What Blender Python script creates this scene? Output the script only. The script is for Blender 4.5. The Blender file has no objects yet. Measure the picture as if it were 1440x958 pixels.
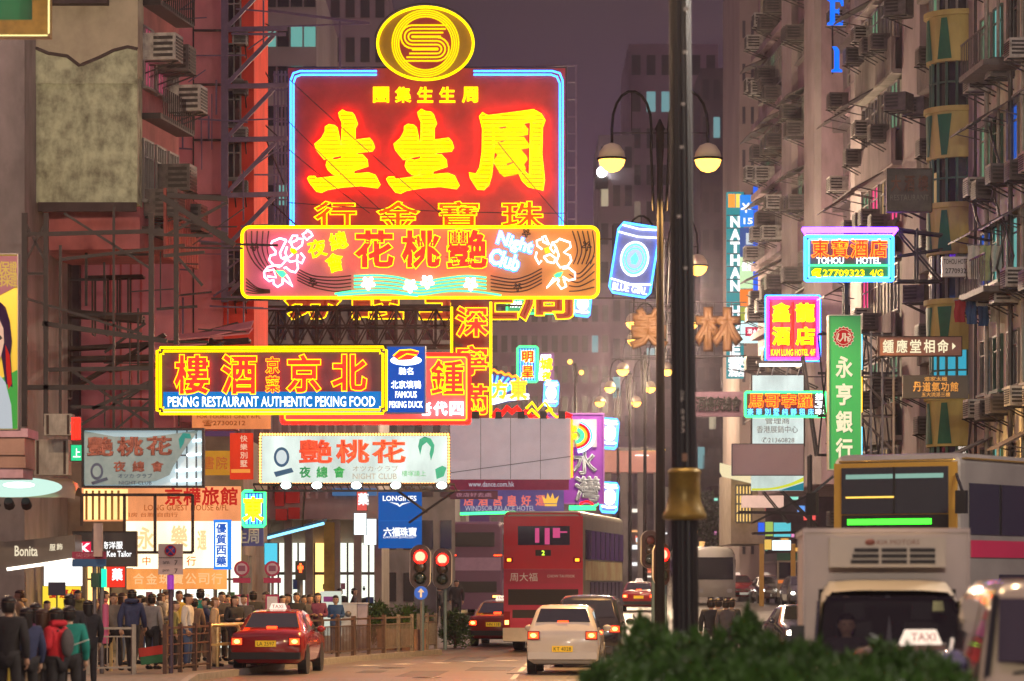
import bpy, bmesh, math, random
from mathutils import Vector, Matrix
from mathutils.geometry import tessellate_polygon
sc = bpy.context.scene
COL = sc.collection
rnd = random.Random(11)
rad = math.radians
# ---------------------------------------------------------------- camera, world, exposure
FL, CX, HY, CZ = 4600.0, 720.0, 820.0, 2.12
cam = bpy.data.objects.new('camera', bpy.data.cameras.new('camera'))
COL.objects.link(cam); sc.camera = cam
cam.location = (0, 0, CZ); cam.rotation_euler = (math.pi/2, 0, 0)
cd = cam.data
cd.sensor_width = 36; cd.lens = 36*FL/1440; cd.shift_y = (HY-479)/1440
cd.clip_start = 0.5; cd.clip_end = 3000
cd.dof.use_dof = True; cd.dof.focus_distance = 92; cd.dof.aperture_fstop = 1.9
wd = bpy.data.worlds.new('World'); sc.world = wd; wd.use_nodes = True
nt = wd.node_tree; nt.nodes.clear()
def nd(t, ty, **kw):
    n = t.nodes.new(ty)
    for k, v in kw.items(): setattr(n, k, v)
    return n
wo = nd(nt, 'ShaderNodeOutputWorld')
sky = nd(nt, 'ShaderNodeTexSky'); sky.sky_type = 'NISHITA'; sky.sun_disc = False
sky.sun_elevation = rad(-4); sky.sun_rotation = rad(200)
b1 = nd(nt, 'ShaderNodeBackground'); b1.inputs[1].default_value = 0.01
nt.links.new(sky.outputs[0], b1.inputs[0])
tc = nd(nt, 'ShaderNodeTexCoord'); sp = nd(nt, 'ShaderNodeSeparateXYZ')
nt.links.new(tc.outputs['Generated'], sp.inputs[0])
cr = nd(nt, 'ShaderNodeValToRGB')       # glow of the city on low cloud
cr.color_ramp.elements[0].position = 0.0; cr.color_ramp.elements[0].color = (.076, .030, .076, 1)
cr.color_ramp.elements[1].position = 0.19; cr.color_ramp.elements[1].color = (.044, .029, .034, 1)
e = cr.color_ramp.elements.new(.11); e.color = (.058, .028, .054, 1)
e = cr.color_ramp.elements.new(.5); e.color = (.29, .175, .225, 1)      # overhead sky brightened above the frame as soft fill
nt.links.new(sp.outputs[2], cr.inputs[0])
b2 = nd(nt, 'ShaderNodeBackground')
cn = nd(nt, 'ShaderNodeTexNoise'); cn.inputs['Scale'].default_value = 7.0; cn.inputs['Detail'].default_value = 4; nt.links.new(tc.outputs['Generated'], cn.inputs['Vector'])
cm = nd(nt, 'ShaderNodeMapRange'); cm.inputs[1].default_value = .3; cm.inputs[2].default_value = .7; cm.inputs[3].default_value = .8; cm.inputs[4].default_value = 1.2
nt.links.new(cn.outputs['Fac'], cm.inputs[0]); nt.links.new(cm.outputs[0], b2.inputs[1])
nt.links.new(cr.outputs[0], b2.inputs[0])
ad = nd(nt, 'ShaderNodeAddShader')
nt.links.new(b1.outputs[0], ad.inputs[0]); nt.links.new(b2.outputs[0], ad.inputs[1])
nt.links.new(ad.outputs[0], wo.inputs[0])
sc.view_settings.view_transform = 'Standard'; sc.view_settings.look = 'None'
sc.view_settings.exposure = 0.17; sc.view_settings.gamma = 1.0; sc.view_settings.use_curve_mapping = False
cy = sc.cycles
cy.use_denoising = True; cy.max_bounces = 5; cy.diffuse_bounces = 2; cy.glossy_bounces = 3
cy.transmission_bounces = 3; cy.transparent_max_bounces = 6; cy.sample_clamp_indirect = 4.0
cy.use_light_tree = True; cy.caustics_reflective = False; cy.caustics_refractive = False

# ---------------------------------------------------------------- helpers
def P(px, py, Y): return Vector(((px-CX)*Y/FL, Y, CZ-(py-HY)*Y/FL))
def gz(y): return 0.0 if y < 100 else .0118*(y-100)
def gpt(px, Y): return Vector(((px-CX)*Y/FL, Y, gz(Y)))
def thing(name, label, cat, loc=(0,0,0), rz=0, group=None):
    o = bpy.data.objects.new(name, None); COL.objects.link(o)
    o.empty_display_size = .3
    o.location = loc; o.rotation_euler = (0, 0, rz)
    o['label'] = label; o['category'] = cat
    if group: o['group'] = group
    return o
def tag(o, label, cat, group=None):
    o['label'] = label; o['category'] = cat
    if group: o['group'] = group
    return o
def struct(o): o['kind'] = 'structure'; return o
def dup(root, loc=None, rz=None, label=None, group=None):
    def cp(o, par):
        c = o.copy(); COL.objects.link(c); c.parent = par
        for ch in o.children: cp(ch, c)
        return c
    r = cp(root, None)
    if loc is not None: r.location = loc
    if rz is not None: r.rotation_euler = (0, 0, rz)
    if label: r['label'] = label
    if group: r['group'] = group
    return r

class MB:
    def __init__(s): s.v = []; s.f = []; s.m = []; s.sm = []
    def add(s, vs, fs, mi=0, smooth=False):
        b = len(s.v); s.v.extend([tuple(v) for v in vs])
        for f in fs:
            s.f.append([b+i for i in f]); s.m.append(mi); s.sm.append(smooth)
        return s
    def box(s, x0, x1, y0, y1, z0, z1, mi=0, M=None):
        vs = [Vector((x, y, z)) for z in (z0, z1) for y in (y0, y1) for x in (x0, x1)]
        if M is not None: vs = [M @ v for v in vs]
        return s.add(vs, [(0,2,3,1),(4,5,7,6),(0,1,5,4),(2,6,7,3),(0,4,6,2),(1,3,7,5)], mi)
    def bar(s, a, b, w, h=None, mi=0):
        a = Vector(a); b = Vector(b); h = h or w; d = b-a; L = d.length
        if L < 1e-6: return s
        q = d.to_track_quat('Z', 'Y').to_matrix().to_4x4()
        return s.box(-w/2, w/2, -h/2, h/2, 0, L, mi, Matrix.Translation(a) @ q)
    def tube(s, pts, r, n=6, closed=False, mi=0, ref=None, smooth=True, caps=True):
        pts = [Vector(p) for p in pts]; N = len(pts); rs = r if isinstance(r, (list, tuple)) else [r]*N
        vs = []; fs = []
        for i, p in enumerate(pts):
            if closed: t = pts[(i+1) % N]-pts[i-1]
            else: t = pts[min(i+1, N-1)]-pts[max(i-1, 0)]
            if t.length < 1e-9: t = Vector((0,0,1))
            t.normalize()
            u = Vector(ref) if ref is not None else (Vector((0,1,0)) if abs(t.y) < .85 else Vector((1,0,0)))
            a = t.cross(u); 
            if a.length < 1e-6: a = t.cross(Vector((1,.3,0)))
            a.normalize(); b = a.cross(t)
            for k in range(n):
                th = 2*math.pi*k/n
                vs.append(p+(a*math.cos(th)+b*math.sin(th))*rs[i])
        M = N if closed else N-1
        for i in range(M):
            j = (i+1) % N
            for k in range(n):
                l = (k+1) % n
                fs.append((i*n+k, j*n+k, j*n+l, i*n+l))
        s.add(vs, fs, mi, smooth)
        if not closed and caps:
            s.add([vs[k] for k in range(n)], [tuple(range(n))], mi)
            s.add([vs[(N-1)*n+k] for k in range(n)], [tuple(reversed(range(n)))], mi)
        return s
    def cyl(s, a, b, r0, r1=None, n=12, mi=0, smooth=True):
        return s.tube([a, b], [r0, r0 if r1 is None else r1], n, mi=mi, smooth=smooth)
    def lathe(s, prof, c=(0,0,0), n=16, mi=0, smooth=True, sx=1, sy=1):
        c = Vector(c); vs = []; fs = []
        for r, z in prof:
            for k in range(n):
                th = 2*math.pi*k/n
                vs.append((c.x+r*math.cos(th)*sx, c.y+r*math.sin(th)*sy, c.z+z))
        for i in range(len(prof)-1):
            for k in range(n):
                l = (k+1) % n
                fs.append((i*n+k, i*n+l, (i+1)*n+l, (i+1)*n+k))
        fs.append(tuple(reversed(range(n)))); fs.append(tuple((len(prof)-1)*n+k for k in range(n)))
        return s.add(vs, fs, mi, smooth)
    def ball(s, c, rx, ry=None, rz=None, n=10, m=6, mi=0):
        ry = rx if ry is None else ry; rz = rx if rz is None else rz
        prof = [(max(math.sin(math.pi*i/m), .02), -math.cos(math.pi*i/m)*rz) for i in range(m+1)]
        return s.lathe(prof, c, n, mi, True, rx, ry)
    def prism(s, pts, y0, y1, mi=0):        # outline in x,z ; extruded from y0 (front) to y1
        tr = tessellate_polygon([[Vector((p[0], p[1], 0)) for p in pts]])
        N = len(pts)
        vs = [(p[0], y0, p[1]) for p in pts]+[(p[0], y1, p[1]) for p in pts]
        fs = [tuple(t) for t in tr]+[tuple(N+i for i in reversed(t)) for t in tr]
        fs += [(i, (i+1) % N, N+(i+1) % N, N+i) for i in range(N)]
        return s.add(vs, fs, mi)
    def loft(s, rings, mi=0, smooth=True, cap=True, closed=True):
        n = len(rings[0]); vs = [p for r in rings for p in r]; fs = []
        for i in range(len(rings)-1):
            for k in range(n if closed else n-1):
                l = (k+1) % n
                fs.append((i*n+k, i*n+l, (i+1)*n+l, (i+1)*n+k))
        if cap:
            fs.append(tuple(reversed(range(n)))); fs.append(tuple((len(rings)-1)*n+k for k in range(n)))
        return s.add(vs, fs, mi, smooth)
    def text(s, st, cx, cz, w, h, y, mode='fill', off=0.0, bev=.02, mi=0, rot=0, shear=0):
        vs, fs, bb = text_data(st, mode, off, bev); f0 = text_data(st, 'fill', 0, 0)[2]
        x0, x1, y0, y1 = f0
        if h is None: h = w*(y1-y0)/(x1-x0)
        if w is None: w = h*(x1-x0)/(y1-y0)
        kx = w/(x1-x0); kz = h/(y1-y0); c, sn = math.cos(rot), math.sin(rot); out = []
        for a, b, d in vs:
            lx = (a-(x0+x1)/2)*kx; lz = (b-(y0+y1)/2)*kz; lx += shear*lz
            out.append((cx+lx*c-lz*sn, y-d*min(kx, kz), cz+lx*sn+lz*c))
        return s.add(out, fs, mi, mode != 'fill')
    def build(s, name, mats, parent=None, loc=None, rz=0):
        me = bpy.data.meshes.new(name)
        me.from_pydata(s.v, [], s.f)
        if not isinstance(mats, (list, tuple)): mats = [mats]
        for m in mats: me.materials.append(m)
        me.polygons.foreach_set('material_index', [min(i, len(mats)-1) for i in s.m])
        me.polygons.foreach_set('use_smooth', s.sm)
        bm = bmesh.new(); bm.from_mesh(me)
        bmesh.ops.recalc_face_normals(bm, faces=bm.faces); bm.to_mesh(me); bm.free()
        me.update()
        o = bpy.data.objects.new(name, me); COL.objects.link(o)
        if parent is not None: o.parent = parent
        if loc is not None: o.location = loc
        o.rotation_euler = (0, 0, rz)
        return o
_tc = {}
def text_data(st, mode, off, bev):
    key = (st, mode, off, bev if mode != 'fill' else 0)
    if key in _tc: return _tc[key]
    c = bpy.data.curves.new('t', 'FONT'); c.body = st; c.resolution_u = 2
    if mode == 'fill': c.fill_mode = 'FRONT'; c.extrude = 0
    else: c.fill_mode = 'NONE'; c.bevel_depth = bev; c.bevel_resolution = 0; c.offset = off
    o = bpy.data.objects.new('t', c); COL.objects.link(o)
    dg = bpy.context.evaluated_depsgraph_get(); dg.update()
    me = bpy.data.meshes.new_from_object(o.evaluated_get(dg), depsgraph=dg)
    bpy.data.objects.remove(o); bpy.data.curves.remove(c)
    vs = [tuple(v.co) for v in me.vertices]; fs = [tuple(p.vertices) for p in me.polygons]
    bpy.data.meshes.remove(me)
    bb = (min(v[0] for v in vs), max(v[0] for v in vs), min(v[1] for v in vs), max(v[1] for v in vs)) if vs else (0,1,0,1)
    _tc[key] = (vs, fs, bb)
    return _tc[key]

# ---------------------------------------------------------------- materials
MATS = {}
def lin(c): return tuple(((v/255)/12.92 if v/255 <= .04045 else ((v/255+.055)/1.055)**2.4) for v in c)
def emit(name, col, st, sample=True, base=None):
    if name in MATS: return MATS[name]
    m = bpy.data.materials.new(name); m.use_nodes = True; t = m.node_tree; t.nodes.clear()
    o = nd(t, 'ShaderNodeOutputMaterial'); e = nd(t, 'ShaderNodeEmission')
    e.inputs[0].default_value = (*col, 1); e.inputs[1].default_value = st
    t.links.new(e.outputs[0], o.inputs[0])
    if not sample: m.cycles.emission_sampling = 'NONE'
    MATS[name] = m; return m
def paint(name, col, rough=.6, metal=0.0, var=.15, scale=3.0, streak=0.0, spec=.4, bump=0.0, coat=0.0, dirt=None, emis=None, est=0):
    if name in MATS: return MATS[name]
    m = bpy.data.materials.new(name); m.use_nodes = True; t = m.node_tree; L = t.links
    p = t.nodes['Principled BSDF']
    p.inputs['Roughness'].default_value = rough; p.inputs['Metallic'].default_value = metal
    p.inputs['Specular IOR Level'].default_value = spec
    p.inputs['Base Color'].default_value = (*col, 1)
    if coat: p.inputs['Coat Weight'].default_value = coat; p.inputs['Coat Roughness'].default_value = .05
    if emis: p.inputs['Emission Color'].default_value = (*emis, 1); p.inputs['Emission Strength'].default_value = est
    if var > 0:
        tcn = nd(t, 'ShaderNodeTexCoord')
        mp = nd(t, 'ShaderNodeMapping'); mp.inputs['Scale'].default_value = (1, 1, 1-.8*streak)
        L.new(tcn.outputs['Object'], mp.inputs[0])
        n = nd(t, 'ShaderNodeTexNoise'); n.inputs['Scale'].default_value = scale; n.inputs['Detail'].default_value = 7
        n.inputs['Roughness'].default_value = .62
        L.new(mp.outputs[0], n.inputs['Vector'])
        r = nd(t, 'ShaderNodeValToRGB'); E = r.color_ramp.elements
        dc = dirt or tuple(c*.35 for c in col)
        E[0].position = .3; E[0].color = (*[c*(1-min(1, var*2))+d*min(1, var*2) for c, d in zip(col, dc)], 1)
        E[1].position = .62; E[1].color = (*[min(1, c*(1+var*.5)) for c in col], 1)
        L.new(n.outputs['Fac'], r.inputs[0]); L.new(r.outputs[0], p.inputs['Base Color'])
        if bump:
            b = nd(t, 'ShaderNodeBump'); b.inputs['Strength'].default_value = bump; b.inputs['Distance'].default_value = .03
            L.new(n.outputs['Fac'], b.inputs['Height']); L.new(b.outputs[0], p.inputs['Normal'])
    MATS[name] = m; return m
def glass(name, col=(.02,.025,.03), rough=.08):
    return paint(name, col, rough, 0, 0, spec=.9, coat=.6)

RED = (1, .004, .002); YEL = (1, .62, .0); BLU = (.02, .22, 1); WHT = (1, .98, .95); GRN = (.02, .9, .18); PNK = (1, .12, .42); CYN = (.1, .75, 1); ORG = (1, .22, .01)
n_red = emit('red_neon', RED, 13); n_yel = emit('yellow_neon', (1, .66, 0), 2.6); n_blu = emit('blue_neon', (.035, .27, 1), 5)
n_dblu = emit('deep_blue_neon', BLU, 5)
n_wht = emit('white_neon', (.9, .95, 1), 2.6); n_grn = emit('green_neon', (.04, 1, .2), 3.2); n_pnk = emit('pink_neon', (1, .42, .60), 5)
n_cyn = emit('cyan_neon', CYN, 3.5); n_org = emit('orange_neon', (1, .16, .005), 6); n_mint = emit('mint_neon', (.06, 1, .36), 2.2)
n_pur = emit('violet_neon', (.28, .02, 1), 8)
f_red = emit('small_red_neon', RED, 4, False); f_yel = emit('small_yellow_neon', (1, .55, 0), 3, False); f_wht = emit('small_white_neon', (.9,.95,1), 3, False)
f_blu = emit('small_blue_neon', (.05,.3,1), 4, False); f_grn = emit('small_green_neon', (.05,.9,.25), 2.2, False); f_cyn = emit('small_cyan_neon', CYN, 2.5, False)
f_org = emit('small_orange_neon', (1,.2,.01), 3.5, False); f_pnk = emit('small_pink_neon', (1,.35,.6), 3, False); f_amber = emit('amber_bulb', (1,.42,.06), 6, False)
steel = paint('dark_steel', (.022,.018,.02), .6, 0, .2, 6)
steel2 = paint('grey_steel', (.16,.15,.16), .5, .4, .2, 6)
rust = paint('rusty_steel', (.05,.03,.024), .7, 0, .4, 5)
black = paint('black_paint', (.013,.013,.014), .45, 0, .1)
rubber = paint('rubber', (.02,.02,.02), .8, 0, 0)
white = paint('white_paint', (.75,.74,.72), .5, 0, .08, 4)
chrome = paint('chrome', (.7,.7,.7), .15, 1, 0)
glass_d = glass('dark_glass'); 
# ================================================================ ground and streets
def asphalt(name, col, rough, sc_=14, spec=.5):
    m = paint(name, col, rough, 0, .35, sc_, 0, spec, .25)
    t = m.node_tree; p = t.nodes['Principled BSDF']
    n = nd(t, 'ShaderNodeTexNoise'); n.inputs['Scale'].default_value = .35; n.inputs['Detail'].default_value = 4
    tcn = nd(t, 'ShaderNodeTexCoord'); t.links.new(tcn.outputs['Object'], n.inputs['Vector'])
    mr = nd(t, 'ShaderNodeMapRange'); mr.inputs[3].default_value = rough-.12; mr.inputs[4].default_value = rough+.15
    t.links.new(n.outputs['Fac'], mr.inputs[0]); t.links.new(mr.outputs[0], p.inputs['Roughness'])
    return m
m_road = asphalt('asphalt', (.17,.15,.13), .36)
m_pave = asphalt('paving_slabs', (.20,.18,.16), .6, 6)
m_kerb = paint('kerb_stone', (.28,.26,.24), .6, 0, .2, 5)
m_line = paint('road_paint', (.62,.6,.55), .6, 0, .25, 8)
ys = [-60, 0, 30, 60, 80, 100, 130, 170, 220, 300, 450, 800, 1500]
mb = MB()
vs = [(x, y, gz(min(y, 450))) for y in ys for x in (-900, -30, -8, 0, 8, 30, 900)]
fs = [(i*7+j, i*7+j+1, i*7+7+j+1, i*7+7+j) for i in range(len(ys)-1) for j in range(6)]
mb.add(vs, fs); struct(mb.build('ground', m_road))
def ribbon(mb, pts, z0, z1, mi=0):      # closed plan outline, flat slab following the ground
    tr = tessellate_polygon([[Vector((x, y, 0)) for x, y in pts]]); N = len(pts)
    vs = [(x, y, gz(y)+z1) for x, y in pts]+[(x, y, gz(y)+z0) for x, y in pts]
    fs = [tuple(t) for t in tr]+[(i, (i+1) % N, N+(i+1) % N, N+i) for i in range(N)]
    mb.add(vs, fs, mi)
def strip(pts, w):
    L = []; Rr = []
    for i, p in enumerate(pts):
        a = Vector(pts[max(i-1, 0)]); b = Vector(pts[min(i+1, len(pts)-1)]); d = (b-a).normalized(); n = Vector((-d.y, d.x))
        L.append(tuple(Vector(p)+n*w/2)); Rr.append(tuple(Vector(p)-n*w/2))
    return L+Rr[::-1]
LK = [(-4.9, 36), (-6.9, 71), (-6.2, 76), (-5.35, 82.5), (-4.6, 87.5), (-2.6, 95.6), (-2.15, 97), (-2.3, 98.6)]   # left kerb
LP = LK+[(-3.2, 104), (-3.5, 118), (-4.6, 140), (-7.5, 170), (-13, 215), (-24, 280), (-60, 280), (-60, 36)]
mb = MB(); ribbon(mb, LP, -.05, .14); struct(mb.build('pavement', m_pave))
mb = MB(); ribbon(mb, strip(LK, .16), -.04, .146); struct(mb.build('kerb', m_kerb))
RK = [(11.6, 30), (11.2, 85), (9.6, 112), (10, 145), (18, 180), (25, 230), (32, 290)]
mb = MB(); ribbon(mb, RK+[(60, 290), (60, 30)], -.05, .14); struct(mb.build('pavement', m_pave))
mb = MB(); ribbon(mb, strip(RK, .16), -.04, .146); struct(mb.build('kerb', m_kerb))
MED = [(.35, 8), (1.2, 22), (1.97, 38), (3.7, 82), (5.55, 121), (6.3, 150)]
mb = MB(); ribbon(mb, strip(MED, 1.5), -.05, .15); struct(mb.build('median_strip', m_kerb))
mb = MB()
for k in range(9):
    y0 = 66+k*6.0; x0 = -.02+(y0-71)*.03
    ribbon(mb, strip([(x0, y0), (x0+.12, y0+4.6)], .12), 0, .004)
for k in range(5):
    ribbon(mb, strip([(-3.9+k*.9, 84+k*1.3), (-3.6+k*.9, 84.4+k*1.3)], .45), 0, .004)
ribbon(mb, strip([(.1, 60), (3.0, 80), (4.8, 121)], .12), 0, .004)
ribbon(mb, strip([(6.6, 60), (7.2, 121), (6.9, 150)], .12), 0, .004)
struct(mb.build('road_markings', m_line))
mb = MB()
for x, y, a, b in ((-2.2, 74, .9, 5), (-.6, 79, 1.1, 3.5), (1.6, 72.5, .8, 4.5), (-3.4, 77, .6, 2.2), (-1.4, 88, 1.0, 6), (3.2, 90, .9, 8), (1.2, 110, 1.2, 9)):
    ribbon(mb, strip([(x, y), (x+b*.05, y+b)], a), 0, .0025)
struct(mb.build('road_patches', asphalt('asphalt_patch', (.07,.065,.06), .5, 9)))
mb = MB()
for x, y in ((-1.9, 73.2), (.2, 76.5), (-3.0, 81.5), (2.0, 86)): mb.lathe([(.34,.0035),(.34,.007)], (x, y, 0), 20)
struct(mb.build('road_drain_covers', paint('iron_cover', (.04,.038,.036), .45, .5, .2, 9)))

# ================================================================ building kit
def inst(mesh, name, parent, loc, rz=0, s=None):
    o = bpy.data.objects.new(name, mesh); COL.objects.link(o); o.parent = parent
    o.location = loc; o.rotation_euler = (0, 0, rz)
    if s: o.scale = s
    return o
_pm = {}
def proto(key, fn):
    if key not in _pm:
        o = fn(); _pm[key] = o.data; bpy.data.objects.remove(o)
    return _pm[key]
w_dark = glass('window_glass_dark', (.02,.022,.03), .12)
w_grey = paint('window_glass_grey', (.06,.06,.07), .2, 0, .3, 2, 0, .8)
w_curt = paint('curtained_window', (.30,.27,.22), .7, 0, .4, 3)
w_teal = emit('lit_window_teal', (.22,.62,.55), .55, False); w_warm = emit('lit_window_warm', (1,.62,.28), .32, False)
w_pink = emit('lit_window_pink', (1,.08,.25), .9, False); w_gr = emit('lit_window_green', (.32,.6,.35), .32, False)
w_blue = emit('lit_window_blue', (.05,.45,.62), .75, False); w_cold = emit('lit_window_cold', (.65,.85,.9), .6, False)
w_dblue = emit('lit_window_deep_blue', (.02,.12,.6), .7, False); w_red = emit('lit_window_red', (1,.03,.02), 1.0, False)
fr_al = paint('window_frame', (.22,.21,.20), .5, .3, .1)
fr_gr = paint('green_window_frame', (.05,.12,.09), .5, 0, .1)
def window(parent, x, y, z, w, h, pane, face=1, frame=None, rz=0, panes=2, deep=.07):
    frame = frame or fr_al
    def mk():
        m = MB(); t = .05
        m.box(-w/2, w/2, 0, deep, 0, t); m.box(-w/2, w/2, 0, deep, h-t, h)
        m.box(-w/2, -w/2+t, 0, deep, t, h-t); m.box(w/2-t, w/2, 0, deep, t, h-t)
        for i in range(1, panes): m.box(-w/2+w*i/panes-.02, -w/2+w*i/panes+.02, 0, deep-.01, t, h-t)
        m.box(-w/2+t, w/2-t, 0, deep-.015, h*.7, h*.7+.04)
        m.box(-w/2-.06, w/2+.06, 0, deep+.1, -.07, -.003)
        return m.build('window', frame)
    me = proto(('w', round(w, 2), round(h, 2), frame.name, panes, deep), mk)
    o = inst(me, 'window', parent, (x, y, z), rz if face > 0 else rz+math.pi)
    def mp(): return MB().box(-w/2+.05, w/2-.05, .004, .012, .05, h-.05).build('pane', pane)
    inst(proto(('p', round(w, 2), round(h, 2), pane.name), mp), 'pane', o, (0, 0, 0))
    return o
m_ac = paint('air_conditioner_casing', (.36,.35,.33), .5, .1, .4, 5); m_ac2 = paint('dirty_air_conditioner', (.10,.09,.085), .6, .1, .4, 5)
m_grille = paint('grille', (.035,.033,.032), .6, .3, 0)
def ac_unit(parent, x, y, z, w=.7, d=.65, h=.5, rz=0, mat=None, arm=True):
    mat = mat or rnd.choice((m_ac, m_ac2, m_ac2))
    def mk():
        m = MB(); m.box(-w/2, w/2, 0, d, 0, h)
        for k in range(7): m.box(-w/2+.05, w/2-.05, d+.003, d+.018, .05+k*(h-.1)/7, .05+(k+.62)*(h-.1)/7, 1)
        for s_ in (-1, 1):
            for k in range(4): m.box(s_*w/2+(.003 if s_ > 0 else -.016), s_*w/2+(.016 if s_ > 0 else -.003), d*.35, d*.92, .08+k*(h-.1)/4, .08+(k+.55)*(h-.1)/4, 1)
        if arm:
            for s_ in (-.35, .35): m.bar((s_*w, 0, -.35), (s_*w, d, -.03), .035, mi=1); m.bar((s_*w, 0, -.03), (s_*w, d+.05, -.03), .035, mi=1)
        return m.build('air_conditioner', [mat, m_grille])
    return inst(proto(('ac', round(w,2), round(d,2), round(h,2), mat.name, arm), mk), 'air_conditioner', parent, (x, y, z), rz)
def pipe(parent, pts, r=.055, mat=None):
    return MB().tube(pts, r, 6).build('drain_pipe', mat or m_pipe, parent)
m_pipe = paint('drain_pipe', (.30,.28,.25), .5, 0, .3, 4); m_pipe2 = paint('dark_pipe', (.07,.065,.06), .5, .1, .3, 4)
m_awn = paint('awning_sheet', (.085,.07,.07), .6, .1, .4, 3)
def awning(parent, x, y, z, w, d=.8, drop=.45, mat=None):
    m = MB(); v = [(-w/2,0,0),(w/2,0,0),(w/2,d,-drop),(-w/2,d,-drop)]
    v2 = [(a, b, c-.05) for a, b, c in v]
    m.add(v+v2, [(0,1,2,3),(7,6,5,4),(0,4,5,1),(1,5,6,2),(2,6,7,3),(3,7,4,0)])
    for s_ in (-.45, .45): m.bar((s_*w, 0, -drop-.1), (s_*w, d*.8, -drop*.8-.05), .03)
    return m.build('awning', mat or m_awn, parent, (x, y, z))
def row_root(name, label, A, B, cat='building', group=None):
    A = Vector(A); B = Vector(B); d = B-A
    return thing(name, label, cat, (A.x, A.y, gz(A.y)), math.atan2(d.y, d.x), group), d.length
def mass(root, L, D, H, mat, name='wall', x0=0, y0=0, z0=0):
    return MB().box(x0, x0+L, y0-D, y0, z0, H).build(name, mat, root)

# ================================================================ right hand row of tenements
def rl(px):
    Y = 18.29/((px-CX)/FL+.0587); return Vector((18.29-.0587*Y, Y))
s1 = paint('stained_white_render', (.62,.62,.53), .8, 0, .33, 1.3, .75, .2, .2)
s2 = paint('yellow_render', (.46,.40,.14), .8, 0, .2, 1.2, .7, .2, .1)
s3 = paint('grey_beige_render', (.27,.25,.225), .85, 0, .3, 1.2, .7, .2, .15)
s4 = paint('dark_tile_wall', (.14,.12,.13), .5, 0, .3, 2, .3, .4)
s5 = paint('mauve_render', (.28,.20,.225), .85, 0, .3, 1.0, .7, .2, .15)
s6 = paint('pale_pier', (.31,.265,.26), .85, 0, .2, 1.0, .7, .2)
green_p = paint('green_spandrel', (.015,.13,.07), .6, 0, .15, 3)
laundry_cols = [paint('red_cloth', (.28,.03,.04), .9, 0, .15, 8), paint('blue_cloth', (.03,.08,.2), .9, 0, .15, 8), paint('pale_cloth', (.5,.5,.46), .9, 0, .15, 8), paint('black_cloth', (.02,.02,.025), .9, 0, .1, 8)]

# R1 the nearest, off-white wall full of pipes
b1r, L = row_root('tenement_block', 'off-white stained tenement at the right edge with many drain pipes and laundry', rl(1490), rl(1368))
mass(b1r, L, 12, 27, s1)
for i in range(7):
    x = .6+i*L/7; pipe(b1r, [(x, .12, 0), (x, .12, 27)], .07 if i % 2 else .05, m_pipe if i % 3 else m_pipe2)
    for z in range(2, 27, 3): pass
for fl in range(9):
    z = 1.1+fl*2.95
    for c, x in enumerate((1.2, 3.4, 5.3, 7.2, 8.8)):
        if x > L-.3: continue
        pn = rnd.choice((w_dark, w_dark, w_grey, w_curt, w_gr, w_warm, w_teal))
        if (fl, c) in ((3, 4), (4, 2)): pn = w_dblue
        if (fl, c) in ((5, 3), (2, 1)): pn = w_teal
        window(b1r, x, 0, z+.3, 1.1 if c % 2 else 1.4, 1.5, pn, frame=fr_gr if c == 3 else fr_al)
        if rnd.random() < .75: ac_unit(b1r, x+.25*rnd.choice((-1, 1)), .0, z-.5+rnd.random()*.3)
        if rnd.random() < .4: awning(b1r, x, 0, z+2.05, 1.5, .7+.4*rnd.random(), .5)
    if fl in (3, 5): 
        m = MB(); m.box(4.2, 7.4, 0, 1.05, z-.25, z-.1)
        for k in range(14): m.bar((4.25+k*.24, 1.0, z-.1), (4.25+k*.24, 1.0, z+.75), .025)
        m.bar((4.2, 1.0, z+.75), (7.4, 1.0, z+.75), .04); m.build('balcony', m_ac2, b1r)
for k in range(8):
    x = .8+rnd.random()*(L-1.5); z = 4+rnd.random()*20; pipe(b1r, [(x, .1, z), (x, .3, z+.3), (x+1.0*rnd.choice((-1, 1)), .3, z+1.1), (x+1.2, .12, z+2.4)], .035, m_pipe2)
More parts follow.
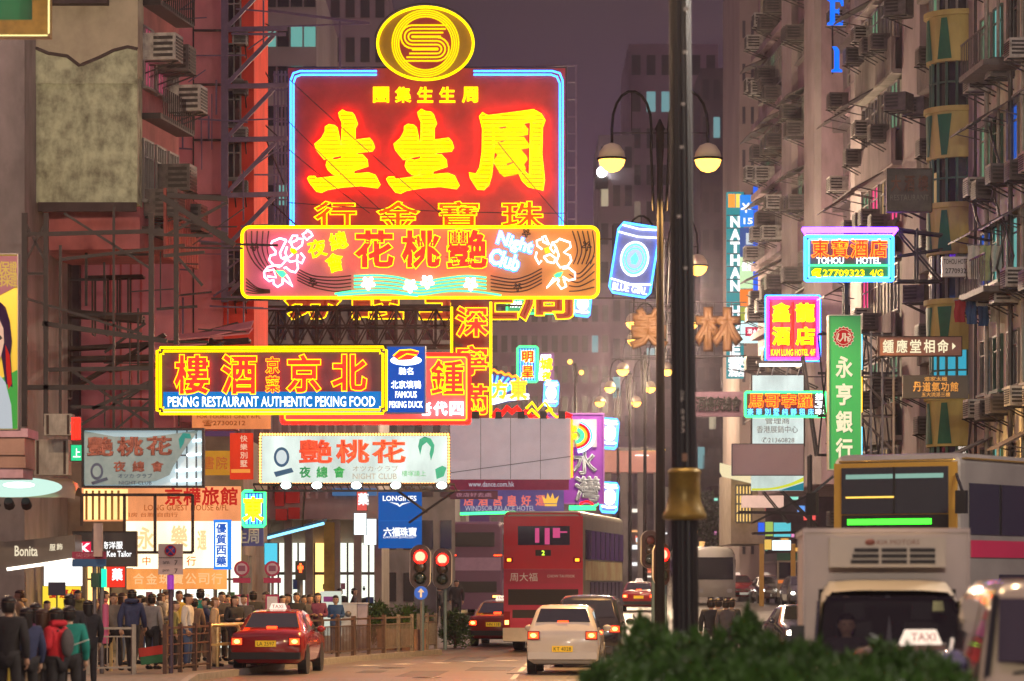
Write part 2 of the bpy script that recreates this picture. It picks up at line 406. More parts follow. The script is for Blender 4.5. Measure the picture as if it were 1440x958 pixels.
# R2 yellow corner bays
b2r, L = row_root('tenement_block', 'yellow tenement with rounded bays and dark green wedge panels', rl(1368), rl(1278))
mass(b2r, L, 12, 27, s3)
bx = 1.6; RB = 1.0
for fl in range(9):
    z = .6+fl*2.72
    def arc(r, a0=0, a1=180, n=12): return [(bx+r*math.cos(rad(a0+(a1-a0)*i/n)), r*math.sin(rad(a0+(a1-a0)*i/n))) for i in range(n+1)]
    m = MB(); o = arc(RB)
    N = len(o); z0, z1 = z-.05, z+1.25
    m.add([(x, y, z0) for x, y in o]+[(x, y, z1) for x, y in o], [(i, i+1, N+i+1, N+i) for i in range(N-1)]+[tuple(range(N)), tuple(range(2*N-1, N-1, -1))], 0, False)
    o2 = arc(RB+.08); m.add([(x, y, z1+.003) for x, y in o2]+[(x, y, z1+.15) for x, y in o2], [(i, i+1, N+i+1, N+i) for i in range(N-1)]+[tuple(range(N)), tuple(range(2*N-1, N-1, -1))], 0)
    m.build('rounded_parapet', s2, b2r)
    m = MB()
    for ac_, hw in ((62, 15), (100, 15), (140, 13)):      # wedge panels standing proud on the drum
        up = fl % 2 == 0; r = RB+.02; vs = []
        for zz, w_ in ((z+.02, hw if up else hw*.4), (z+1.18, hw*.4 if up else hw)):
            for j in range(5):
                a = rad(ac_-w_+2*w_*j/4); vs.append((bx+r*math.cos(a), r*math.sin(a), zz))
        m.add(vs, [(j, j+1, 6+j, 5+j) for j in range(4)])
    m.build('green_wedge_panel', green_p, b2r)
    m = MB(); o3 = arc(RB-.18, n=9); N3 = len(o3)
    lit = {2: w_blue, 6: w_gr, 4: w_warm}.get(fl, w_dark)
    m.add([(x, y, z+1.4) for x, y in o3]+[(x, y, z+2.67) for x, y in o3], [(i, i+1, N3+i+1, N3+i) for i in range(N3-1)])
    wo_ = m.build('bay_window', lit if lit in (w_blue,) else w_dark, b2r)
    if lit not in (w_dark, w_blue):
        m = MB(); q = o3[4:7]; m.add([(x*1.001, y*1.012, z+1.45) for x, y in q]+[(x*1.001, y*1.012, z+2.3) for x, y in q], [(i, i+1, 4+i, 3+i) for i in range(2)]); m.build('pane', lit, wo_)
    m = MB()
    for x, y in arc(RB-.12, n=9): m.bar((x, y, z+1.4), (x, y, z+2.67), .07)
    for zz in (z+2.1,):
        q = arc(RB-.12, n=9)
        for i in range(9): m.bar((*q[i], zz), (*q[i+1], zz), .05)
    m.build('window_frame', fr_gr if fl % 3 else fr_al, wo_)
    for k in range(2):
        if rnd.random() < .7: ac_unit(b2r, bx+.8+.9*k, 1.35-.7*k, z+1.5, rz=rad(-30))
    window(b2r, 5.2, 0, z+1.2, 1.4, 1.3, rnd.choice((w_dark, w_grey, w_curt)))
    ac_unit(b2r, 4.6+.9*rnd.random(), 0, z+.5)
    m = MB(); m.box(3.9, 6.9, .003, .30, z-.1, z+.85)
    for k in range(12): m.box(3.95+k*.25, 4.05+k*.25, .303, .35, z-.1, z+.85)
    m.build('ribbed_parapet', s3, b2r)
m = MB(); m.box(6.95, L, .003, .22, 0, 27); m.build('corner_pier', s6, b2r)
m = MB()
for z in (3, 9, 15): m.box(.2, .7, .3, .35, z, z+.5)
# R3 balconies and clutter
b3r, L = row_root('tenement_block', 'grey tenement crowded with ribbed balconies, air conditioners and sheet awnings', rl(1278), rl(1200))
mass(b3r, L, 12, 28, s3)
P3 = L-3.4
for fl in range(9):
    z = 1.0+fl*2.85
    m = MB(); m.box(.1, P3-.1, .003, .5, z-.15, z); m.box(.1, P3-.1, .4, .5, z+.003, z+1.0)
    for k in range(int(P3/.22)): m.box(.14+k*.22, .23+k*.22, .503, .55, z-.1, z+1.0)
    m.build('ribbed_balcony', s6 if fl % 2 else s3, b3r)
    for k in range(4):
        x = .9+k*P3/4
        pn = rnd.choice((w_dark, w_dark, w_grey, w_curt, w_gr, w_warm)); 
        if (fl, k) in ((4, 0), (4, 2), (3, 3)): pn = w_pink
        if (fl, k) in ((7, 2),): pn = w_cold
        window(b3r, x, .25, z+1.05, 1.35, 1.5, pn)
        if rnd.random() < .9: ac_unit(b3r, x+rnd.uniform(-.4, .4), .45, z+rnd.uniform(.5, 1.5), .65, .6, .5)
        if rnd.random() < .35: awning(b3r, x, .8, z+2.5, 1.7, 1.0, .55)
    m = MB(); m.box(P3+.1, L-.1, .003, .05, z-.2, z-.15); m.build('wall_band', s4, b3r)
    for k in range(2): window(b3r, 0.9+P3+0*k, 0, 0, .01, .01, w_dark) if False else None
m = MB(); m.box(P3, P3+2.2, .003, .3, 0, 28); 
m.build('plain_pier', s6, b3r)
for fl in range(9): MB().box(P3-.01, P3+2.21, .303, .33, 1.9+fl*2.85, 1.95+fl*2.85).build('pier_joint', s4, b3r)
for fl in range(9):
    z = 1.0+fl*2.85
    m = MB(); m.box(P3+2.3, L, .003, .3, z, z+.9); m.build('parapet', s5, b3r); ac_unit(b3r, L-.5, .3, z+.2)
# R4 dark slot of the hotel
b4r, L = row_root('hotel_block', 'dark walled slot of a hotel carrying tall blue letters', rl(1200), rl(1155))
mass(b4r, L, 12, 30, s4, y0=-.8, z0=5.5); mass(b4r, L, 9, 5.49, s4, 'ground_floor', y0=-3.4)
for fl in range(9):
    z = 1+fl*2.9
    if fl < 2: continue
    MB().box(0, L, -.797, -.4, z, z+.6).build('dark_band', s4, b4r)
    window(b4r, L*.3, -.8, z+.9, 1.6, 1.4, w_dark); window(b4r, L*.7, -.8, z+.9, 1.6, 1.4, w_dblue if fl == 1 else w_grey)
# R5 mauve block with piers
b5r, L = row_root('tenement_block', 'mauve tenement with two plain piers and strips of air conditioners', rl(1155), rl(1066))
mass(b5r, L, 12, 30, s5, z0=5.5); mass(b5r, L, 9, 5.49, s4, 'ground_floor', y0=-3.4)
def px2l(px, a=1155): return (rl(px)-rl(a)).length
for a, b_ in ((1155, 1140), (1122, 1108)):
    MB().box(px2l(a), px2l(b_), .003, .25, 5.5, 30).build('plain_pier', s6, b5r)
for fl in range(9):
    z = 1.0+fl*2.9
    if fl < 2: continue
    for k, px in enumerate((1135, 1128, 1103, 1096, 1089, 1082, 1075)):
        x = px2l(px)
        window(b5r, x, 0, z+.4, 1.5, 1.5, rnd.choice((w_dark, w_grey, w_dark, w_curt, w_gr, w_warm)), panes=3)
        if rnd.random() < .85: ac_unit(b5r, x+rnd.uniform(-.5, .5), .0, z-.4+rnd.uniform(0, 1.5), .75, .8, .55)
        if rnd.random() < .35: awning(b5r, x, 0, z+2.1, 1.9, .9, .4)
    MB().box(px2l(1108), L, .003, .3, z-.6, z-.35).build('floor_band', s5, b5r)

# ================================================================ end-on blocks (front faces the camera)
def slab(name, label, px0, px1, ytop, Y, D, mat, rows=0, cols=0, pane=None, lits=None, z0=0, wfrac=(.6, .55), ybot=None, cat='building', group=None, mxz=None, detail=False):
    k = Y/FL; W = (px1-px0)*k; H = CZ+(HY-ytop)*k; H = min(H, mxz) if mxz else H
    zb = z0 if ybot is None else CZ+(HY-ybot)*k
    o = thing(name, label, cat, ((((px0+px1)/2)-CX)*k, Y, 0 if ybot is None else zb), 0, group)
    g = 0 if ybot is None else zb
    MB().box(-W/2, W/2, 0, D, (gz(Y)-.5 if ybot is None else zb)-g, H-g).build('wall', mat, o)
    if rows and cols:
        cw = W/cols; rh = (H-g-1)/rows
        wm = {}
        def wp(p_):
            def mk(): return MB().box(-cw*wfrac[0]/2, cw*wfrac[0]/2, -.05, -.004, 0, rh*wfrac[1]).build('window', p_)
            return proto(('fw', round(cw*wfrac[0], 3), round(rh*wfrac[1], 3), p_.name), mk)
        for r in range(rows):
            for c in range(cols):
                p_ = (lits or {}).get((r, c), pane or w_dark)
                inst(wp(p_), 'window', o, (-W/2+cw*(c+.5), 0, .8+rh*r+rh*.2))
    return o
far1 = paint('far_wall_purple', (.26,.20,.25), .9, 0, .25, .15); far2 = paint('far_wall_grey', (.26,.22,.24), .9, 0, .25, .15)
far3 = paint('far_wall_dark', (.12,.10,.12), .9, 0, .25, .15); far4 = paint('far_wall_pale', (.30,.24,.23), .9, 0, .2, .3, .5)
fwin = paint('far_window', (.05,.045,.06), .3, 0, 0, spec=.6)
wl_far = emit('far_lit_window', (.35,.75,.8), .35, False); wl_dim = emit('far_dim_window', (.8,.6,.45), .14, False); wl_far2 = emit('far_lit_window_warm', (.9,.75,.5), .4, False)
slab('tower_block', 'dark stepped tower behind the lamps at the centre right', 884, 1010, 62, 350, 25, far1, 15, 6, fwin, {(13,2): wl_far, (13,1): wl_far, (11,4): wl_far2, (8,3): wl_far2, (6,1): wl_far, (10,0): wl_dim, (9,4): wl_dim, (12,5): wl_dim, (7,5): wl_far2, (5,2): wl_dim, (4,4): wl_far})
slab('tower_block', 'narrow dark tower standing against the pale tower', 985, 1046, 96, 330, 25, far3, 14, 4, fwin, {(12,1): wl_far, (9,2): wl_far2})
slab('tower_block', 'hazy tower just right of the big jewellery sign', 842, 892, 190, 300, 20, far2, 12, 3, fwin, {(10,0): wl_far2, (5,1): wl_far})
slab('tower_block', 'rooftop lift housing on the dark stepped tower', 905, 985, 36, 354, 12, far1) if False else None
slab('apartment_block', 'purple apartment block behind the hanging signs in the middle', 688, 858, 415, 240, 20, far1, 10, 12, fwin, {(2,9): wl_far2, (7,1): wl_dim, (8,10): wl_far, (6,4): wl_dim, (5,8): wl_far2, (4,2): wl_dim, (9,6): wl_dim})
slab('pale_tower', 'narrow pale tower rising beside the mauve tenement', 1040, 1076, -60, 190, 15, far4, 15, 3, fwin, {(6,1): wl_far2}, wfrac=(.35,.4))
slab('apartment_block', 'low hazy block closing the street under the lamps', 850, 1042, 500, 330, 20, far3, 6, 12, fwin, {(1,2): wl_far2, (3,8): wl_far, (2,10): wl_dim, (4,9): wl_far2, (2,5): wl_dim, (5,10): wl_dim, (3,3): wl_far2})
# ---------------- left side
conc = paint('stained_concrete', (.40,.45,.31), .9, 0, .4, 2.8, .3, .15, .35, dirt=(.07,.065,.05))
conc_up = paint('upper_render', (.40,.37,.27), .9, 0, .18, 1.6, .2, .15, .2)
spillw = paint('red_spill_render', (.66,.25,.27), .85, 0, .18, .8, .6, .2)  # red neon spill is put into this wall colour
dkw = paint('dark_render', (.055,.04,.04), .9, 0, .3, 1.5)
greyw = paint('grey_render', (.22,.20,.20), .9, 0, .3, 1.0, .6)
# L0 concrete gable hanging over a recess
Y = 84; k = Y/FL
o = thing('gable_wall_building', 'old building with cracked grey-green concrete gable at upper left', 'building', P(107, 285, Y))
zt = 14*1.0; x0, x1 = -85*k, 86*k; zc = (285-72)*k
MB().box(x0, x1, 0, 9, 0, zc-.6).build('stained_wall', conc, o)
MB().box(x0-.02, x1+.02, -.06, 9, zc-.6+.002, zc+7).build('upper_wall', conc_up, o)
edge = [(22,72),(40,68),(52,69),(68,76),(95,80),(112,93),(118,91),(140,82),(160,72),(180,67),(194,70)]
m = MB(); pts = [((a-107)*k, -.075, (285-b)*k) for a, b in edge]
low = [(p[0], p[2]) for p in pts]+[(x1, zc-.85), (x0, zc-.85)]
m.prism(low, -.09, -.062); m.build('exposed_render', conc, o)
MB().tube(pts, .05, 6).build('crack_ridge', paint('crack_dark', (.06,.045,.04), .9, 0, .1), o)
MB().box(x0+.6, x1, -.25, -.1, -.25, -.02).build('slab_edge', dkw, o)
m = MB(); m.box(-35*k, 47*k, -.5, -.065, zc+1.15, zc+1.35); m.build('ledge', dkw, o)
# column and recess below
Y = 82; k = Y/FL
o = thing('side_pier', 'narrow dark grey pier at the far left with steel bracing', 'building', gpt(16, Y))
MB().box(-.36, .33, 0, 8, 0, 17).build('wall', greyw, o)
o = thing('back_building', 'plain wall with painted-in red glow set back in the recess below the concrete gable', 'building', gpt(190, 97))
MB().box(-3.6, 1.15, 0, 8, 0, 14.6).build('wall', spillw, o)
m = MB(); m.box(-3.55, -1.6, -.5, -.004, 3, 13.5); m.build('dark_annex', dkw, o)
for i in range(4): MB().box(-.75+.3*i, -.69+.3*i, -.06, -.003, 5.6, 13.4).build('red_tinted_conduit', paint('red_glow_conduit', (.5,.08,.07), .5, 0, .1), o)  # red glow put into the conduit colour
# L1 side front with windows, grille and air conditioners
A = Vector((-9.05, 88.9)); B = Vector((-9.66, 84.9))
l1, L = row_root('side_front_building', 'narrow house front with painted-in red glow beside the concrete gable, with caged windows', A, B)
MB().box(0, L, -3, 0, 10.8, 24).build('wall', paint('red_spill_maroon', (.42,.13,.14), .85, 0, .3, 1.2, .5), l1)  # wall reddened in its paint for the neon spill
for fl in range(3):
    z = 11.6+fl*2.95
    for k_ in range(3):
        window(l1, .75+k_*1.3, 0, z+.5, 1.0, 1.6, w_pink if (fl, k_) in ((1, 1), (1, 2)) else w_dark, panes=4)
    m = MB(); m.box(.3, L-.2, .003, .5, z-.35, z-.2)
    for q in range(int((L-.6)/.2)): m.bar((.3+q*.2, .5, z-.3), (.3+q*.2, .5, z+.5), .03)
    m.build('window_cage', steel, l1)
    for k_ in range(3): ac_unit(l1, .6+k_*1.3+.4*rnd.random(), 0, z+rnd.uniform(-.3, 1.6), .8, .9, .7)
m = MB()
for q in range(int((L-.5)/.27)): m.box(.3+q*.27, .5+q*.27, .55, .62, 10.6, 12.4, 0)
m.build('corrugated_skirt', paint('red_spill_corrugated', (.30,.07,.06), .6, .1, .3, 4), l1)  # skirt colour carries the red glow too
# L2 end wall, pink from red spill put into its colour
Y = 99; k = Y/FL
l2 = thing('end_wall_building', 'tall plain end wall with painted-in red glow left of the big jewellery sign', 'building', gpt(279, Y))
W = (313-236)*k
MB().box((236-279)*k, (313-279)*k, 0, 6, 7.0, 27).build('wall', spillw, l2)
for yy in (42, 118, 196, 274): MB().box((272-279)*k, (313-279)*k, -.1, -.004, CZ+(HY-yy)*k-.06, CZ+(HY-yy)*k).build('ledge', dkw, l2)
MB().box((271-279)*k, (273-279)*k, -.03, -.003, 7.2, 27).build('wall_joint', dkw, l2)
MB().box((313-279)*k+.003, (356-279)*k, .3, 6, 7.4, 27).build('side_wing', paint('red_spill_wing', (.78,.07,.04), .85, 0, .2, .8, .6), l2)  # wing's red is neon light painted into the wall
for i, yy in enumerate((40, 110, 175, 250, 400)):
    z = CZ+(HY-yy)*k; window(l2, (328-279)*k, .3, z, .45, 1.1, w_dark, face=-1); ac_unit(l2, (338-279)*k, .3, z-.5, .45, .5, .4, rz=math.pi)
# L3 teal-lit office block far behind the sign
lit3 = {}
for r in range(16):
    for c in range(5):
        lit3[(r, c)] = w_dark
for r, c in ((14,0),(14,1),(14,3),(15,0),(11,0),(8,1),(8,0),(9,0),(7,0),(7,1),(6,0),(13,3),(14,4),(5,1),(10,2)): lit3[(r, c)] = w_teal
slab('office_block', 'grey office block with teal-lit windows behind the steel lattice', 352, 445, -40, 165, 20, far2, 16, 5, w_dark, lit3, wfrac=(.86, .5))
slab('office_block', 'dark purple block seen over the top of the jewellery sign', 440, 545, -30, 190, 20, far1, 14, 5, fwin, {(12,0): w_teal})
slab('tenement_block', 'grey-brown tenement wall behind the hanging neon on the left', 330, 640, 340, 150, 20, greyw, 7, 12, w_dark, {(4,9): w_warm, (3,4): w_cold, (2,8): w_warm})
# ================================================================ signs
class Sign:
    def __init__(s, name, label, box, Y, cat='sign', yaw=0, group=None):
        s.x0, s.y0, s.x1, s.y1 = box; s.k = Y/FL; s.cx = (s.x0+s.x1)/2; s.by = s.y1
        s.o = thing(name, label, cat, P(s.cx, s.by, Y), yaw, group)
    def pt(s, x, y, d=0): return Vector(((x-s.cx)*s.k, d, (s.by-y)*s.k))
    def rect(s, name, mat, box=None, d0=0, d1=.2, frame=None, fw=3, fd=.04, parent=None):
        x0, y0, x1, y1 = box or (s.x0, s.y0, s.x1, s.y1)
        a = s.pt(x0, y1); b = s.pt(x1, y0)
        o = MB().box(a.x, b.x, d0, d1, a.z, b.z).build(name, mat, parent or s.o)
        if frame:
            m = MB(); t = fw*s.k
            m.box(a.x-t, b.x+t, d0-fd, d1+.002, b.z+.001, b.z+t); m.box(a.x-t, b.x+t, d0-fd, d1+.002, a.z-t, a.z-.001)
            m.box(a.x-t, a.x-.001, d0-fd, d1+.001, a.z-.001, b.z+.001); m.box(b.x+.001, b.x+t, d0-fd, d1+.001, a.z-.001, b.z+.001)
            m.build('frame', frame, parent or s.o)
        return o
    def tubes(s, name, mat, paths, r, d=-.1, closed=False, n=5, parent=None):
        m = MB()
        for p in paths: m.tube([s.pt(x, y, d) for x, y in p], r, n, closed)
        return m.build(name, mat, parent or s.o)
    def polys(s, name, mat, polys, d0, th=.03, parent=None):
        m = MB()
        for i, p in enumerate(polys):
            m.prism([((x-s.cx)*s.k, (s.by-y)*s.k) for x, y in p], d0-.003*i, d0+th-.003*i)
        return m.build(name, mat, parent or s.o)
    def text(s, name, mat, items, mode='fill', d=-.01, off=0, bev=.02, parent=None, rot=0, bold=0, shear=0):
        multi = [i for i in items if len(i[0]) > 1]
        if multi and len(items) > 1:
            single = [i for i in items if len(i[0]) == 1]
            for grp in ([single] if single else [])+[[i] for i in multi]: o_ = s.text(name, mat, grp, mode, d, off, bev, parent, rot, bold, shear)
            return o_
        m = MB()
        for it in items:
            st, cx, cy, w, h = it[:5]; ro = it[5] if len(it) > 5 else rot
            c = s.pt(cx, cy); W = None if w is None else w*s.k; H = None if h is None else h*s.k
            m.text(st, c.x, c.z, W, H, d, mode, off, bev, 0, ro, shear)
            if bold: m.text(st, c.x, c.z, W, H, d, 'line', 0, bold, 0, ro, shear)
        return m.build(name, mat, parent or s.o)
def rrect(x0, y0, x1, y1, r, n=5):
    out = []
    for cx, cy, a0 in ((x1-r, y0+r, -90), (x1-r, y1-r, 0), (x0+r, y1-r, 90), (x0+r, y0+r, 180)):
        for i in range(n+1):
            a = rad(a0+90*i/n); out.append((cx+r*math.cos(a), cy+r*math.sin(a)))
    return out
def notch(x0, y0, x1, y1, c):
    return [(x0+c,y0),(x1-c,y0),(x1-c,y0+c),(x1,y0+c),(x1,y1-c),(x1-c,y1-c),(x1-c,y1),(x0+c,y1),(x0+c,y1-c),(x0,y1-c),(x0,y0+c),(x0+c,y0+c)]
def row(st, x0, x1, cy, w, h): 
    n = len(st); return [(ch, x0+(x1-x0)*(i/(n-1) if n > 1 else .5), cy, w, h) for i, ch in enumerate(st) if ch != ' ']
def col(st, cx, y0, y1, w, h):
    n = len(st); return [(ch, cx, y0+(y1-y0)*(i/(n-1) if n > 1 else .5), w, h) for i, ch in enumerate(st) if ch != ' ']
def Z(pts, ox, oy, s): return [(ox+x/s, oy+y/s) for x, y in pts]
def glyph_ok(): pass
pan_red = paint('maroon_sign_panel', (.46,.045,.045), .5, 0, .22, .9, 0, .4)
pan_dk = paint('dark_sign_panel', (.07,.055,.06), .5, 0, .2, 2)
pan_yb = paint('mustard_sign_panel', (.40,.24,.004), .5, 0, .1, 2)
def stripe_mat(name, c1, c2, st, freq):
    m = bpy.data.materials.new(name); m.use_nodes = True; t = m.node_tree; t.nodes.clear()
    o = nd(t, 'ShaderNodeOutputMaterial'); e = nd(t, 'ShaderNodeEmission'); e.inputs[1].default_value = st
    tcn = nd(t, 'ShaderNodeTexCoord'); sp_ = nd(t, 'ShaderNodeSeparateXYZ'); t.links.new(tcn.outputs['Object'], sp_.inputs[0])
    mu = nd(t, 'ShaderNodeMath', operation='MULTIPLY'); mu.inputs[1].default_value = freq; t.links.new(sp_.outputs[2], mu.inputs[0])
    fr = nd(t, 'ShaderNodeMath', operation='FRACT'); t.links.new(mu.outputs[0], fr.inputs[0])
    n = nd(t, 'ShaderNodeTexNoise'); n.inputs['Scale'].default_value = .9; t.links.new(tcn.outputs['Object'], n.inputs[0])
    th = nd(t, 'ShaderNodeMapRange'); th.inputs[1].default_value = .35; th.inputs[2].default_value = .7; th.inputs[3].default_value = .95; th.inputs[4].default_value = .72
    t.links.new(n.outputs['Fac'], th.inputs[0])
    gt = nd(t, 'ShaderNodeMath', operation='GREATER_THAN'); t.links.new(fr.outputs[0], gt.inputs[0]); t.links.new(th.outputs[0], gt.inputs[1])
    mx = nd(t, 'ShaderNodeMix', data_type='RGBA'); t.links.new(gt.outputs[0], mx.inputs[0])
    mx.inputs[6].default_value = (*c1, 1); mx.inputs[7].default_value = (*c2, 1)
    t.links.new(mx.outputs[2], e.inputs[0]); t.links.new(e.outputs[0], o.inputs[0]); return m

def lit_box(name, c, st):            # translucent face lit unevenly by the tubes behind it
    if name in MATS: return MATS[name]
    m = emit(name, c, st); t = m.node_tree; e = t.nodes['Emission']; tcn = nd(t, 'ShaderNodeTexCoord'); n = nd(t, 'ShaderNodeTexNoise'); n.inputs['Scale'].default_value = 1.3; n.inputs['Detail'].default_value = 5
    mp = nd(t, 'ShaderNodeMapping'); mp.inputs['Scale'].default_value = (1, 1, .45); t.links.new(tcn.outputs['Object'], mp.inputs[0]); t.links.new(mp.outputs[0], n.inputs['Vector'])
    mr = nd(t, 'ShaderNodeMapRange'); mr.inputs[1].default_value = .3; mr.inputs[2].default_value = .7; mr.inputs[3].default_value = st*.68; mr.inputs[4].default_value = st*1.18; t.links.new(n.outputs['Fac'], mr.inputs[0]); t.links.new(mr.outputs[0], e.inputs[1]); return m
# ---- 1 the big jewellery sign
S = Sign('neon_sign', 'huge maroon neon jewellery sign with blue border, oval S emblem and yellow characters', (405, 96, 795, 405), 130)
S.rect('panel', pan_red, d0=0, d1=.5, frame=steel, fw=2)
S.tubes('blue_border', n_blu, [[(530,101)]+[(x, y) for x, y in rrect(408,101,792,420,14) if x < 500 and y < 300][::-1][0:0]+[(422,101),(413,104),(409,114),(409,400)], [(530,106)]+[(424,106),(416,109),(413,118),(413,400)], [(666,101),(777,101),(787,104),(791,114),(791,400)], [(666,106),(775,106),(783,109),(787,118),(787,400)]], .04, -.16)
S.text('small_lettering', n_yel, [(c, x, 134, 21, 21) for c, x in zip('團集生生周', (536, 567, 598, 629, 661))], d=-.12, bold=.028)
g1 = [(395,105),(365,130),(372,165),(395,215),(392,390),(375,400),(362,330),(348,265),(325,245),(275,237),(245,255),(243,300),(210,360),(150,410),(165,460),(235,545),(300,525),(388,508),(388,540),(330,555),(295,540),(262,555),(252,600),(270,640),(310,675),(345,682),(388,665),(388,690),(270,708),(165,720),(150,700),(100,700),(85,715),(105,755),(165,830),(210,840),(260,815),(400,792),(560,780),(640,790),(710,800),(732,775),(690,690),(630,668),(500,680),(500,645),(625,605),(615,550),(575,505),(510,505),(540,480),(665,470),(682,440),(665,390),(640,358),(510,375),(508,270),(530,230),(500,150),(480,130),(430,125)]
G1 = Z(g1, 420, 140, 6.384)
g2 = [(1135,100),(1105,130),(1112,170),(1128,220),(1128,350),(1085,360),(1060,320),(1030,280),(985,268),(952,280),(950,350),(905,420),(855,472),(795,490),(830,530),(910,578),(960,540),(1005,480),(1050,458),(1080,490),(1118,500),(1060,520),(1015,510),(988,565),(1010,610),(1060,645),(1085,652),(1118,640),(1116,660),(900,690),(870,675),(830,680),(812,730),(840,790),(885,832),(930,805),(1100,765),(1300,750)]
G2 = [(598+(x-509)*.98+(262-y)*.0, y*.97+4) for x, y in [(a+24, b) for a, b in G1]]
G2 = [(545+(x-434)*1.0, 155+(y-156)*1.02) for x, y in G1]
A3 = Z([(245,130),(295,157),(500,132),(705,103),(770,140),(805,195),(780,265),(775,500),(800,730),(788,820),(660,790),(605,735),(575,672),(625,655),(670,690),(680,215),(560,228),(345,250),(345,500),(325,690),(300,775),(260,815),(205,812),(140,710),(128,668),(190,680),(225,620),(247,480),(250,270),(222,160)], 640, 140, 6.387)
B3 = Z([(335,240),(620,228),(655,270),(655,325),(560,345),(335,352)], 640, 140, 6.387)
C3 = Z([(335,338),(620,345),(668,415),(660,445),(560,462),(385,505),(335,475)], 640, 140, 6.387)
D3 = Z([(340,565),(390,495),(590,455),(645,520),(650,550),(620,590),(635,625),(630,650),(560,680),(440,703),(400,670)], 640, 140, 6.387)
strp = stripe_mat('striped_yellow_neon', (1,.68,0), (.9,.26,0), 1.5, 6.0)
S.polys('large_lettering', strp, [G1, G2, A3, B3, C3, D3], -.26, .03)
S.polys('lettering_gaps', n_red, [Z(q, 640, 140, 6.387) for q in ([(388,262),(455,250),(460,262),(410,272)], [(385,390),(410,385),(465,370),(420,395)], [(460,585),(525,568),(520,580),(470,600)])], -.29, .01)
S.tubes('red_outline', n_red, [G1, G2, A3], .06, -.2, True)
S.tubes('yellow_outline', n_yel, [G1, G2, A3], .03, -.28, True)
S.text('lower_lettering', emit('dim_red_neon', (1,.06,.003), 1.6), [(c, x, 304, 56, 38) for c, x in zip('行金寶珠', (472, 560, 645, 735))], d=-.14, bold=.03)
S.text('lower_outline', n_yel, [(c, x, 304, 56, 38) for c, x in zip('行金寶珠', (472, 560, 645, 735))], 'line', -.2, .022, .013)
# emblem
E = lambda rx, ry, a0=0, a1=360, n=48: [(598.5+rx*math.cos(rad(a0+(a1-a0)*i/n)), 62.6+ry*math.sin(rad(a0+(a1-a0)*i/n))) for i in range(n+(0 if a1-a0 == 360 else 1))]
em_o = S.polys('emblem', pan_yb, [E(68, 52)], -.2, .15)
S.polys('emblem_disc', pan_red, [E(37, 37)], -.235, .03, parent=em_o)
S.tubes('emblem_rim', n_yel, [E(67, 51)], .055, -.26, True, parent=em_o)
n_em = emit('emblem_neon', (1,.68,0), 1.3)
S.tubes('emblem_ring', n_em, [E(r, r*1.0) for r in (37.5, 40.5, 43.5, 46.5)], .033, -.27, True, parent=em_o)
ps = []
for o_ in (-60, -20, 20, 60):
    p = [(845-o_*.62, 345+o_)]
    p += [(500-(65-o_)*math.sin(rad(a)), 410-(65-o_)*math.cos(rad(a))) for a in range(0, 181, 20)]
    p += [(765+(67+o_)*math.sin(rad(a)), 542-(67+o_)*math.cos(rad(a))) for a in range(0, 181, 20)]
    p += [(450-o_*.75, 609+o_)]
    ps.append(Z(p, 515, 0, 7.665))
S.tubes('emblem_letter', n_em, ps, .036, -.28, parent=em_o)
S.tubes('emblem_wire', steel, [E(72, 57, -170, -20)], .025, -.1, parent=em_o)
# ---- row of characters under it
S = Sign('channel_letter_sign', 'row of red-brown characters outlined in yellow hanging under the peach coloured sign', (408, 384, 798, 448), 126)
S.rect('rail', steel, (404, 402, 800, 405), .05, .12); S.rect('rail', steel, (404, 428, 800, 431), .05, .12)
its = [(c, x, 416, 70, 62) for c, x in zip('券證生生周', (440, 531, 628, 690, 768))]
S.text('lettering', paint('red_brown_letter', (.35,.05,.02), .5, 0, .1, emis=(1,.1,.01), est=.12), its, d=-.1, bold=.04)
S.text('outline', n_yel, its, 'line', -.16, .042, .010)

# ---- 2 peach night club sign
S = Sign('neon_sign', 'long peach coloured neon night club sign with pink flowers and a yellow rounded border', (340, 318, 842, 421), 97)
m_pch = paint('peach_panel', (.62,.22,.15), .45, 0, .12, 1.2, emis=(1,.26,.13), est=.34)
_t = m_pch.node_tree; _p = _t.nodes['Principled BSDF']; _txc = nd(_t, 'ShaderNodeTexCoord'); _sp = nd(_t, 'ShaderNodeSeparateXYZ'); _mr = nd(_t, 'ShaderNodeMapRange'); _mr.inputs[1].default_value = -4.5; _mr.inputs[2].default_value = 4.5      # board colour and added glow run from pink at one end to orange
_mx = nd(_t, 'ShaderNodeMix', data_type='RGBA'); _mx.inputs[6].default_value = (.60, .13, .20, 1); _mx.inputs[7].default_value = (.66, .27, .06, 1); _t.links.new(_txc.outputs['Object'], _sp.inputs[0]); _t.links.new(_sp.outputs[0], _mr.inputs[0]); _t.links.new(_mr.outputs[0], _mx.inputs[0]); _t.links.new(_mx.outputs[2], _p.inputs['Base Color']); _t.links.new(_mx.outputs[2], _p.inputs['Emission Color']); _p.inputs['Emission Strength'].default_value = .36
S.polys('panel', m_pch, [rrect(341, 319, 841, 420, 10)], 0, .3)
S.tubes('yellow_border', n_yel, [rrect(341, 320, 841, 419, 11)], .05, -.1, True)
L4 = (340, 315, 5.54); L5 = (600, 315, 5.76)
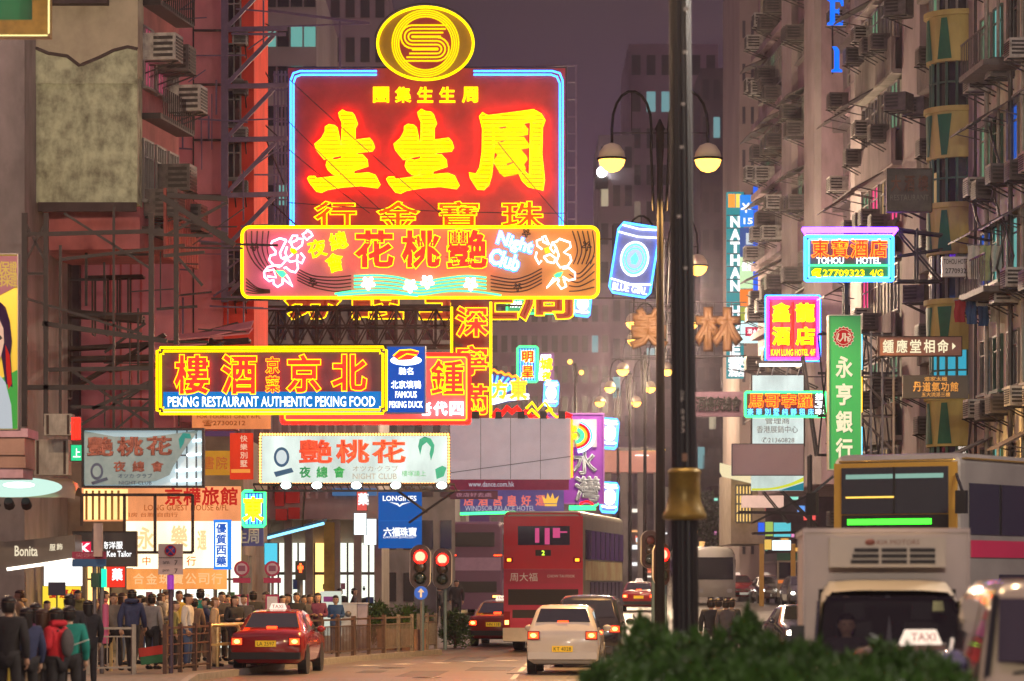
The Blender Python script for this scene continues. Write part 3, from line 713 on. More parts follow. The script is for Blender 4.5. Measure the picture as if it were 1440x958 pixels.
fl_ = [[(350,130),(300,115),(240,140),(225,170),(265,215),(265,240),(225,250),(215,285),(250,325),(310,330),(345,290),(310,265),(300,230),(330,170),(350,130)],
 [(370,150),(400,95),(435,95),(430,130),(385,150)], [(440,120),(480,120),(470,170),(430,200),(400,190),(385,150)], [(460,230),(490,265),(470,310),(430,290),(440,240)],
 [(330,260),(380,300),(430,290),(440,350),(420,380),(380,370),(345,340),(330,350)], [(355,180),(340,230),(360,270),(400,240)],
 [(300,340),(260,325),(205,340),(175,380),(180,420),(215,450),(250,440),(250,470),(280,495),(320,470),(320,430)], [(320,430),(400,490),(370,430),(350,400)], [(190,370),(250,360),(270,420),(200,410)],
 [(515,50),(500,70),(475,85),(485,105),(510,128),(530,110),(555,95),(540,70),(525,60),(515,50)]]
fr_ = [[(1050,150),(1075,125),(1160,155),(1165,190),(1110,235),(1160,260),(1170,300),(1140,345),(1080,355),(1050,310),(1070,260),(1050,200),(1020,150),(1050,150)],
 [(990,170),(960,100),(935,110),(945,150),(990,170)], [(930,125),(890,140),(895,180),(935,210)], [(890,230),(880,275),(910,330),(930,300)], [(950,270),(1000,250),(1040,280),(1030,320),(980,310),(950,270)],
 [(1100,365),(1150,360),(1200,400),(1200,450),(1150,460),(1100,430)], [(1070,450),(1060,490),(1090,530),(1130,510),(1110,450)], [(1060,440),(970,520),(1030,440)], [(1020,150),(1000,200),(1030,240),(1050,200)]]
S.tubes('flower', n_pnk, [Z(p, *L4) for p in fl_], .032, -.13)
S.tubes('flower', emit('pale_pink_neon', (1,.62,.62), 4), [Z(p, *L5) for p in fr_], .032, -.13)
S.polys('flower_core', n_yel, [Z([(385,190),(420,195),(435,225),(405,240),(380,215)], *L4)], -.16, .02)
S.polys('flower_core', n_org, [Z([(950,200),(990,190),(1000,235),(960,245)], *L5)], -.16, .02)
S.polys('leaf', n_grn, [Z([(265,365),(330,370),(350,395),(320,425),(290,400)], *L4), Z([(1030,420),(1060,400),(1105,390),(1085,430),(1050,445)], *L5)], -.16, .02)
rr_ = rad(-14)
S.text('yellow_lettering', n_yel, [('夜', 446, 350, 25, 24, -rr_*.8), ('總', 476, 339, 24, 24, -rr_), ('會', 471, 370, 24, 25, -rr_)], d=-.12, bold=.028)
big = [('花', 527, 351, 50, 49), ('桃', 592, 351, 50, 49), ('艷', 657, 351, 52, 50)]
S.text('red_lettering', n_red, big, d=-.12, bold=.06)
S.text('red_outline', n_yel, big, 'line', -.17, .045, .011)
S.text('white_lettering', n_wht, [('Night', 724, 344, 50, 22, rad(-17)), ('Club', 710, 366, 42, 21, rad(-17))], d=-.14, bold=.03)
S.text('blue_halo', n_dblu, [('Night', 724, 344, 50, 22, rad(-17)), ('Club', 710, 366, 42, 21, rad(-17))], 'line', -.06, .03, .05)
def sm(pts, n=6):           # smooth curve through points
    out = []; N = len(pts)
    for i in range(N-1):
        p0, p1, p2, p3 = pts[max(i-1,0)], pts[i], pts[i+1], pts[min(i+2,N-1)]
        for j in range(n):
            t = j/n
            out.append(tuple(.5*(2*p1[q]+(p2[q]-p0[q])*t+(2*p0[q]-5*p1[q]+4*p2[q]-p3[q])*t*t+(3*p1[q]-p0[q]-3*p2[q]+p3[q])*t**3) for q in (0,1)))
    return out+[pts[-1]]
S.tubes('green_wave', n_mint, [sm([(498,389+i*5.2),(530,388+i*5.2),(560,391+i*5),(590,398+i*4.2),(620,393+i*4.6),(655,389+i*5),(684,391+i*5.2)]) for i in range(4)]+[sm([(471,414),(500,410),(545,409),(588,415),(630,410),(670,411),(705,416)]), sm([(475,416),(540,412),(588,417)])], .03, -.12)
def five(cx, cy, r): return [(cx+r*(.62+.38*math.cos(5*a))*math.cos(a+.3), cy+r*(.62+.38*math.cos(5*a))*math.sin(a+.3)) for a in [2*math.pi*i/40 for i in range(40)]]
S.tubes('small_flower', emit('white_pink_neon', (1,.7,.78), 5), [five(x, y, 9) for x, y in ((518,399),(577,403),(601,397),(662,400))], .035, -.17, True)
S.polys('small_flower_core', n_yel, [five(x, y, 3) for x, y in ((518,399),(577,403),(601,397),(662,400))], -.19, .02)
dk = paint('unlit_tube', (.10,.05,.04), .4, 0, 0)
wv = []
for i in range(5):
    wv.append(sm([(345+i*7,322+i*3),(350+i*7,350),(366+i*5,378),(372+i*3,392)] if 0 else [(346+i*8,325),(348+i*7,350),(358+i*6,370),(372+i*5,384)]))
    wv.append(sm([(346,392+i*5),(362,405+i*2),(380,408+i)]))
    wv.append(sm([(418,378+i*4),(440,388+i*4),(470,390+i*5),(494,388+i*5)]))
    wv.append(sm([(690,388+i*5),(720,393+i*4.5),(742,388+i*5),(762,378+i*5)]))
    wv.append(sm([(805+i*7,325),(812+i*6,352),(806+i*6,372)]))
    wv.append(sm([(800,378+i*8),(815,385+i*6),(836,360+i*11)]))
S.tubes('unlit_wave_tube', dk, wv, .018, -.05, n=4)
S.tubes('unlit_flower_tube', dk, [five(358,347,6), five(825,346,7), five(740,328,6), five(728,404,6), five(440,397,6)], .016, -.05, True, n=4)
# ---- 3 beer can
def can_sign(label, box, Y, tilt, word=True, small=False):
    x0, y0, x1, y1 = box; S = Sign('can_sign', label, box, Y)
    cx, cy = (x0+x1)/2, (y0+y1)/2; hw = (x1-x0)*.36; hh = (y1-y0)*.46
    def T(u, v): 
        c, s_ = math.cos(tilt), math.sin(tilt); a, b = u*hw, v*hh
        return (cx+a*c-b*s_, cy+a*s_+b*c)
    out = [T(-.8,-1),(T(.8,-1)),T(1,-.8),T(1,.85),T(.8,1),T(-.8,1),T(-1,.85),T(-1,-.8)]
    S.polys('can_panel', paint('can_panel_blue', (.25,.30,.62), .4, 0, .1, 3), [out], 0, .15)
    r = .035 if not small else .05
    nb = f_blu if small else emit('can_blue_neon', (.05,.3,1), 4.5)
    S.tubes('can_outline', nb, [out], r, -.06, True)
    S.tubes('rim_tube', f_wht if small else n_wht, [[T(-.85,-.93),T(0,-.88),T(.85,-.93)], [T(-1,-.72),T(0,-.66),T(1,-.72)], [T(-1,.62),T(0,.7),T(1,.62)]], r*.8, -.07)
    ov = lambda a, b: [T(a*math.cos(2*math.pi*i/24), -.03+b*math.sin(2*math.pi*i/24)) for i in range(24)]
    S.polys('oval_label', f_wht if small else emit('can_label', (.65,.78,1), .9), [ov(.68,.5)], -.04, .02)
    S.tubes('oval_tube', f_wht if small else n_wht, [ov(.66,.48)], r*.8, -.07, True)
    if not small:
        S.tubes('oval_tube', nb, [ov(.56,.41), ov(.42,.3)], r*.7, -.08, True)
        S.polys('emblem', nb, [[T(-.12,.12),T(-.2,-.05),T(0,-.22),T(.2,-.05),T(.12,.12)]], -.07, .01)
    if word:
        c = T(0,.82); S.text('lettering', n_wht, [('BLUE GIRL', c[0], c[1], hw*1.7, hh*.2, -tilt)], d=-.09, bold=.02)
    return S
S = can_sign('large tilted blue and white neon beer can beside the peach sign, lettered BLUE GIRL', (852, 312, 932, 420), 97, rad(9))
for yy in (336, 419): S.rect('bracket', rust, (838, yy-1, 927, yy+1), .06, .14)
S.rect('bracket', rust, (861, 316, 863, 420), .16, .22); S.rect('bracket', rust, (921, 316, 923, 420), .16, .22)
can_sign('small neon beer can right of the grey blank billboard above the purple banner', (842, 588, 872, 632), 118, rad(5), False, True)
can_sign('small neon beer can at the right foot of the purple banner', (842, 678, 872, 722), 119, rad(4), False, True)
can_sign('small neon beer can beside the striped pair of distant signs', (762, 535, 788, 572), 150, rad(3), False, True)
can_sign('small neon beer can peeping out under the right end of the peach sign', (805, 410, 834, 446), 135, rad(6), False, True)

# ---- 4 Peking restaurant
S = Sign('neon_sign', 'restaurant neon with double yellow notched border and PEKING RESTAURANT AUTHENTIC PEKING FOOD', (220, 488, 545, 583), 85, yaw=rad(-2))
S.rect('panel', paint('restaurant_panel', (.085,.035,.085), .5, 0, .2, 2), (222, 490, 543, 581), 0, .25)
S.rect('blue_strip', emit('blue_lightbox', (.005,.22,.66), .85), (229, 551, 536, 580), -.02, -.003)
S.tubes('yellow_border', n_yel, [notch(221,489,544,582,4), notch(226,494,539,577,4)], .035, -.1, True)
b4 = [('樓', 270, 527, 46, 52), ('酒', 337, 527, 46, 52), ('京', 428, 526, 44, 50), ('北', 492, 525, 46, 48), ('京', 384, 514, 18, 22), ('菜', 384, 541, 18, 22)]
S.text('red_lettering', n_red, b4, d=-.09, bold=.04)
S.text('red_outline', emit('outline_amber_neon', (1,.42,0), 3.5), b4, 'line', -.13, .035, .012)
S.text('white_lettering', n_wht, [('PEKING RESTAURANT AUTHENTIC PEKING FOOD', 382, 565, 292, 14)], d=-.05, bold=.010)
# ---- 5 duck lightbox
S = Sign('lightbox_sign', 'deep blue lightbox with a roast duck on a white plate, lettered FAMOUS PEKING DUCK', (545, 488, 597, 580), 85.3, yaw=rad(-2))
S.rect('box', emit('duck_lightbox', (.006,.09,.5), .9), d0=0, d1=.25, frame=paint('blue_frame', (.03,.06,.2), .5, 0, .1), fw=1.5)
S.polys('plate', n_wht, [[(571+22*math.cos(2*math.pi*i/24), 507+7*math.sin(2*math.pi*i/24)) for i in range(24)]], -.03, .02)
S.polys('duck', n_red, [[(553,501),(562,493),(578,492),(589,495),(586,500),(578,506),(560,507)]], -.05, .015)
S.tubes('duck_outline', n_yel, [[(553,501),(562,493),(578,492),(589,495)], [(560,505),(572,498),(586,500)]], .016, -.06)
S.text('lettering', n_wht, [('馳名', 571, 522, 20, 10), ('北京填鴨', 571, 541, 42, 11), ('FAMOUS', 571, 555, 30, 9), ('PEKING DUCK', 571, 569, 47, 9)], d=-.02, bold=.015)
# ---- 6 red fortune teller sign
S = Sign('neon_sign', 'mauve panel with red tube border behind the duck lightbox, yellow-edged character at its right', (395, 497, 662, 597), 92)
S.rect('panel', paint('rose_panel', (.5,.18,.2), .5, 0, .2, 2, emis=(.7,.15,.2), est=.2), d0=0, d1=.25)
S.tubes('red_border', n_red, [rrect(397,499,660,595,2,1)], .05, -.1, True); S.tubes('red_border', n_org, [rrect(401,503,656,591,2,1)], .025, -.1, True)
S.text('large_lettering', n_red, [('鍾', 629, 531, 44, 46)], d=-.09, bold=.035)
S.text('large_outline', n_yel, [('鍾', 629, 531, 44, 46)], 'line', -.13, .03, .013)
S.text('white_lettering', emit('pinkish_white_neon', (1,.7,.75), 3.5), row('老代四', 597, 642, 575, 18, 18), d=-.08, bold=.04)
# ---- 7 tall vertical yellow
S = Sign('vertical_neon_sign', 'tall dark vertical sign between two yellow tubes with orange edged red characters', (634, 405, 692, 590), 112)
S.rect('panel', paint('vertical_panel', (.10,.04,.045), .5, 0, .2, 2), d0=0, d1=.25)
S.tubes('yellow_border', n_yel, [[(635,432),(635,588)], [(690,425),(690,588)]], .05, -.1)
v7 = col('深寧滿', 664, 453, 562, 42, 40)
S.text('lettering', n_red, v7, d=-.09, bold=.035); S.text('outline', emit('outline_amber_neon', (1,.42,0), 3.5), v7, 'line', -.13, .035, .014)
# ---- 8 bulb bordered lightbox
lb_w = lit_box('white_lightbox', (.82,.94,.86), .9)
S = Sign('lightbox_sign', 'pale night club lightbox ringed with amber bulbs, with a woman’s face and a can', (365, 610, 632, 682), 88)
S.rect('box', lb_w, (368, 613, 629, 679), 0, .3, frame=rust, fw=4)
bl = MB()
for i in range(66): 
    for yy in (611, 680.5): bl.ball(S.pt(367+i*263/65, yy, -.06), .035, n=5, m=4)
for i in range(16):
    for xx in (366, 631): bl.ball(S.pt(xx, 615+i*62/15, -.06), .035, n=5, m=4)
bl.build('bulb_border', emit('border_bulb', (1,.4,.08), 5), S.o)
S.rect('sun_bleached_patch', emit('lightbox_cream', (.95,.93,.80), .8), (440, 617, 560, 650), -.006, -.002) if False else None
m_ltr = paint('salmon_letter', (.75,.10,.05), .5, 0, .2, 4, emis=(1,.12,.06), est=.30); m_teal = paint('teal_letter', (.01,.25,.24), .5, 0, .1, emis=(.01,.3,.28), est=.25)
m_lgreen = paint('green_letter', (.02,.35,.12), .5, 0, .1, emis=(.02,.4,.15), est=.25); m_lgrey = paint('grey_letter', (.25,.3,.33), .5, 0, .1, emis=(.3,.35,.4), est=.2)
m_lnavy = paint('navy_letter', (.03,.12,.25), .5, 0, .1, emis=(.03,.15,.35), est=.25)
S.text('lettering', m_ltr, [('艷', 444, 635, 44, 31), ('桃', 496, 635, 44, 31), ('花', 547, 635, 44, 31)], d=-.01, bold=.035)
S.text('green_lettering', m_lgreen, row('夜總會', 429, 477, 664, 15, 15), d=-.01, bold=.03)
S.text('grey_lettering', m_lgrey, [('オツカ·クラブ', 528, 659, 64, 8), ('NIGHT CLUB', 527, 670, 62, 8)], d=-.01)
S.text('green_lettering', m_lgreen, [('樓塚議上', 582, 666, 34, 8)], d=-.01)
S.polys('face_hair', m_teal, [[(591,640),(588,628),(590,618),(597,614),(606,617),(611,626),(610,636),(606,648),(604,638),(606,629),(600,622),(594,627),(592,635)], [(612,660),(622,655),(628,658),(624,670),(614,674)]], -.012, .009)
S.polys('printed_can', m_lnavy, [[(396+11*math.cos(a)*1.0, 643+14*math.sin(a)) for a in [2*math.pi*i/20 for i in range(20)]], [(385,664),(410,658),(413,664),(388,671)]], -.012, .009)
S.polys('printed_can_label', emit('lightbox_spot', (.85,.95,.95), .75), [[(396+7.5*math.cos(a), 643+10*math.sin(a)) for a in [2*math.pi*i/20 for i in range(20)]]], -.02, .003)
# gantry with bright floods under it
S = Sign('lamp_gantry', 'dark steel gantry with five cold floodlights under the bulb-bordered lightbox', (360, 680, 640, 692), 87.6, cat='gantry')
m = MB()
for yy in (682, 691): m.bar(S.pt(358, yy, -.5), S.pt(640, yy, -.5), .06)
for i in range(29): m.bar(S.pt(358+i*10, 682, -.5), S.pt(363+i*10, 691, -.5), .03)
m.bar(S.pt(640,691,-.5), S.pt(575,735,.2), .05); m.bar(S.pt(560,691,-.5), S.pt(600,720,.2), .05); m.bar(S.pt(430,692,-.5), S.pt(425,740,0), .05)
m.build('steelwork', steel, S.o)
for x in (405, 448, 503, 558, 622):
    h = MB(); h.box(*(lambda c: (c.x-.16, c.x+.16, -.75, -.5))(S.pt(x, 684)), S.pt(x, 687).z, S.pt(x, 680).z); ho = h.build('floodlight', steel, S.o)
    h = MB(); c = S.pt(x, 684); h.ball((c.x, -.80, c.z), .13, .05, .09, 10, 6); h.build('lamp_face', emit('cold_flood', (.75,1,.95), 14), ho)
# ---- 9 torn banner box
S = Sign('lightbox_sign', 'old framed night club box with a torn sagging banner and bare tubes on the right', (115, 602, 287, 686), 70)
S.rect('back_panel', paint('pale_back', (.55,.65,.68), .6, 0, .1, emis=(.6,.85,.95), est=.32), (118, 605, 284, 683), .15, .25, frame=steel, fw=3, fd=.2)
ban = paint('torn_banner', (.24,.27,.26), .7, 0, .25, 2.5, emis=(.35,.62,.62), est=.2)
bp = [(118,606),(160,614),(205,615),(245,610),(279,605),(262,628),(244,655),(238,668),(220,676),(180,682),(118,682)]
S.polys('banner', ban, [bp], .03, .02)
S.tubes('tube_light', emit('strip_tube', (.8,.95,1), 3), [[(246,662),(282,660)], [(262,640),(282,639)], [(270,620),(282,619)], [(240,676),(282,675)]], .03, .1)
m_old = paint('faded_red_letter', (.42,.16,.12), .7, 0, .35, 6); m_oldb = paint('faded_blue_letter', (.10,.13,.22), .7, 0, .2, 6)
S.text('lettering', m_old, [('艷', 141, 628, 34, 25), ('桃', 183, 628, 34, 25), ('花', 224, 627, 33, 25)], d=.022, bold=.045)
S.text('lettering', m_old, row('夜總會', 168, 221, 656, 16, 14), d=.022, bold=.035)
S.text('small_lettering', m_oldb, [('オツカ·クラブ', 190, 669, 48, 6), ('NIGHT CLUB', 190, 679, 46, 5)], d=.022, bold=.01)
S.polys('printed_can', m_oldb, [[(136+9*math.cos(a), 663+12*math.sin(a)) for a in [2*math.pi*i/20 for i in range(20)]], [(128,678),(150,671),(152,675),(130,682)]], .018, .008)
S.polys('printed_can_label', ban, [[(136+6*math.cos(a), 663+8*math.sin(a)) for a in [2*math.pi*i/20 for i in range(20)]]], .012, .003)
S.polys('printed_hair', m_teal, [[(253,632),(251,618),(257,609),(267,610),(269,617),(260,616),(258,624)]], .018, .008)
m = MB(); [m.bar(S.pt(x, 605, .14), S.pt(x, 683, .14), .025) for x in (248, 262, 275)]; m.bar(S.pt(245,640,.14), S.pt(284,640,.14), .025); m.build('wire_grid', steel, S.o)
# ---- street level light boxes on the left
def plain(label, box, Y, facemat, texts, frame=None, name='lightbox_sign', th=.25, fw=2, yaw=0):
    S = Sign(name, label, box, Y, yaw=yaw); S.rect('box', facemat, d0=0, d1=th, frame=frame, fw=fw)
    for mat, items, bold in texts: S.text('lettering', mat, items, d=-.008, bold=bold)
    return S
def lbx(name, c, st, smp=True): return lit_box(name, c, st)
t_red = paint('sign_red', (.5,.02,.02), .5, 0, .1, emis=(.8,.02,.01), est=.3); t_blk = paint('sign_black', (.02,.02,.02), .5, 0, 0)
t_wht = emit('lit_white_letter', (1,1,1), 1.2, False); t_whd = paint('white_letter', (.75,.75,.72), .5, 0, .1)
t_brn = paint('sign_brown', (.35,.10,.02), .5, 0, .1, emis=(.5,.12,.02), est=.3)
t_org = paint('sign_orange', (.6,.14,.03), .5, 0, .1, emis=(.9,.2,.03), est=.45)
t_gold = paint('gold_letter', (.65,.42,.12), .4, .3, .2, 6); t_cream = emit('cream_lit_letter', (1,.86,.55), .95, False)
plain('narrow orange lightbox with the phone number 27300212 under the restaurant neon', (270, 581, 380, 603), 94, lbx('orange_lightbox', (1,.30,.10), .75), [(t_brn, [('FOR TOURIST ONLY 6/FL', 322, 586, 90, 5), ('☎27300212', 315, 595, 60, 9)], .015)])
plain('amber box lettered with two characters for an academy, behind the torn banner', (284, 634, 324, 668), 84, lbx('amber_lightbox', (1,.42,.04), .5), [(t_brn, [('書', 294, 651, 15, 18), ('院', 312, 651, 15, 18)], .012)])
S = plain('small red hanging box with white vertical characters beside the bulb-bordered lightbox', (323, 609, 354, 674), 83, lbx('red_lightbox', (1,.06,.02), .7), [(emit('peach_letter', (1,.6,.4), .8, False), col('快樂別墅', 343, 617, 652, 10, 9), .012)], yaw=rad(-6))
S.rect('footer', emit('orange_footer', (1,.35,.06), .8, False), (325, 660, 352, 665), -.02, -.004)
S = plain('wide orange guest house board with red characters and GUEST HOUSE 6/FL', (115, 684, 338, 733), 88.5, lbx('peach_lightbox', (1,.36,.14), .92), [(t_red, row('京樺旅館', 244, 322, 698, 23, 24), .03), (t_brn, [('LONG GUEST HOUSE 6/FL', 262, 714, 118, 8)], .012), (t_brn, [('租房 台胞 自由行', 212, 724, 76, 6)], .012)])
S.rect('bright_patch', lbx('hot_yellow_lightbox', (1,.68,.25), 1.5), (118, 688, 180, 731), -.03, -.004)
m = MB(); [m.bar(S.pt(122+i*9, 690, -.05), S.pt(122+i*9, 731, -.05), .06) for i in range(6)]; m.build('vertical_slat', paint('ochre_slat', (.5,.25,.05), .5, 0, .1), S.o)
S = plain('glowing white and yellow shop lightbox with pale characters in two columns', (176, 733, 338, 799), 87.8, lbx('white_hot_lightbox', (1,.84,.5), 1.9), [(emit('pale_orange_letter', (1,.62,.3), 1.1, False), [('永', 205, 757, 22, 30), ('樂', 252, 755, 22, 30), ('通', 284, 760, 12, 26)], .03), (t_org, [('中', 206, 789, 11, 12), ('行', 269, 789, 13, 13)], .015)])
S = Sign('lightbox_sign', 'vertical lightbox of white characters on blue within a white and blue border, left pavement', (300, 731, 323, 801), 86.5, yaw=rad(-8))
S.rect('box', emit('blue_face', (.03,.25,.85), 1.0), d0=0, d1=.25); S.rect('inner', emit('white_face', (.9,.97,1), 1.4), (303, 735, 320, 797), -.02, -.004)
S.text('lettering', paint('blue_letter', (.02,.10,.4), .5, 0, 0, emis=(.01,.12,.6), est=.6), col('優質西藥', 311.5, 743, 789, 14, 13), d=-.028, bold=.03)
S = plain('long orange awning board with washed out characters above the crowd', (178, 800, 318, 829), 87, lbx('deep_peach_lightbox', (1,.36,.09), 1.0), [(emit('orange_pale_letter', (1,.55,.25), .95, False), row('合金珠寶公司行', 195, 305, 814, 15, 15), .015)])
# steel frame left empty
S = Sign('sign_frame', 'bare rusty steel frame standing in front of the guest house board', (113, 693, 272, 780), 80, cat='frame')
m = MB()
for a, b in (((115,696),(271,696)), ((175,777),(271,777)), ((271,696),(271,777)), ((115,696),(115,740)), ((218,696),(218,777)), ((175,696),(175,777))): m.bar(S.pt(*a), S.pt(*b), .07)
m.build('steelwork', rust, S.o)
S = Sign('neon_sign', 'green framed neon panel of blue and white stripes with one orange character', (341, 690, 374, 741), 90, yaw=rad(-6))
S.rect('panel', paint('navy_panel', (.03,.05,.2), .5, 0, 0), d0=0, d1=.15)
S.tubes('green_border', n_grn, [rrect(342,691,373,740,2,1)], .045, -.06, True)
S.tubes('stripe_tube', n_cyn, [[(x, 695), (x, 737)] for x in (347, 357, 367)], .03, -.05); S.tubes('stripe_tube', n_dblu, [[(x, 695), (x, 737)] for x in (352, 362)], .03, -.05)
S.text('lettering', n_org, [('東', 357, 716, 26, 32)], d=-.12, bold=.05); S.text('outline', n_yel, [('東', 357, 716, 26, 32)], 'line', -.15, .03, .015)
plain('navy plate with two white characters under the striped neon panel', (337, 740, 370, 768), 91, paint('navy_plate', (.05,.05,.14), .5, 0, .1, emis=(.05,.05,.2), est=.3), [(t_whd, [('生', 340, 755, 14, 17), ('周', 356, 754, 16, 20)], .02)])
S = plain('dark tailor sign with red K square and KIN KEE TAILOR lettering', (103, 748, 191, 796), 76, paint('tailor_board', (.05,.045,.045), .4, 0, .1, 3), [(t_wht, row('建奇洋服', 138, 168, 767, 9, 10), .02), (t_wht, [('Kwun Kee Tailor', 157, 779, 56, 8)], .02)], frame=rust, fw=1)
S.rect('red_square', emit('red_logo', (.9,.02,.08), .9), (110, 762, 128, 780), -.02, -.004); S.text('logo_lettering', t_wht, [('K', 120, 771, 14, 13)], d=-.026, bold=.03); S.rect('logo_bar', t_wht, (112, 765, 114.5, 778), -.027, -.022)
# clothing shop fascia, curved canopy, purple eaves
S = Sign('shop_fascia', 'grey metal shop fascia with cream cut-out letters at the left edge', (-30, 752, 106, 800), 74, cat='shop front')
m_fas = paint('brown_metal_fascia', (.17,.15,.13), .35, .5, .15, 2)
S.polys('fascia', m_fas, [[(-30,758),(10,762),(60,757),(105,752),(106,786),(60,793),(10,800),(-30,797)]], 0, 1.2)
S.rect('glow_strip', emit('under_fascia_glow', (1,.9,.75), 2.2), (14, 799, 100, 800), -.05, .9) if False else None
S.tubes('glow_strip', emit('under_fascia_glow', (1,.9,.75), 3), [[(10,801),(60,794),(105,787)]], .04, -.02)
S.text('lettering', emit('cream_letter', (1,.85,.6), .8, False), [('Bonita', 37, 775, 32, 14), ('服', 74, 770, 8, 9), ('飾', 84, 769, 8, 9)], d=-.02, bold=.02)
S = Sign('curved_canopy', 'rounded metal canopy lit from within beside the left edge', (-30, 670, 112, 705), 76, cat='canopy')
m = MB(); rings = []
for i in range(15):
    a = rad(10+150*i/14); px_ = [-30, 60, 96, 108, 111]
    rings.append([S.pt(x, 707-34*math.sin(a)*(1 if j < 3 else .82-.2*(j-3)), -.9*math.cos(a)*(1 if j < 3 else .8)) for j, x in enumerate(px_)])
m.loft(rings, cap=False, closed=False); m.build('shell', paint('gold_metal_shell', (.45,.38,.25), .3, .7, .1, 3), S.o)
S.polys('lit_soffit', emit('green_white_soffit', (.62,.9,.78), .95), [[(26+70*math.cos(a), 687+14*math.sin(a)) for a in [2*math.pi*i/32 for i in range(32)]]], -1.02, .02); S.polys('soffit_lamp', emit('soffit_lamp', (1,1,.95), 3), [[(36+22*math.cos(a), 684+4*math.sin(a)) for a in [2*math.pi*i/20 for i in range(20)]]], -1.05, .02)
for x in (0, 20, 44): 
    m = MB(); m.cyl(S.pt(x, 706, -.9), S.pt(x, 712, -.7), .1, .13, 8); m.build('spotlight', steel, S.o)
S = Sign('cornice', 'stack of stepped purple cornices at the left edge under the portrait poster', (-30, 603, 40, 672), 72, cat='cornice')
m_pcor = paint('mauve_cornice', (.42,.27,.34), .7, 0, .15, 3); m_brc = paint('brown_cornice', (.30,.19,.16), .7, 0, .15, 3)
for i, (y0, y1, e) in enumerate(((603,615,40), (615.2,640,35), (640.2,658,36), (658.2,672,32))): S.rect('moulding', (m_pcor, m_brc, m_brc, m_pcor)[i], (-30, y0, e, y1), -.1+.05*i, 1.5)
# portrait poster
S = Sign('poster', 'tall yellow-green lightbox poster of a long-haired woman at the left edge', (-50, 358, 25, 604), 66, cat='poster')
m_pos = paint('poster_yellow', (.42,.35,.04), .5, 0, 0, emis=(1,.62,.05), est=.10)
S.rect('board', m_pos, d0=0, d1=.3, frame=greyw, fw=1)
S.polys('green_foot', emit('poster_green', (.12,.6,.1), .5, False), [[(-50,560),(25,520),(25,603),(-50,603)]], -.012, .008)
S.polys('pink_top', emit('poster_pink', (.9,.30,.28), .45, False), [[(-50,360),(25,360),(25,402),(0,415),(-50,418)]], -.012, .008)
S.polys('hair', emit('poster_hair', (.06,.02,.05), .6, False), [[(-50,424),(-5,420),(8,432),(14,452),(17,480),(15,500),(18,545),(8,540),(2,500),(-50,560)]], -.024, .008)
S.polys('face', emit('poster_skin', (.95,.55,.38), .75, False), [[(-50,440),(-2,446),(5,462),(6,482),(2,500),(-6,516),(-20,520),(-50,515)]], -.034, .006)
S.polys('eye', t_blk, [[(-4,474),(1,472),(4,476),(0,479)]], -.042, .005); S.polys('mouth', t_red, [[(-10,500),(-3,499),(0,502),(-6,505)]], -.042, .005)
S.polys('dress', emit('poster_dress', (.75,.8,.85), .6, False), [[(-50,545),(-5,522),(8,538),(16,570),(18,603),(-50,603)]], -.030, .004)
S.polys('red_lock', emit('poster_red', (.8,.03,.02), .6, False), [[(8,485),(14,500),(17,540),(12,548),(9,520)]], -.038, .006)
S.text('lettering', emit('poster_letter', (1,.62,.12), .6, False), [('保', 6, 377, 16, 18), ('證', 19, 377, 10, 18), ('採', 8, 394, 16, 18), ('證', 20, 394, 9, 18)], d=-.03, bold=.02)
# green sign top left
S = Sign('hanging_sign', 'green board in a thick gilt frame hanging at the top left corner', (-40, -60, 70, 52), 55, cat='sign')
S.rect('board', paint('green_board', (.02,.24,.09), .5, 0, .06, 2), (-40, -60, 48, 31), -.1, .3)
gm = paint('gilt_frame', (.50,.30,.06), .3, .6, .25, 4)
S.polys('gilt_frame', gm, [[(-40,31.2),(48,31.2),(48,-60),(70,-60),(70,52),(-40,52)]], -.22, .5)
S.tubes('edge_lamp', emit('edge_lamp', (.9,.8,.3), 1.6, False), [[(-40,52.5),(69,52.5)], [(71,50),(71,-50)]], .015, -.2)
# ---- blank billboard
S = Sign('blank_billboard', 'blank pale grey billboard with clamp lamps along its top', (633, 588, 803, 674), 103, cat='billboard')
S.rect('board', paint('blank_board_glow', (.72,.72,.76), .45, 0, .10, 1.2, emis=(.6,.57,.68), est=.24), d0=0, d1=.35)  # unlit board, a faint glow is added to brighten its face
for x in (669, 701, 733, 764, 790):
    m = MB(); c = S.pt(x, 588); m.box(c.x-.11, c.x+.11, -.35, .1, c.z-.02, c.z+.2); m.bar((c.x, 0, c.z), (c.x, -.3, c.z+.1), .04); m.build('clamp_lamp', black, S.o)
m = MB(); m.bar(S.pt(633,665,-.02), S.pt(803,642,-.02), .02); [m.bar(S.pt(x,588,-.006), S.pt(x,674,-.006), .015) for x in (676, 718, 760)]; m.build('seam_wire', steel2, S.o)
S.tubes('edge_tube', f_org, [[(804,590),(804,672)]], .04, 0)
# fringe of red and yellow tubes above it
S = Sign('neon_fringe', 'ragged fringe of red and yellow neon rising over the blank billboard', (690, 560, 803, 590), 109, cat='neon')
zz = [(692+i*7, 586-(7 if i % 2 else 0)-8*math.sin(i*.4)) for i in range(17)]
S.tubes('red_tube', f_red, [zz, [(x, y+4) for x, y in zz]], .05, 0); S.tubes('yellow_tube', f_yel, [[(742+i*6, 582-6*math.sin(i*1.6)) for i in range(9)], [(740,575),(748,566),(756,577),(766,566),(776,578)]], .05, -.02); S.tubes('rail', steel, [[(690,589),(803,589)]], .04, .1)
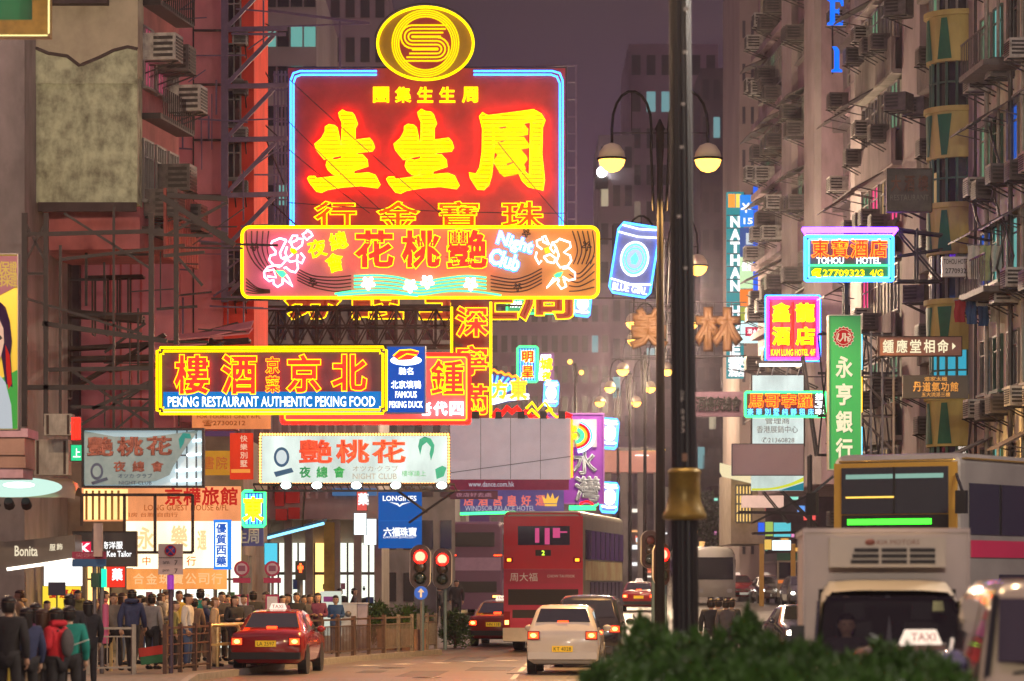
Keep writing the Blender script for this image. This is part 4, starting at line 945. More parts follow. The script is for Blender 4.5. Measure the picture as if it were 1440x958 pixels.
# ---- purple banner
m_pb = paint('purple_banner', (.20,.04,.34), .6, 0, .15, 1.5, emis=(.35,.05,.6), est=.16)
S = Sign('banner_sign', 'purple hanging banner with grey characters and a neon rainbow at its top', (760, 583, 848, 707), 114)
S.rect('board', m_pb, d0=0, d1=.25, frame=paint('purple_frame', (.3,.12,.45), .5, 0, .1), fw=2)
S.text('lettering', paint('grey_blue_letter', (.35,.42,.5), .5, 0, .15), [('水', 822, 650, 32, 34), ('灣', 826, 688, 34, 34)], d=-.02, bold=.04)
S.rect('pale_panel', paint('pale_panel', (.4,.4,.5), .5, 0, 0), (804, 590, 839, 629), -.06, -.004)
for r, mt in ((10, f_grn), (13, f_grn), (16, f_org), (20, f_red), (24, f_blu), (27, f_wht)):
    S.tubes('rainbow_tube', mt, [[(808+r*math.cos(rad(a)), 613+r*.85*math.sin(rad(a))) for a in range(-70, 81, 15)]], .05, -.1)
S.text('neon_lettering', f_yel, [('康', 807, 603, 9, 9), ('樂', 807, 614, 9, 9)], d=-.12, bold=.03)
S.tubes('foot_tube', f_grn, [[(800,713),(835,713),(842,708)], [(800,716),(838,716)]], .05, 0); S.tubes('foot_tube', f_red, [[(815,709),(825,706),(834,709)]], .05, 0)
# ---- windsor, dance
S = Sign('hotel_banner', 'blue-violet palace hotel banner with pink characters and a gold crown', (647, 688, 793, 721), 110)
S.rect('board', paint('violet_board', (.12,.11,.32), .5, 0, .15, 2, emis=(.2,.18,.6), est=.2), d0=0, d1=.25)
S.text('lettering', f_red if False else emit('salmon_letter_lit', (1,.22,.18), .7, False), row('店酒宮皇好運', 659, 760, 704, 13, 14), d=-.01, bold=.03)
S.text('small_lettering', emit('dim_white_letter', (.75,.7,.8), .5, False), [('WINDSOR PALACE HOTEL', 703, 715, 98, 7)], d=-.01, bold=.01)
S.polys('crown', emit('gold_crown', (1,.55,.08), .9, False), [[(765,708),(762,697),(768,702),(770,693),(774,701),(777,693),(780,702),(786,697),(783,708)], [(766,709),(783,709),(783,712),(766,712)]], -.02, .01)
S.tubes('green_tube', n_grn, [[(647,723),(725,721)]], .05, -.03)
plain('dark red strip sign reading www.dance.com.hk under the blank billboard', (633, 672, 800, 689), 107, paint('dance_board', (.22,.04,.08), .5, 0, .2, 3, emis=(.4,.03,.12), est=.15), [(emit('dim_white_letter', (.75,.7,.8), .5, False), [('www.dance.com.hk', 691, 681, 64, 7)], .015)])
plain('small maroon strip sign left of the palace hotel banner', (633, 690, 700, 702), 106, paint('maroon_strip', (.16,.05,.10), .5, 0, .2, 3), [(emit('dim_pink_letter', (.8,.35,.45), .4, False), [('夜店好去處', 666, 696, 50, 6)], .01)])
# ---- far neon group
S = Sign('neon_sign', 'far green framed neon with blue stripes and two red characters', (727, 487, 757, 538), 150)
S.rect('panel', paint('navy_panel', (.03,.05,.2), .5, 0, 0), d0=0, d1=.2); S.tubes('border', f_grn, [rrect(728,488,756,537,2,1)], .06, -.05, True)
S.tubes('stripe_tube', f_blu, [[(x, 491), (x, 535)] for x in (732,736,740,744,748,752)], .035, -.04); S.text('lettering', f_red, col('明星', 742, 502, 523, 15, 15), d=-.1, bold=.07); S.text('outline', f_yel, col('明星', 742, 502, 523, 15, 15), 'line', -.12, .05, .02)
S = Sign('neon_sign', 'far violet and white slanted-stripe neon with a yellow character', (757, 497, 779, 537), 152)
S.rect('panel', paint('violet_panel', (.12,.05,.2), .5, 0, 0), d0=0, d1=.2); S.tubes('stripe_tube', f_wht, [[(758+i*4, 535), (762+i*4, 499)] for i in range(4)], .04, -.04); S.tubes('stripe_tube', f_pnk, [[(758+i*4-2, 535), (762+i*4-2, 499)] for i in range(1,4)], .04, -.05)
S.text('lettering', f_yel, [('城', 768, 512, 16, 16), ('夜', 768, 529, 12, 12)], d=-.1, bold=.06); S.rect('post', steel, (767,537,769,588), .0, .1)
S = Sign('neon_sign', 'far fan of blue and white rays with two orange characters behind the vertical sign', (688, 520, 742, 572), 146)
S.polys('panel', paint('navy_panel', (.03,.05,.2), .5, 0, 0), [[(690,525),(740,535),(744,560),(690,571)]], 0, .2)
S.tubes('ray_tube', f_blu, [[(692,560),(692+i*8,527+i*1.6)] for i in range(7)], .05, -.06); S.tubes('ray_tube', f_wht, [[(692,568),(715,562),(744,560)], [(692,563),(720,556),(744,556)]], .06, -.06)
S.text('lettering', f_org, [('方', 703, 548, 20, 24), ('東', 729, 548, 22, 26)], d=-.12, bold=.06); S.text('outline', f_yel, [('方', 703, 548, 20, 24), ('東', 729, 548, 22, 26)], 'line', -.15, .04, .016)
S.tubes('top_tube', f_org, [[(690+i*5, 522+i*1.4-(3 if i % 2 else 0)) for i in range(10)]], .06, -.06)
S = Sign('neon_sign', 'green neon strip half hidden under the right end of the peach sign', (712, 420, 800, 442), 140)
S.rect('panel', paint('green_panel', (.02,.2,.1), .5, 0, .1, emis=(.02,.6,.25), est=.35), d0=0, d1=.2); S.text('lettering', f_red, row('夜總會', 745, 780, 428, 11, 11), d=-.05, bold=.05); S.text('lettering', f_wht, [('娛樂', 726, 428, 16, 9)], d=-.05, bold=.03); S.tubes('edge', f_grn, [rrect(713,421,799,441,1,1)], .05, -.03, True)
# ---- shop lower middle
S = Sign('banner_sign', 'blue watch and jewellery banner lettered LONGINES in white', (532, 692, 593, 771), 112)
S.rect('board', emit('banner_blue', (.004,.11,.46), .75), d0=0, d1=.2); S.rect('lower_board', emit('banner_blue_light', (.006,.16,.6), .8), (532, 732, 593, 733), -.01, -.003)
S.text('lettering', t_wht, [('LONGINES', 562, 701, 47, 7)], d=-.01, bold=.025); S.polys('wing_emblem', t_wht, [[(547,706),(560,708),(562,711),(565,708),(578,706),(566,710),(562,713),(558,710)]], -.012, .008)
S.text('lettering', t_wht, row('六福珠寶', 545, 580, 748, 11, 12), d=-.01, bold=.03); S.text('lettering', t_wht, [('LUKFOOK JEWELLERY', 562, 756, 46, 3.5)], d=-.01)
# ---- right hand signs
S = Sign('neon_sign', 'hotel neon in white-violet roof outline with TOHOU HOTEL and 27709323', (1128, 320, 1262, 397), 90, yaw=rad(0))
S.rect('panel', paint('navy_green_panel', (.03,.09,.16), .5, 0, .1, 2), (1133, 333, 1254, 394), 0, .25)
S.tubes('violet_roof', emit('white_violet_neon', (.20,.03,1), 16), [[(1128,322),(1262,322)], [(1128,322),(1133,332),(1255,332),(1262,322)], [(1130,326),(1260,326)]], .04, -.05)
S.tubes('violet_border', n_blu, [rrect(1132,333,1255,395,1,1)], .045, -.08, True); S.tubes('cyan_border', n_cyn, [rrect(1137,337,1250,391,1,1)], .03, -.08, True)
S.tubes('green_line', n_grn, [[(1134,374),(1254,374)]], .03, -.09); S.rect('green_board', paint('green_strip', (.02,.25,.12), .5, 0, 0), (1136, 376, 1251, 391), -.03, -.003)
t8 = row('東寶酒店', 1153, 1235, 350, 23, 25)
S.text('lettering', n_red, t8, d=-.09, bold=.03); S.text('outline', n_org, t8, 'line', -.12, .025, .012)
S.text('white_lettering', n_wht, [('TOHOU', 1167, 367, 38, 9), ('HOTEL', 1221, 367, 34, 9)], d=-.09, bold=.015)
S.text('yellow_lettering', n_yel, [('27709323', 1186, 384.5, 58, 9), ('4/G', 1232, 384.5, 18, 9)], d=-.09, bold=.018); S.tubes('telephone_mark', n_yel, [[(1144,388),(1143,383),(1147,380),(1153,380),(1151,384),(1147,385),(1149,389),(1154,389)]], .045, -.09)
S = Sign('neon_sign', 'square red neon with yellow characters and a blue-violet border, lettered KAM LUNG HOTEL', (1077, 417, 1152, 507), 116)
S.rect('panel', paint('red_panel', (.40,.02,.06), .5, 0, .1, 2), (1079, 419, 1150, 505), 0, .25)
S.tubes('violet_border', n_pur, [rrect(1079,419,1150,505,1,1)], .055, -.1, True); S.tubes('white_border', n_dblu, [rrect(1076,416,1153,508,1,1)], .03, -.1, True)
t9 = [('鑫', 1098, 440, 23, 25), ('龍', 1132, 440, 25, 25), ('酒', 1098, 473, 23, 24), ('店', 1132, 473, 25, 24)]
S.tubes('red_wash_tube', n_red, [[(1084+i*15, 425), (1084+i*15, 499)] for i in range(5)], .022, -.05) ; S.text('lettering', emit('amber_yellow_neon', (1,.45,0), 4), t9, d=-.13, bold=.04)
S.text('small_lettering', n_yel, [('KAM LUNG HOTEL 4/F', 1115, 496, 62, 9)], d=-.1, bold=.015)
S = Sign('neon_sign', 'narrow green bordered massage neon strip with red characters, side panel reading 按3字', (1047, 551, 1162, 587), 108)
S.rect('panel', pan_dk, d0=0, d1=.25); S.tubes('green_border', n_grn, [rrect(1048,552,1161,586,1,1)], .045, -.08, True)
t10 = row('馬哥孛羅', 1063, 1132, 564, 19, 18); S.text('lettering', n_red, t10, d=-.08, bold=.02); S.text('outline', n_org, t10, 'line', -.1, .03, .012)
S.text('blue_lettering', emit('cyan_small_neon', (.1,.5,1), 3), row('豪華別墅純靜租床', 1055, 1140, 579.5, 8, 9), d=-.08, bold=.012); S.text('white_lettering', n_wht, col('按3字', 1152, 558, 580, 11, 9), d=-.08, bold=.03)
S = plain('white lit exhibition centre box with grey characters and the number 21360828', (1058, 528, 1130, 626), 112, lbx('white_green_lightbox', (.82,.95,.90), .85), [(paint('grey_ink', (.12,.13,.13), .5, 0, 0, emis=(.15,.17,.17), est=.6), [('管理商', 1093, 592, 34, 9), ('香港展銷中心', 1093, 604, 58, 10), ('✆21360828', 1094, 619, 46, 8)], .012)], frame=steel)
m = MB(); [m.bar(S.pt(x, 528, -.1), S.pt(x+4, 512, -.5), .05) for x in (1065, 1085, 1105, 1122)]; m.box(S.pt(1062,0).x, S.pt(1128,0).x, -.7, -.4, S.pt(0,513).z, S.pt(0,509).z); m.build('lamp_bar', steel2, S.o)
S.tubes('lamp_tube', emit('cold_lamp', (.9,1,.95), 3), [[(1066,514),(1125,514)]], .08, -.55)
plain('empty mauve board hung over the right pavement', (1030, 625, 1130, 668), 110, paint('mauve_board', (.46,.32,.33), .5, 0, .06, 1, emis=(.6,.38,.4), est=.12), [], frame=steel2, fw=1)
S = plain('white lightbox with a yellow and green swoosh under the empty mauve board', (1057, 668, 1130, 690), 111, lbx('pale_lightbox', (.75,.9,.82), .8), [])
S.polys('swoosh', emit('yellow_swoosh', (.75,.8,.05), .8, False), [sm([(1057,687),(1085,686),(1110,680),(1130,671)])+sm([(1130,677),(1110,684),(1085,689),(1057,690)])], -.02, .01); S.polys('swoosh', emit('teal_swoosh', (.02,.3,.4), .6, False), [[(1095,690),(1130,679),(1130,690)]], -.03, .01)
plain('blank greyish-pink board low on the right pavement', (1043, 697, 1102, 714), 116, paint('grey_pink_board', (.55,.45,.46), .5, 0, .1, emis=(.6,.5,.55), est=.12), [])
S = Sign('bank_sign', 'tall green vertical bank sign with cream characters and a red round emblem', (1165, 445, 1209, 660), 86)
S.rect('board', paint('bank_green', (.008,.20,.07), .45, 0, .06, 1, emis=(.01,.32,.09), est=.22), d0=-.2, d1=.25, frame=paint('bank_frame', (.25,.3,.28), .4, .5, .1), fw=1.2)
S.text('lettering', t_cream, col('永亨銀行', 1186, 517, 632, 22, 29), d=-.21, bold=.03)
g = lambda r, w=0: [(1185+(r+w*math.cos(16*a))*math.cos(a), 475+(r+w*math.cos(16*a))*math.sin(a)) for a in [2*math.pi*i/96 for i in range(96)]]
S.polys('emblem', emit('emblem_cream', (1,.75,.5), .7, False), [g(14.5, .9)], -.215, .01); S.polys('emblem_red', emit('emblem_red', (.75,.02,.02), .6, False), [g(13.3, .9)], -.222, .005); S.polys('emblem_inner', emit('emblem_cream', (1,.75,.5), .7, False), [g(11)], -.228, .004); S.polys('emblem_inner_red', emit('emblem_red', (.75,.02,.02), .6, False), [g(10.2)], -.234, .004)
S.tubes('emblem_letter', emit('emblem_cream', (1,.75,.5), .7, False), [[(1178,470),(1176,478),(1180,481),(1184,476),(1184,470),(1187,470),(1187,481)], [(1187,475),(1191,475),(1191,481)], [(1191,470),(1195,473),(1191,476),(1195,479),(1191,481)]], .022, -.245)
m = MB(); [m.bar(S.pt(1209, y, .05), S.pt(1262, y, .6), .05) for y in (470, 530, 585, 640)]; [m.bar(S.pt(1209, y, .05), S.pt(1262, y+50, .6), .05) for y in (470, 530, 585)]; [m.bar(S.pt(1209+i*17, 465, .05+i*.17), S.pt(1209+i*17, 650, .05+i*.17), .05) for i in (1,2,3)]; m.build('support_lattice', steel2, S.o)
S.tubes('edge_tube', f_cyn, [[(1211,470),(1211,520)], [(1211,600),(1211,640)]], .03, 0); S.tubes('edge_tube', f_yel, [[(1211,530),(1211,580)]], .03, 0)
S = plain('brown fortune teller board with cream characters on the right facade', (1235, 474, 1352, 500), 86, paint('brown_board', (.26,.12,.09), .5, 0, .15, 3), [(t_cream, row('鍾應堂相命', 1249, 1326, 487, 15, 18), .02)], frame=rust, fw=1)
S.polys('arrow', t_cream, [[(1339,482),(1344,487),(1339,492)]], -.02, .01)
plain('black board with gilt characters below the brown fortune teller board', (1270, 528, 1362, 560), 85, paint('black_board', (.03,.028,.025), .45, 0, .1, 3), [(t_gold, row('丹道氣功館', 1290, 1342, 544, 11, 13), .02), (t_gold, [('道家太極', 1316, 533, 32, 6), ('五大流派三樓', 1316, 555, 40, 6)], .008)])
plain('small white hotel plate on the right facade with TOHOU HOTEL and a phone number', (1325, 361, 1365, 389), 87.5, paint('white_plate', (.5,.48,.5), .5, 0, .1, 4), [(t_blk, [('TOHOU HOTEL', 1345, 368, 36, 7), ('27709323', 1346, 381, 33, 7)], .01)])
plain('weathered dark board with faded characters high on the right facade', (1248, 238, 1310, 297), 89, paint('weathered_board', (.10,.10,.09), .7, 0, .35, 2.5), [(paint('faded_brown_letter', (.18,.10,.07), .7, 0, .3, 5), row('大酒樓', 1260, 1298, 258, 14, 22), .02), (paint('faded_grey_letter', (.2,.2,.18), .7, 0, .3, 5), [('RESTAURANT', 1279, 278, 54, 8)], .01)], frame=rust, fw=1)
S = Sign('letter_sign', 'tall blue serif letters lit on the dark hotel slot at top right', (1160, -60, 1186, 104), 108)
E_ = [(1163,-2),(1186,-2),(1186,9),(1183,9),(1181,3),(1174,3),(1174,14),(1178,14),(1180,11),(1180,22),(1178,19),(1174,19),(1174,31),(1181,31),(1184,25),(1186,25),(1185,36),(1163,36),(1163,33),(1167,31),(1167,3),(1163,1)]
S.polys('lettering', emit('blue_letter_face', (.0,.13,.9), 1.4), [E_, [(1170,66),(1176,66),(1180,71),(1180,97),(1184,99),(1184,102),(1169,102),(1169,99),(1173,97),(1173,72)], [(x, y-66) for x, y in E_]], -.08, .06)
S.rect('rail', steel, (1170, -60, 1172, 104), .05, .15)
S = Sign('vertical_lightbox', 'tall teal lightbox column spelling NATHAN HOTEL with hotel characters at its foot', (1022, 270, 1046, 532), 150)
tl = emit('teal_lightbox', (.02,.33,.36), .75); S.rect('box', tl, d0=0, d1=.4)
S.rect('top_panel', emit('orange_white_panel', (1,.35,.05), 1.0, False), (1024, 273, 1034, 292), -.02, -.004); S.rect('top_panel', emit('yellow_panel', (1,.75,.1), 1.0, False), (1035, 273, 1042, 292), -.02, -.004)
S.text('lettering', t_wht, [(c, 1034, 312+i*18, 12, 14) for i, c in enumerate('NATHAN HOTEL') if c != ' '], d=-.02, bold=.05)
S.text('lettering', t_wht, [('彌', 1030, 508, 11, 13), ('敦', 1041, 508, 11, 13), ('酒', 1030, 523, 11, 13), ('店', 1041, 523, 11, 13)], d=-.03, bold=.04)
m = MB(); [m.box(S.pt(1022,0).x, S.pt(1046,0).x, -.02, -.003, S.pt(0,y).z-.02, S.pt(0,y).z+.02) for y in range(303, 530, 18)]; m.build('joint', steel, S.o)
S = Sign('stacked_lightboxes', 'column of small colourful adverts hung beside the teal hotel column', (1040, 274, 1076, 480), 146)
for i, (y0, y1, c, st) in enumerate(((274,318,(.01,.22,.75),1.1), (320,360,(.02,.08,.3),.9), (362,405,(.55,.8,.45),1.0), (407,430,(.85,.2,.02),1.0), (432,450,(.35,.4,.05),.9), (452,482,(.6,.9,.9),1.2))):
    S.rect('light_panel', emit('advert_face_%s' % 'abcdef'[i], c, st, False), (1041, y0, 1062 if i < 3 else 1076, y1), 0, .3)
S.polys('clover', t_wht, [five(1049, 292, 8)], -.02, .01); S.text('lettering', t_wht, [('15', 1052, 311, 12, 8), ('15', 1052, 353, 12, 8), ('優惠', 1051, 375, 16, 12)], d=-.02, bold=.03); S.rect('picture', emit('advert_picture', (.6,.75,.8), .8, False), (1049, 328, 1060, 344), -.02, -.004)
S.rect('red_plate', emit('advert_red', (.7,.02,.08), .8, False), (1048, 460, 1074, 473), -.03, -.004); S.text('lettering', t_wht, [('酒★廊', 1061, 466, 20, 7)], d=-.035, bold=.02)
S = Sign('vertical_lightbox', 'plain bright blue vertical lightbox beside the stacked adverts', (1060, 262, 1076, 416), 143); S.rect('box', emit('plain_blue_lightbox', (.0,.11,.85), 1.0), d0=0, d1=.4); S.text('lettering', t_wht, [('酒店', 1072, 385, 6, 10)], d=-.01, bold=.03)
# letters on wire behind the pole
S = Sign('channel_letter_sign', 'unlit ochre characters on a wire frame behind the near lamp post', (888, 436, 1045, 492), 118)
S.text('lettering', paint('ochre_letter', (.17,.085,.035), .6, 0, .1, 3), [('美', 912, 462, 44, 50), ('林', 1010, 463, 58, 54)], d=0, bold=.075)
m = MB(); [m.bar(S.pt(885, y, .1), S.pt(1050, y, .1), .03) for y in (425, 440, 455, 470, 485, 500)]; [m.bar(S.pt(885+i*12, 425, .1), S.pt(885+i*12, 500, .1), .02) for i in range(14)]; m.build('wire_frame', steel, S.o)
plain('long dim purple board with dark characters behind the near lamp post', (965, 551, 1047, 586), 112, paint('dim_purple_board', (.17,.10,.14), .6, 0, .2, 3), [(t_blk, row('酒樓夜總會', 985, 1035, 568, 13, 20), .03)])
S = Sign('neon_sign', 'small red neon lattice left of the torn banner box', (100, 586, 114, 620), 73); S.rect('panel', pan_dk, d0=0, d1=.1); S.tubes('red_tube', n_red, [[(103,588),(103,618)], [(107,588),(107,618)], [(111,588),(111,618)], [(101,596),(113,596)], [(101,608),(113,608)]], .03, -.05)
S = Sign('lightbox_sign', 'small green lit box left of the torn banner box', (100, 626, 115, 648), 73); S.rect('box', emit('small_green_box', (.03,.75,.3), .9), d0=0, d1=.15, frame=steel, fw=1); S.text('lettering', t_wht, [('上', 108, 637, 10, 12)], d=-.01, bold=.03)
# small bright shop signs far down the street
fs_ = [((1066,735,1075,752), 160, (.02,.12,.8), 'small blue sign with a white mark far down the right pavement'), ((1076,734,1087,754), 160, (.35,.5,.1), 'small olive-green sign far down the right pavement'), ((1088,735,1112,755), 161, (.1,.55,.62), 'teal picture sign far down the right pavement'), ((1086,760,1112,774), 158, (.75,.95,1), 'pale white shop box over the green minibus'), ((1075,759,1085,773), 159, (.8,.5,.1), 'small yellow and red notice beside the pale shop box'),
 ((498,722,515,752), 104, (.85,.97,1), 'bright white shop board left of the watch banner'), ((512,730,529,766), 105, (.9,1,1), 'bright white stacked shop board next to the watch banner'), ((502,690,516,718), 103, (.75,.1,.08), 'narrow red and white board above the bright shop boards'), ((372,764,390,794), 93, (.1,.65,.85), 'cyan shop box by the blue awning'), ((62,787,116,824), 82, (1,1,.98), 'large glowing white lightbox above the left crowd'), ((60,824,114,858), 84, (1,.72,.05), 'glowing yellow shop window poster behind the crowd'), ((150,796,176,826), 83, (.9,.04,.02), 'red and white shop board beside the green cross light'), ((263,829,300,852), 86, (.95,1,.9), 'white lit notice inside the shop behind the crowd'), ((1045,640,1062,668), 150, (1,.95,.8), 'lit white fin sign beside the empty mauve board') ]
for b_, Y, c, lab in fs_:
    S = Sign('lightbox_sign', lab, b_, Y); S.rect('box', emit('shop_face_%02x%02x%02x' % tuple(int(v*255) for v in c), c, 1.6 if min(c) > .5 else .95), d0=0, d1=.2, frame=steel, fw=.6)
    if 'notice inside' in lab: S.text('lettering', t_org, row('茶餐廳', 272, 292, 838, 7, 7), d=-.01)
    if 'red and white' in lab: S.text('lettering', t_wht, [('藥', (b_[0]+b_[2])/2+2, b_[1]+12, 14, 16)], d=-.01, bold=.04)
    if 'glowing yellow' in lab: S.text('lettering', t_red, [('優', 74, 835, 12, 12), ('惠', 90, 835, 12, 12), ('價', 105, 835, 12, 12)], d=-.01, bold=.03)
# ================================================================ vehicles
def carpaint(name, c, rough=.25): return paint(name, c, rough, 0, .05, 1.5, 0, .5, 0, .8)
c_red = carpaint('taxi_red', (.30,.012,.012)); c_sil = carpaint('silver_roof', (.45,.45,.45)); c_white = carpaint('champagne_white', (.66,.60,.50)); c_blk = carpaint('car_black', (.015,.015,.018))
c_gry = carpaint('car_grey', (.12,.12,.14)); c_brn = carpaint('car_bronze', (.12,.07,.06)); c_blue = carpaint('car_dark_blue', (.02,.03,.07))
tl_on = emit('tail_lamp_lit', (1,.05,.01), 5); tl_core = emit('tail_lamp_core', (1,.35,.08), 6); tl_off = paint('tail_lamp_off', (.25,.01,.01), .2, 0, 0, coat=.5)
hl_on = emit('headlamp_lit', (1,.93,.8), 14); hl_warm = emit('headlamp_amber', (1,.6,.2), 6); lens = paint('lamp_lens', (.4,.4,.42), .1, 0, 0, coat=.8)
plate_y = paint('yellow_plate', (.75,.45,.02), .4, 0, 0, emis=(1,.55,.02), est=.25); plate_w = paint('white_plate_car', (.7,.7,.68), .4, 0, 0, emis=(1,1,.9), est=.15)
sign_lit = emit('taxi_sign_face', (1,.78,.62), 1.1); sign_off = paint('taxi_sign_off', (.75,.7,.62), .5, 0, 0)
m_int = paint('car_interior', (.03,.028,.028), .8, 0, 0)
SEDAN = dict(L=4.7, st=[(0,.42,.74,.80,.78,.90,.70),(.06,.28,.80,.86,.83,.98,.75),(.98,.22,.83,.92,.85,1.02,.76),(1.50,.22,.83,.93,.85,1.43,.60),(1.95,.22,.83,.93,.85,1.48,.60),(2.75,.22,.83,.92,.85,1.47,.60),(3.45,.22,.83,.90,.85,1.00,.76),(4.55,.26,.80,.80,.82,.86,.72),(4.7,.40,.74,.66,.77,.74,.68)], roof=(3,5), rear=(2,3), front=(5,6), wheels=(1.0,3.75), tail=.80)
HATCH = dict(L=4.0, st=[(0,.40,.74,.80,.79,.92,.74),(.07,.26,.80,.92,.83,1.02,.76),(.22,.24,.82,.95,.84,1.16,.74),(.50,.22,.83,.96,.84,1.54,.62),(.9,.22,.83,.96,.84,1.60,.62),(2.35,.22,.83,.95,.84,1.58,.61),(3.1,.22,.82,.92,.84,1.06,.74),(3.85,.26,.78,.80,.80,.88,.70),(4.0,.40,.72,.66,.75,.72,.66)], roof=(3,5), rear=(2,3), front=(5,6), wheels=(.68,3.25), tail=.94)
VAN = dict(L=4.6, st=[(0,.40,.78,.85,.83,1.0,.80),(.05,.26,.82,1.0,.85,1.10,.80),(.12,.24,.84,1.02,.86,1.2,.80),(.32,.22,.84,1.02,.86,1.72,.68),(.8,.22,.84,1.02,.86,1.80,.68),(3.1,.22,.84,1.02,.86,1.78,.67),(4.0,.22,.83,.98,.85,1.12,.74),(4.5,.28,.80,.85,.82,.92,.72),(4.6,.42,.75,.7,.78,.76,.7)], roof=(3,5), rear=(2,3), front=(5,6), wheels=(.8,3.75), tail=1.0)
def rings_of(sp):
    R_ = []
    for y, zl, wb, zb, wl, zt, wt in sp['st']:
        h = [(wb*.82, zl), (wb, zl+.10), (wl, (zl+zb)/2+.04), (wl-.012, zb), (wl+(wt-wl)*.9, zb+(zt-zb)*.86), (wt-.09, zt-.003), (wt*.5, zt+.018)]
        R_.append([Vector((x, y, z)) for x, z in h]+[Vector((-x, y, z)) for x, z in reversed(h)])
    return R_
def wheel(parent, x, y, r=.31, w=.2):
    def mk(): 
        return MB().lathe([(r*.62, -w/2),(r*.92,-w/2),(r,-w*.3),(r,w*.3),(r*.92,w/2),(r*.62,w/2)], n=20).build('tyre', rubber)
    def mr():
        m = MB(); m.lathe([(.02,-w*.42),(r*.6,-w*.46),(r*.62,w*.46),(.02,w*.42)], n=16)
        for k in range(6):
            a = k*math.pi/3; m.box(.05, r*.55, -.03, .03, -w*.5, w*.5, 0, Matrix.Rotation(a, 4, 'Z'))
        return m.build('rim', steel2)
    o = bpy.data.objects.new('wheel', None); COL.objects.link(o); o.parent = parent; o.location = (x, y, r); o.rotation_euler = (0, math.pi/2, 0)
    for nm, f in (('tyre', mk), ('rim', mr)):
        inst(proto((nm, r, w), f), nm, o, (0, 0, 0))
def make_car(name, label, cat, sp, body, loc, rz=0, group=None, lit='rear', roofmat=None, taxi=False, plate=None, platetxt='', sc_=1.0, brake=True, tailmat=None, taxi_lit=True):
    o = thing(name, label, cat, loc, rz, group); o.scale = (sc_, sc_, sc_)
    R_ = rings_of(sp); st = sp['st']; L = sp['L']
    MB().loft(R_, 0, True).build('body', body, o)
    a, b = sp['roof']
    if roofmat:
        m = MB(); m.loft([[p+Vector((0,0,.006)) for p in R_[i][5:9]] for i in range(a, b+1)], cap=False, closed=False); m.build('roof', roofmat, o)
    def quad(nm, p, off, mat=glass_d, par=None):
        n = (p[1]-p[0]).cross(p[3]-p[0]).normalized()
        if n.dot(off) < 0: n = -n
        return MB().add([q+n*.008 for q in p]+[q-n*.004 for q in p], [(0,1,2,3),(0,1,5,4),(1,2,6,5),(2,3,7,6),(3,0,4,7)]).build(nm, mat, par or o)
    for nm, (i, j), off in (('rear_window', sp['rear'], Vector((0,-1,.5))), ('windscreen', sp['front'], Vector((0,1,.5)))):
        A, B = R_[i], R_[j]
        lo, hi = (A, B) if A[6].z < B[6].z else (B, A)
        l0 = Vector((lo[5].x*.98, lo[5].y, lo[6].z)).lerp(Vector((hi[5].x*.98, hi[5].y, hi[6].z)), .10); h0 = Vector((lo[5].x*.98, lo[5].y, lo[6].z)).lerp(Vector((hi[5].x*.98, hi[5].y, hi[6].z)), .90)
        mir = lambda v: Vector((-v.x, v.y, v.z))
        quad(nm, [mir(l0), l0, h0, mir(h0)], off)
    def sidepts(y, f):      # on the body side between belt and roof rail
        for i in range(len(R_)-1):
            if R_[i][0].y <= y <= R_[i+1][0].y:
                t = (y-R_[i][0].y)/(R_[i+1][0].y-R_[i][0].y)
                lo = R_[i][3].lerp(R_[i+1][3], t); hi = R_[i][4].lerp(R_[i+1][4], t)
                return lo.lerp(hi, f)
    y0 = st[sp['rear'][0]][0]; y1 = st[a][0]; y2 = st[b][0]; y3 = st[sp['front'][1]][0]; ym = (y1+y2)/2
    for s_ in (-1, 1):
        for nm, q in (('side_window', [(y0+(y1-y0)*.75, .1), (ym-.06, .1), (ym-.06, .93), (y1+.08, .93)]), ('side_window', [(ym+.06, .1), (y2+(y3-y2)*.62, .1), (y2-.02, .93), (ym+.06, .93)])):
            p = [sidepts(*u) for u in q]; p = [Vector((v.x*s_, v.y, v.z)) for v in p]; quad(nm, p, Vector((s_, 0, 0)))
    wr = .31 if sp is not VAN else .33
    for wy in sp['wheels']:
        for s_ in (-1, 1):
            wheel(o, s_*(st[2][2]-.085), wy, wr)
            MB().cyl((s_*(st[2][4]-.2), wy, wr+.02), (s_*(st[2][4]+.004), wy, wr+.02), wr+.06, n=20, smooth=False).build('wheel_arch', black, o)
    z = sp['tail']; w = st[1][4]
    rl_ = lit == 'rear'
    tm_ = tailmat or (tl_on if rl_ else tl_off)
    for s_ in (-1, 1):
        xx = sorted((s_*(w-.02), s_*(w-.30)))
        t_ = MB().box(xx[0], xx[1], -.035, .05, z-.13, z+.07).build('tail_light', tl_off, o)
        if rl_: MB().box(xx[0]+.03, xx[1]-.03, -.05, -.037, z-.10, z+.04).build('lamp_glow', tm_, t_); MB().ball((sum(xx)/2, -.052, z-.03), .07, .02, .05, 8, 5).build('lamp_core', tl_core, t_)
        h_ = MB().box(xx[0]+.02, xx[1]-.02, L-.06, L+.03, .62, .78).build('headlight', lens, o)
        if lit == 'front': MB().ball(((xx[0]+xx[1])/2, L+.035, .70), .10, .03, .08, 10, 6).build('lamp_face', hl_on, h_)
        m = MB(); m.ball((s_*(w+.10), y3-.55, st[5][3]+.1), .11, .07, .08, 8, 5); m.build('wing_mirror', body, o)
    if brake and rl_: MB().box(-.12, .12, st[sp['rear'][0]][0]+.02, st[sp['rear'][0]][0]+.08, st[2][5]+.03, st[2][5]+.09).build('brake_light', tl_on, o)
    MB().box(-.80, .80, -.06, .10, .36, .52).build('bumper', body if not taxi else black, o); MB().box(-.78, .78, L-.1, L+.05, .34, .50).build('bumper', body if not taxi else black, o)
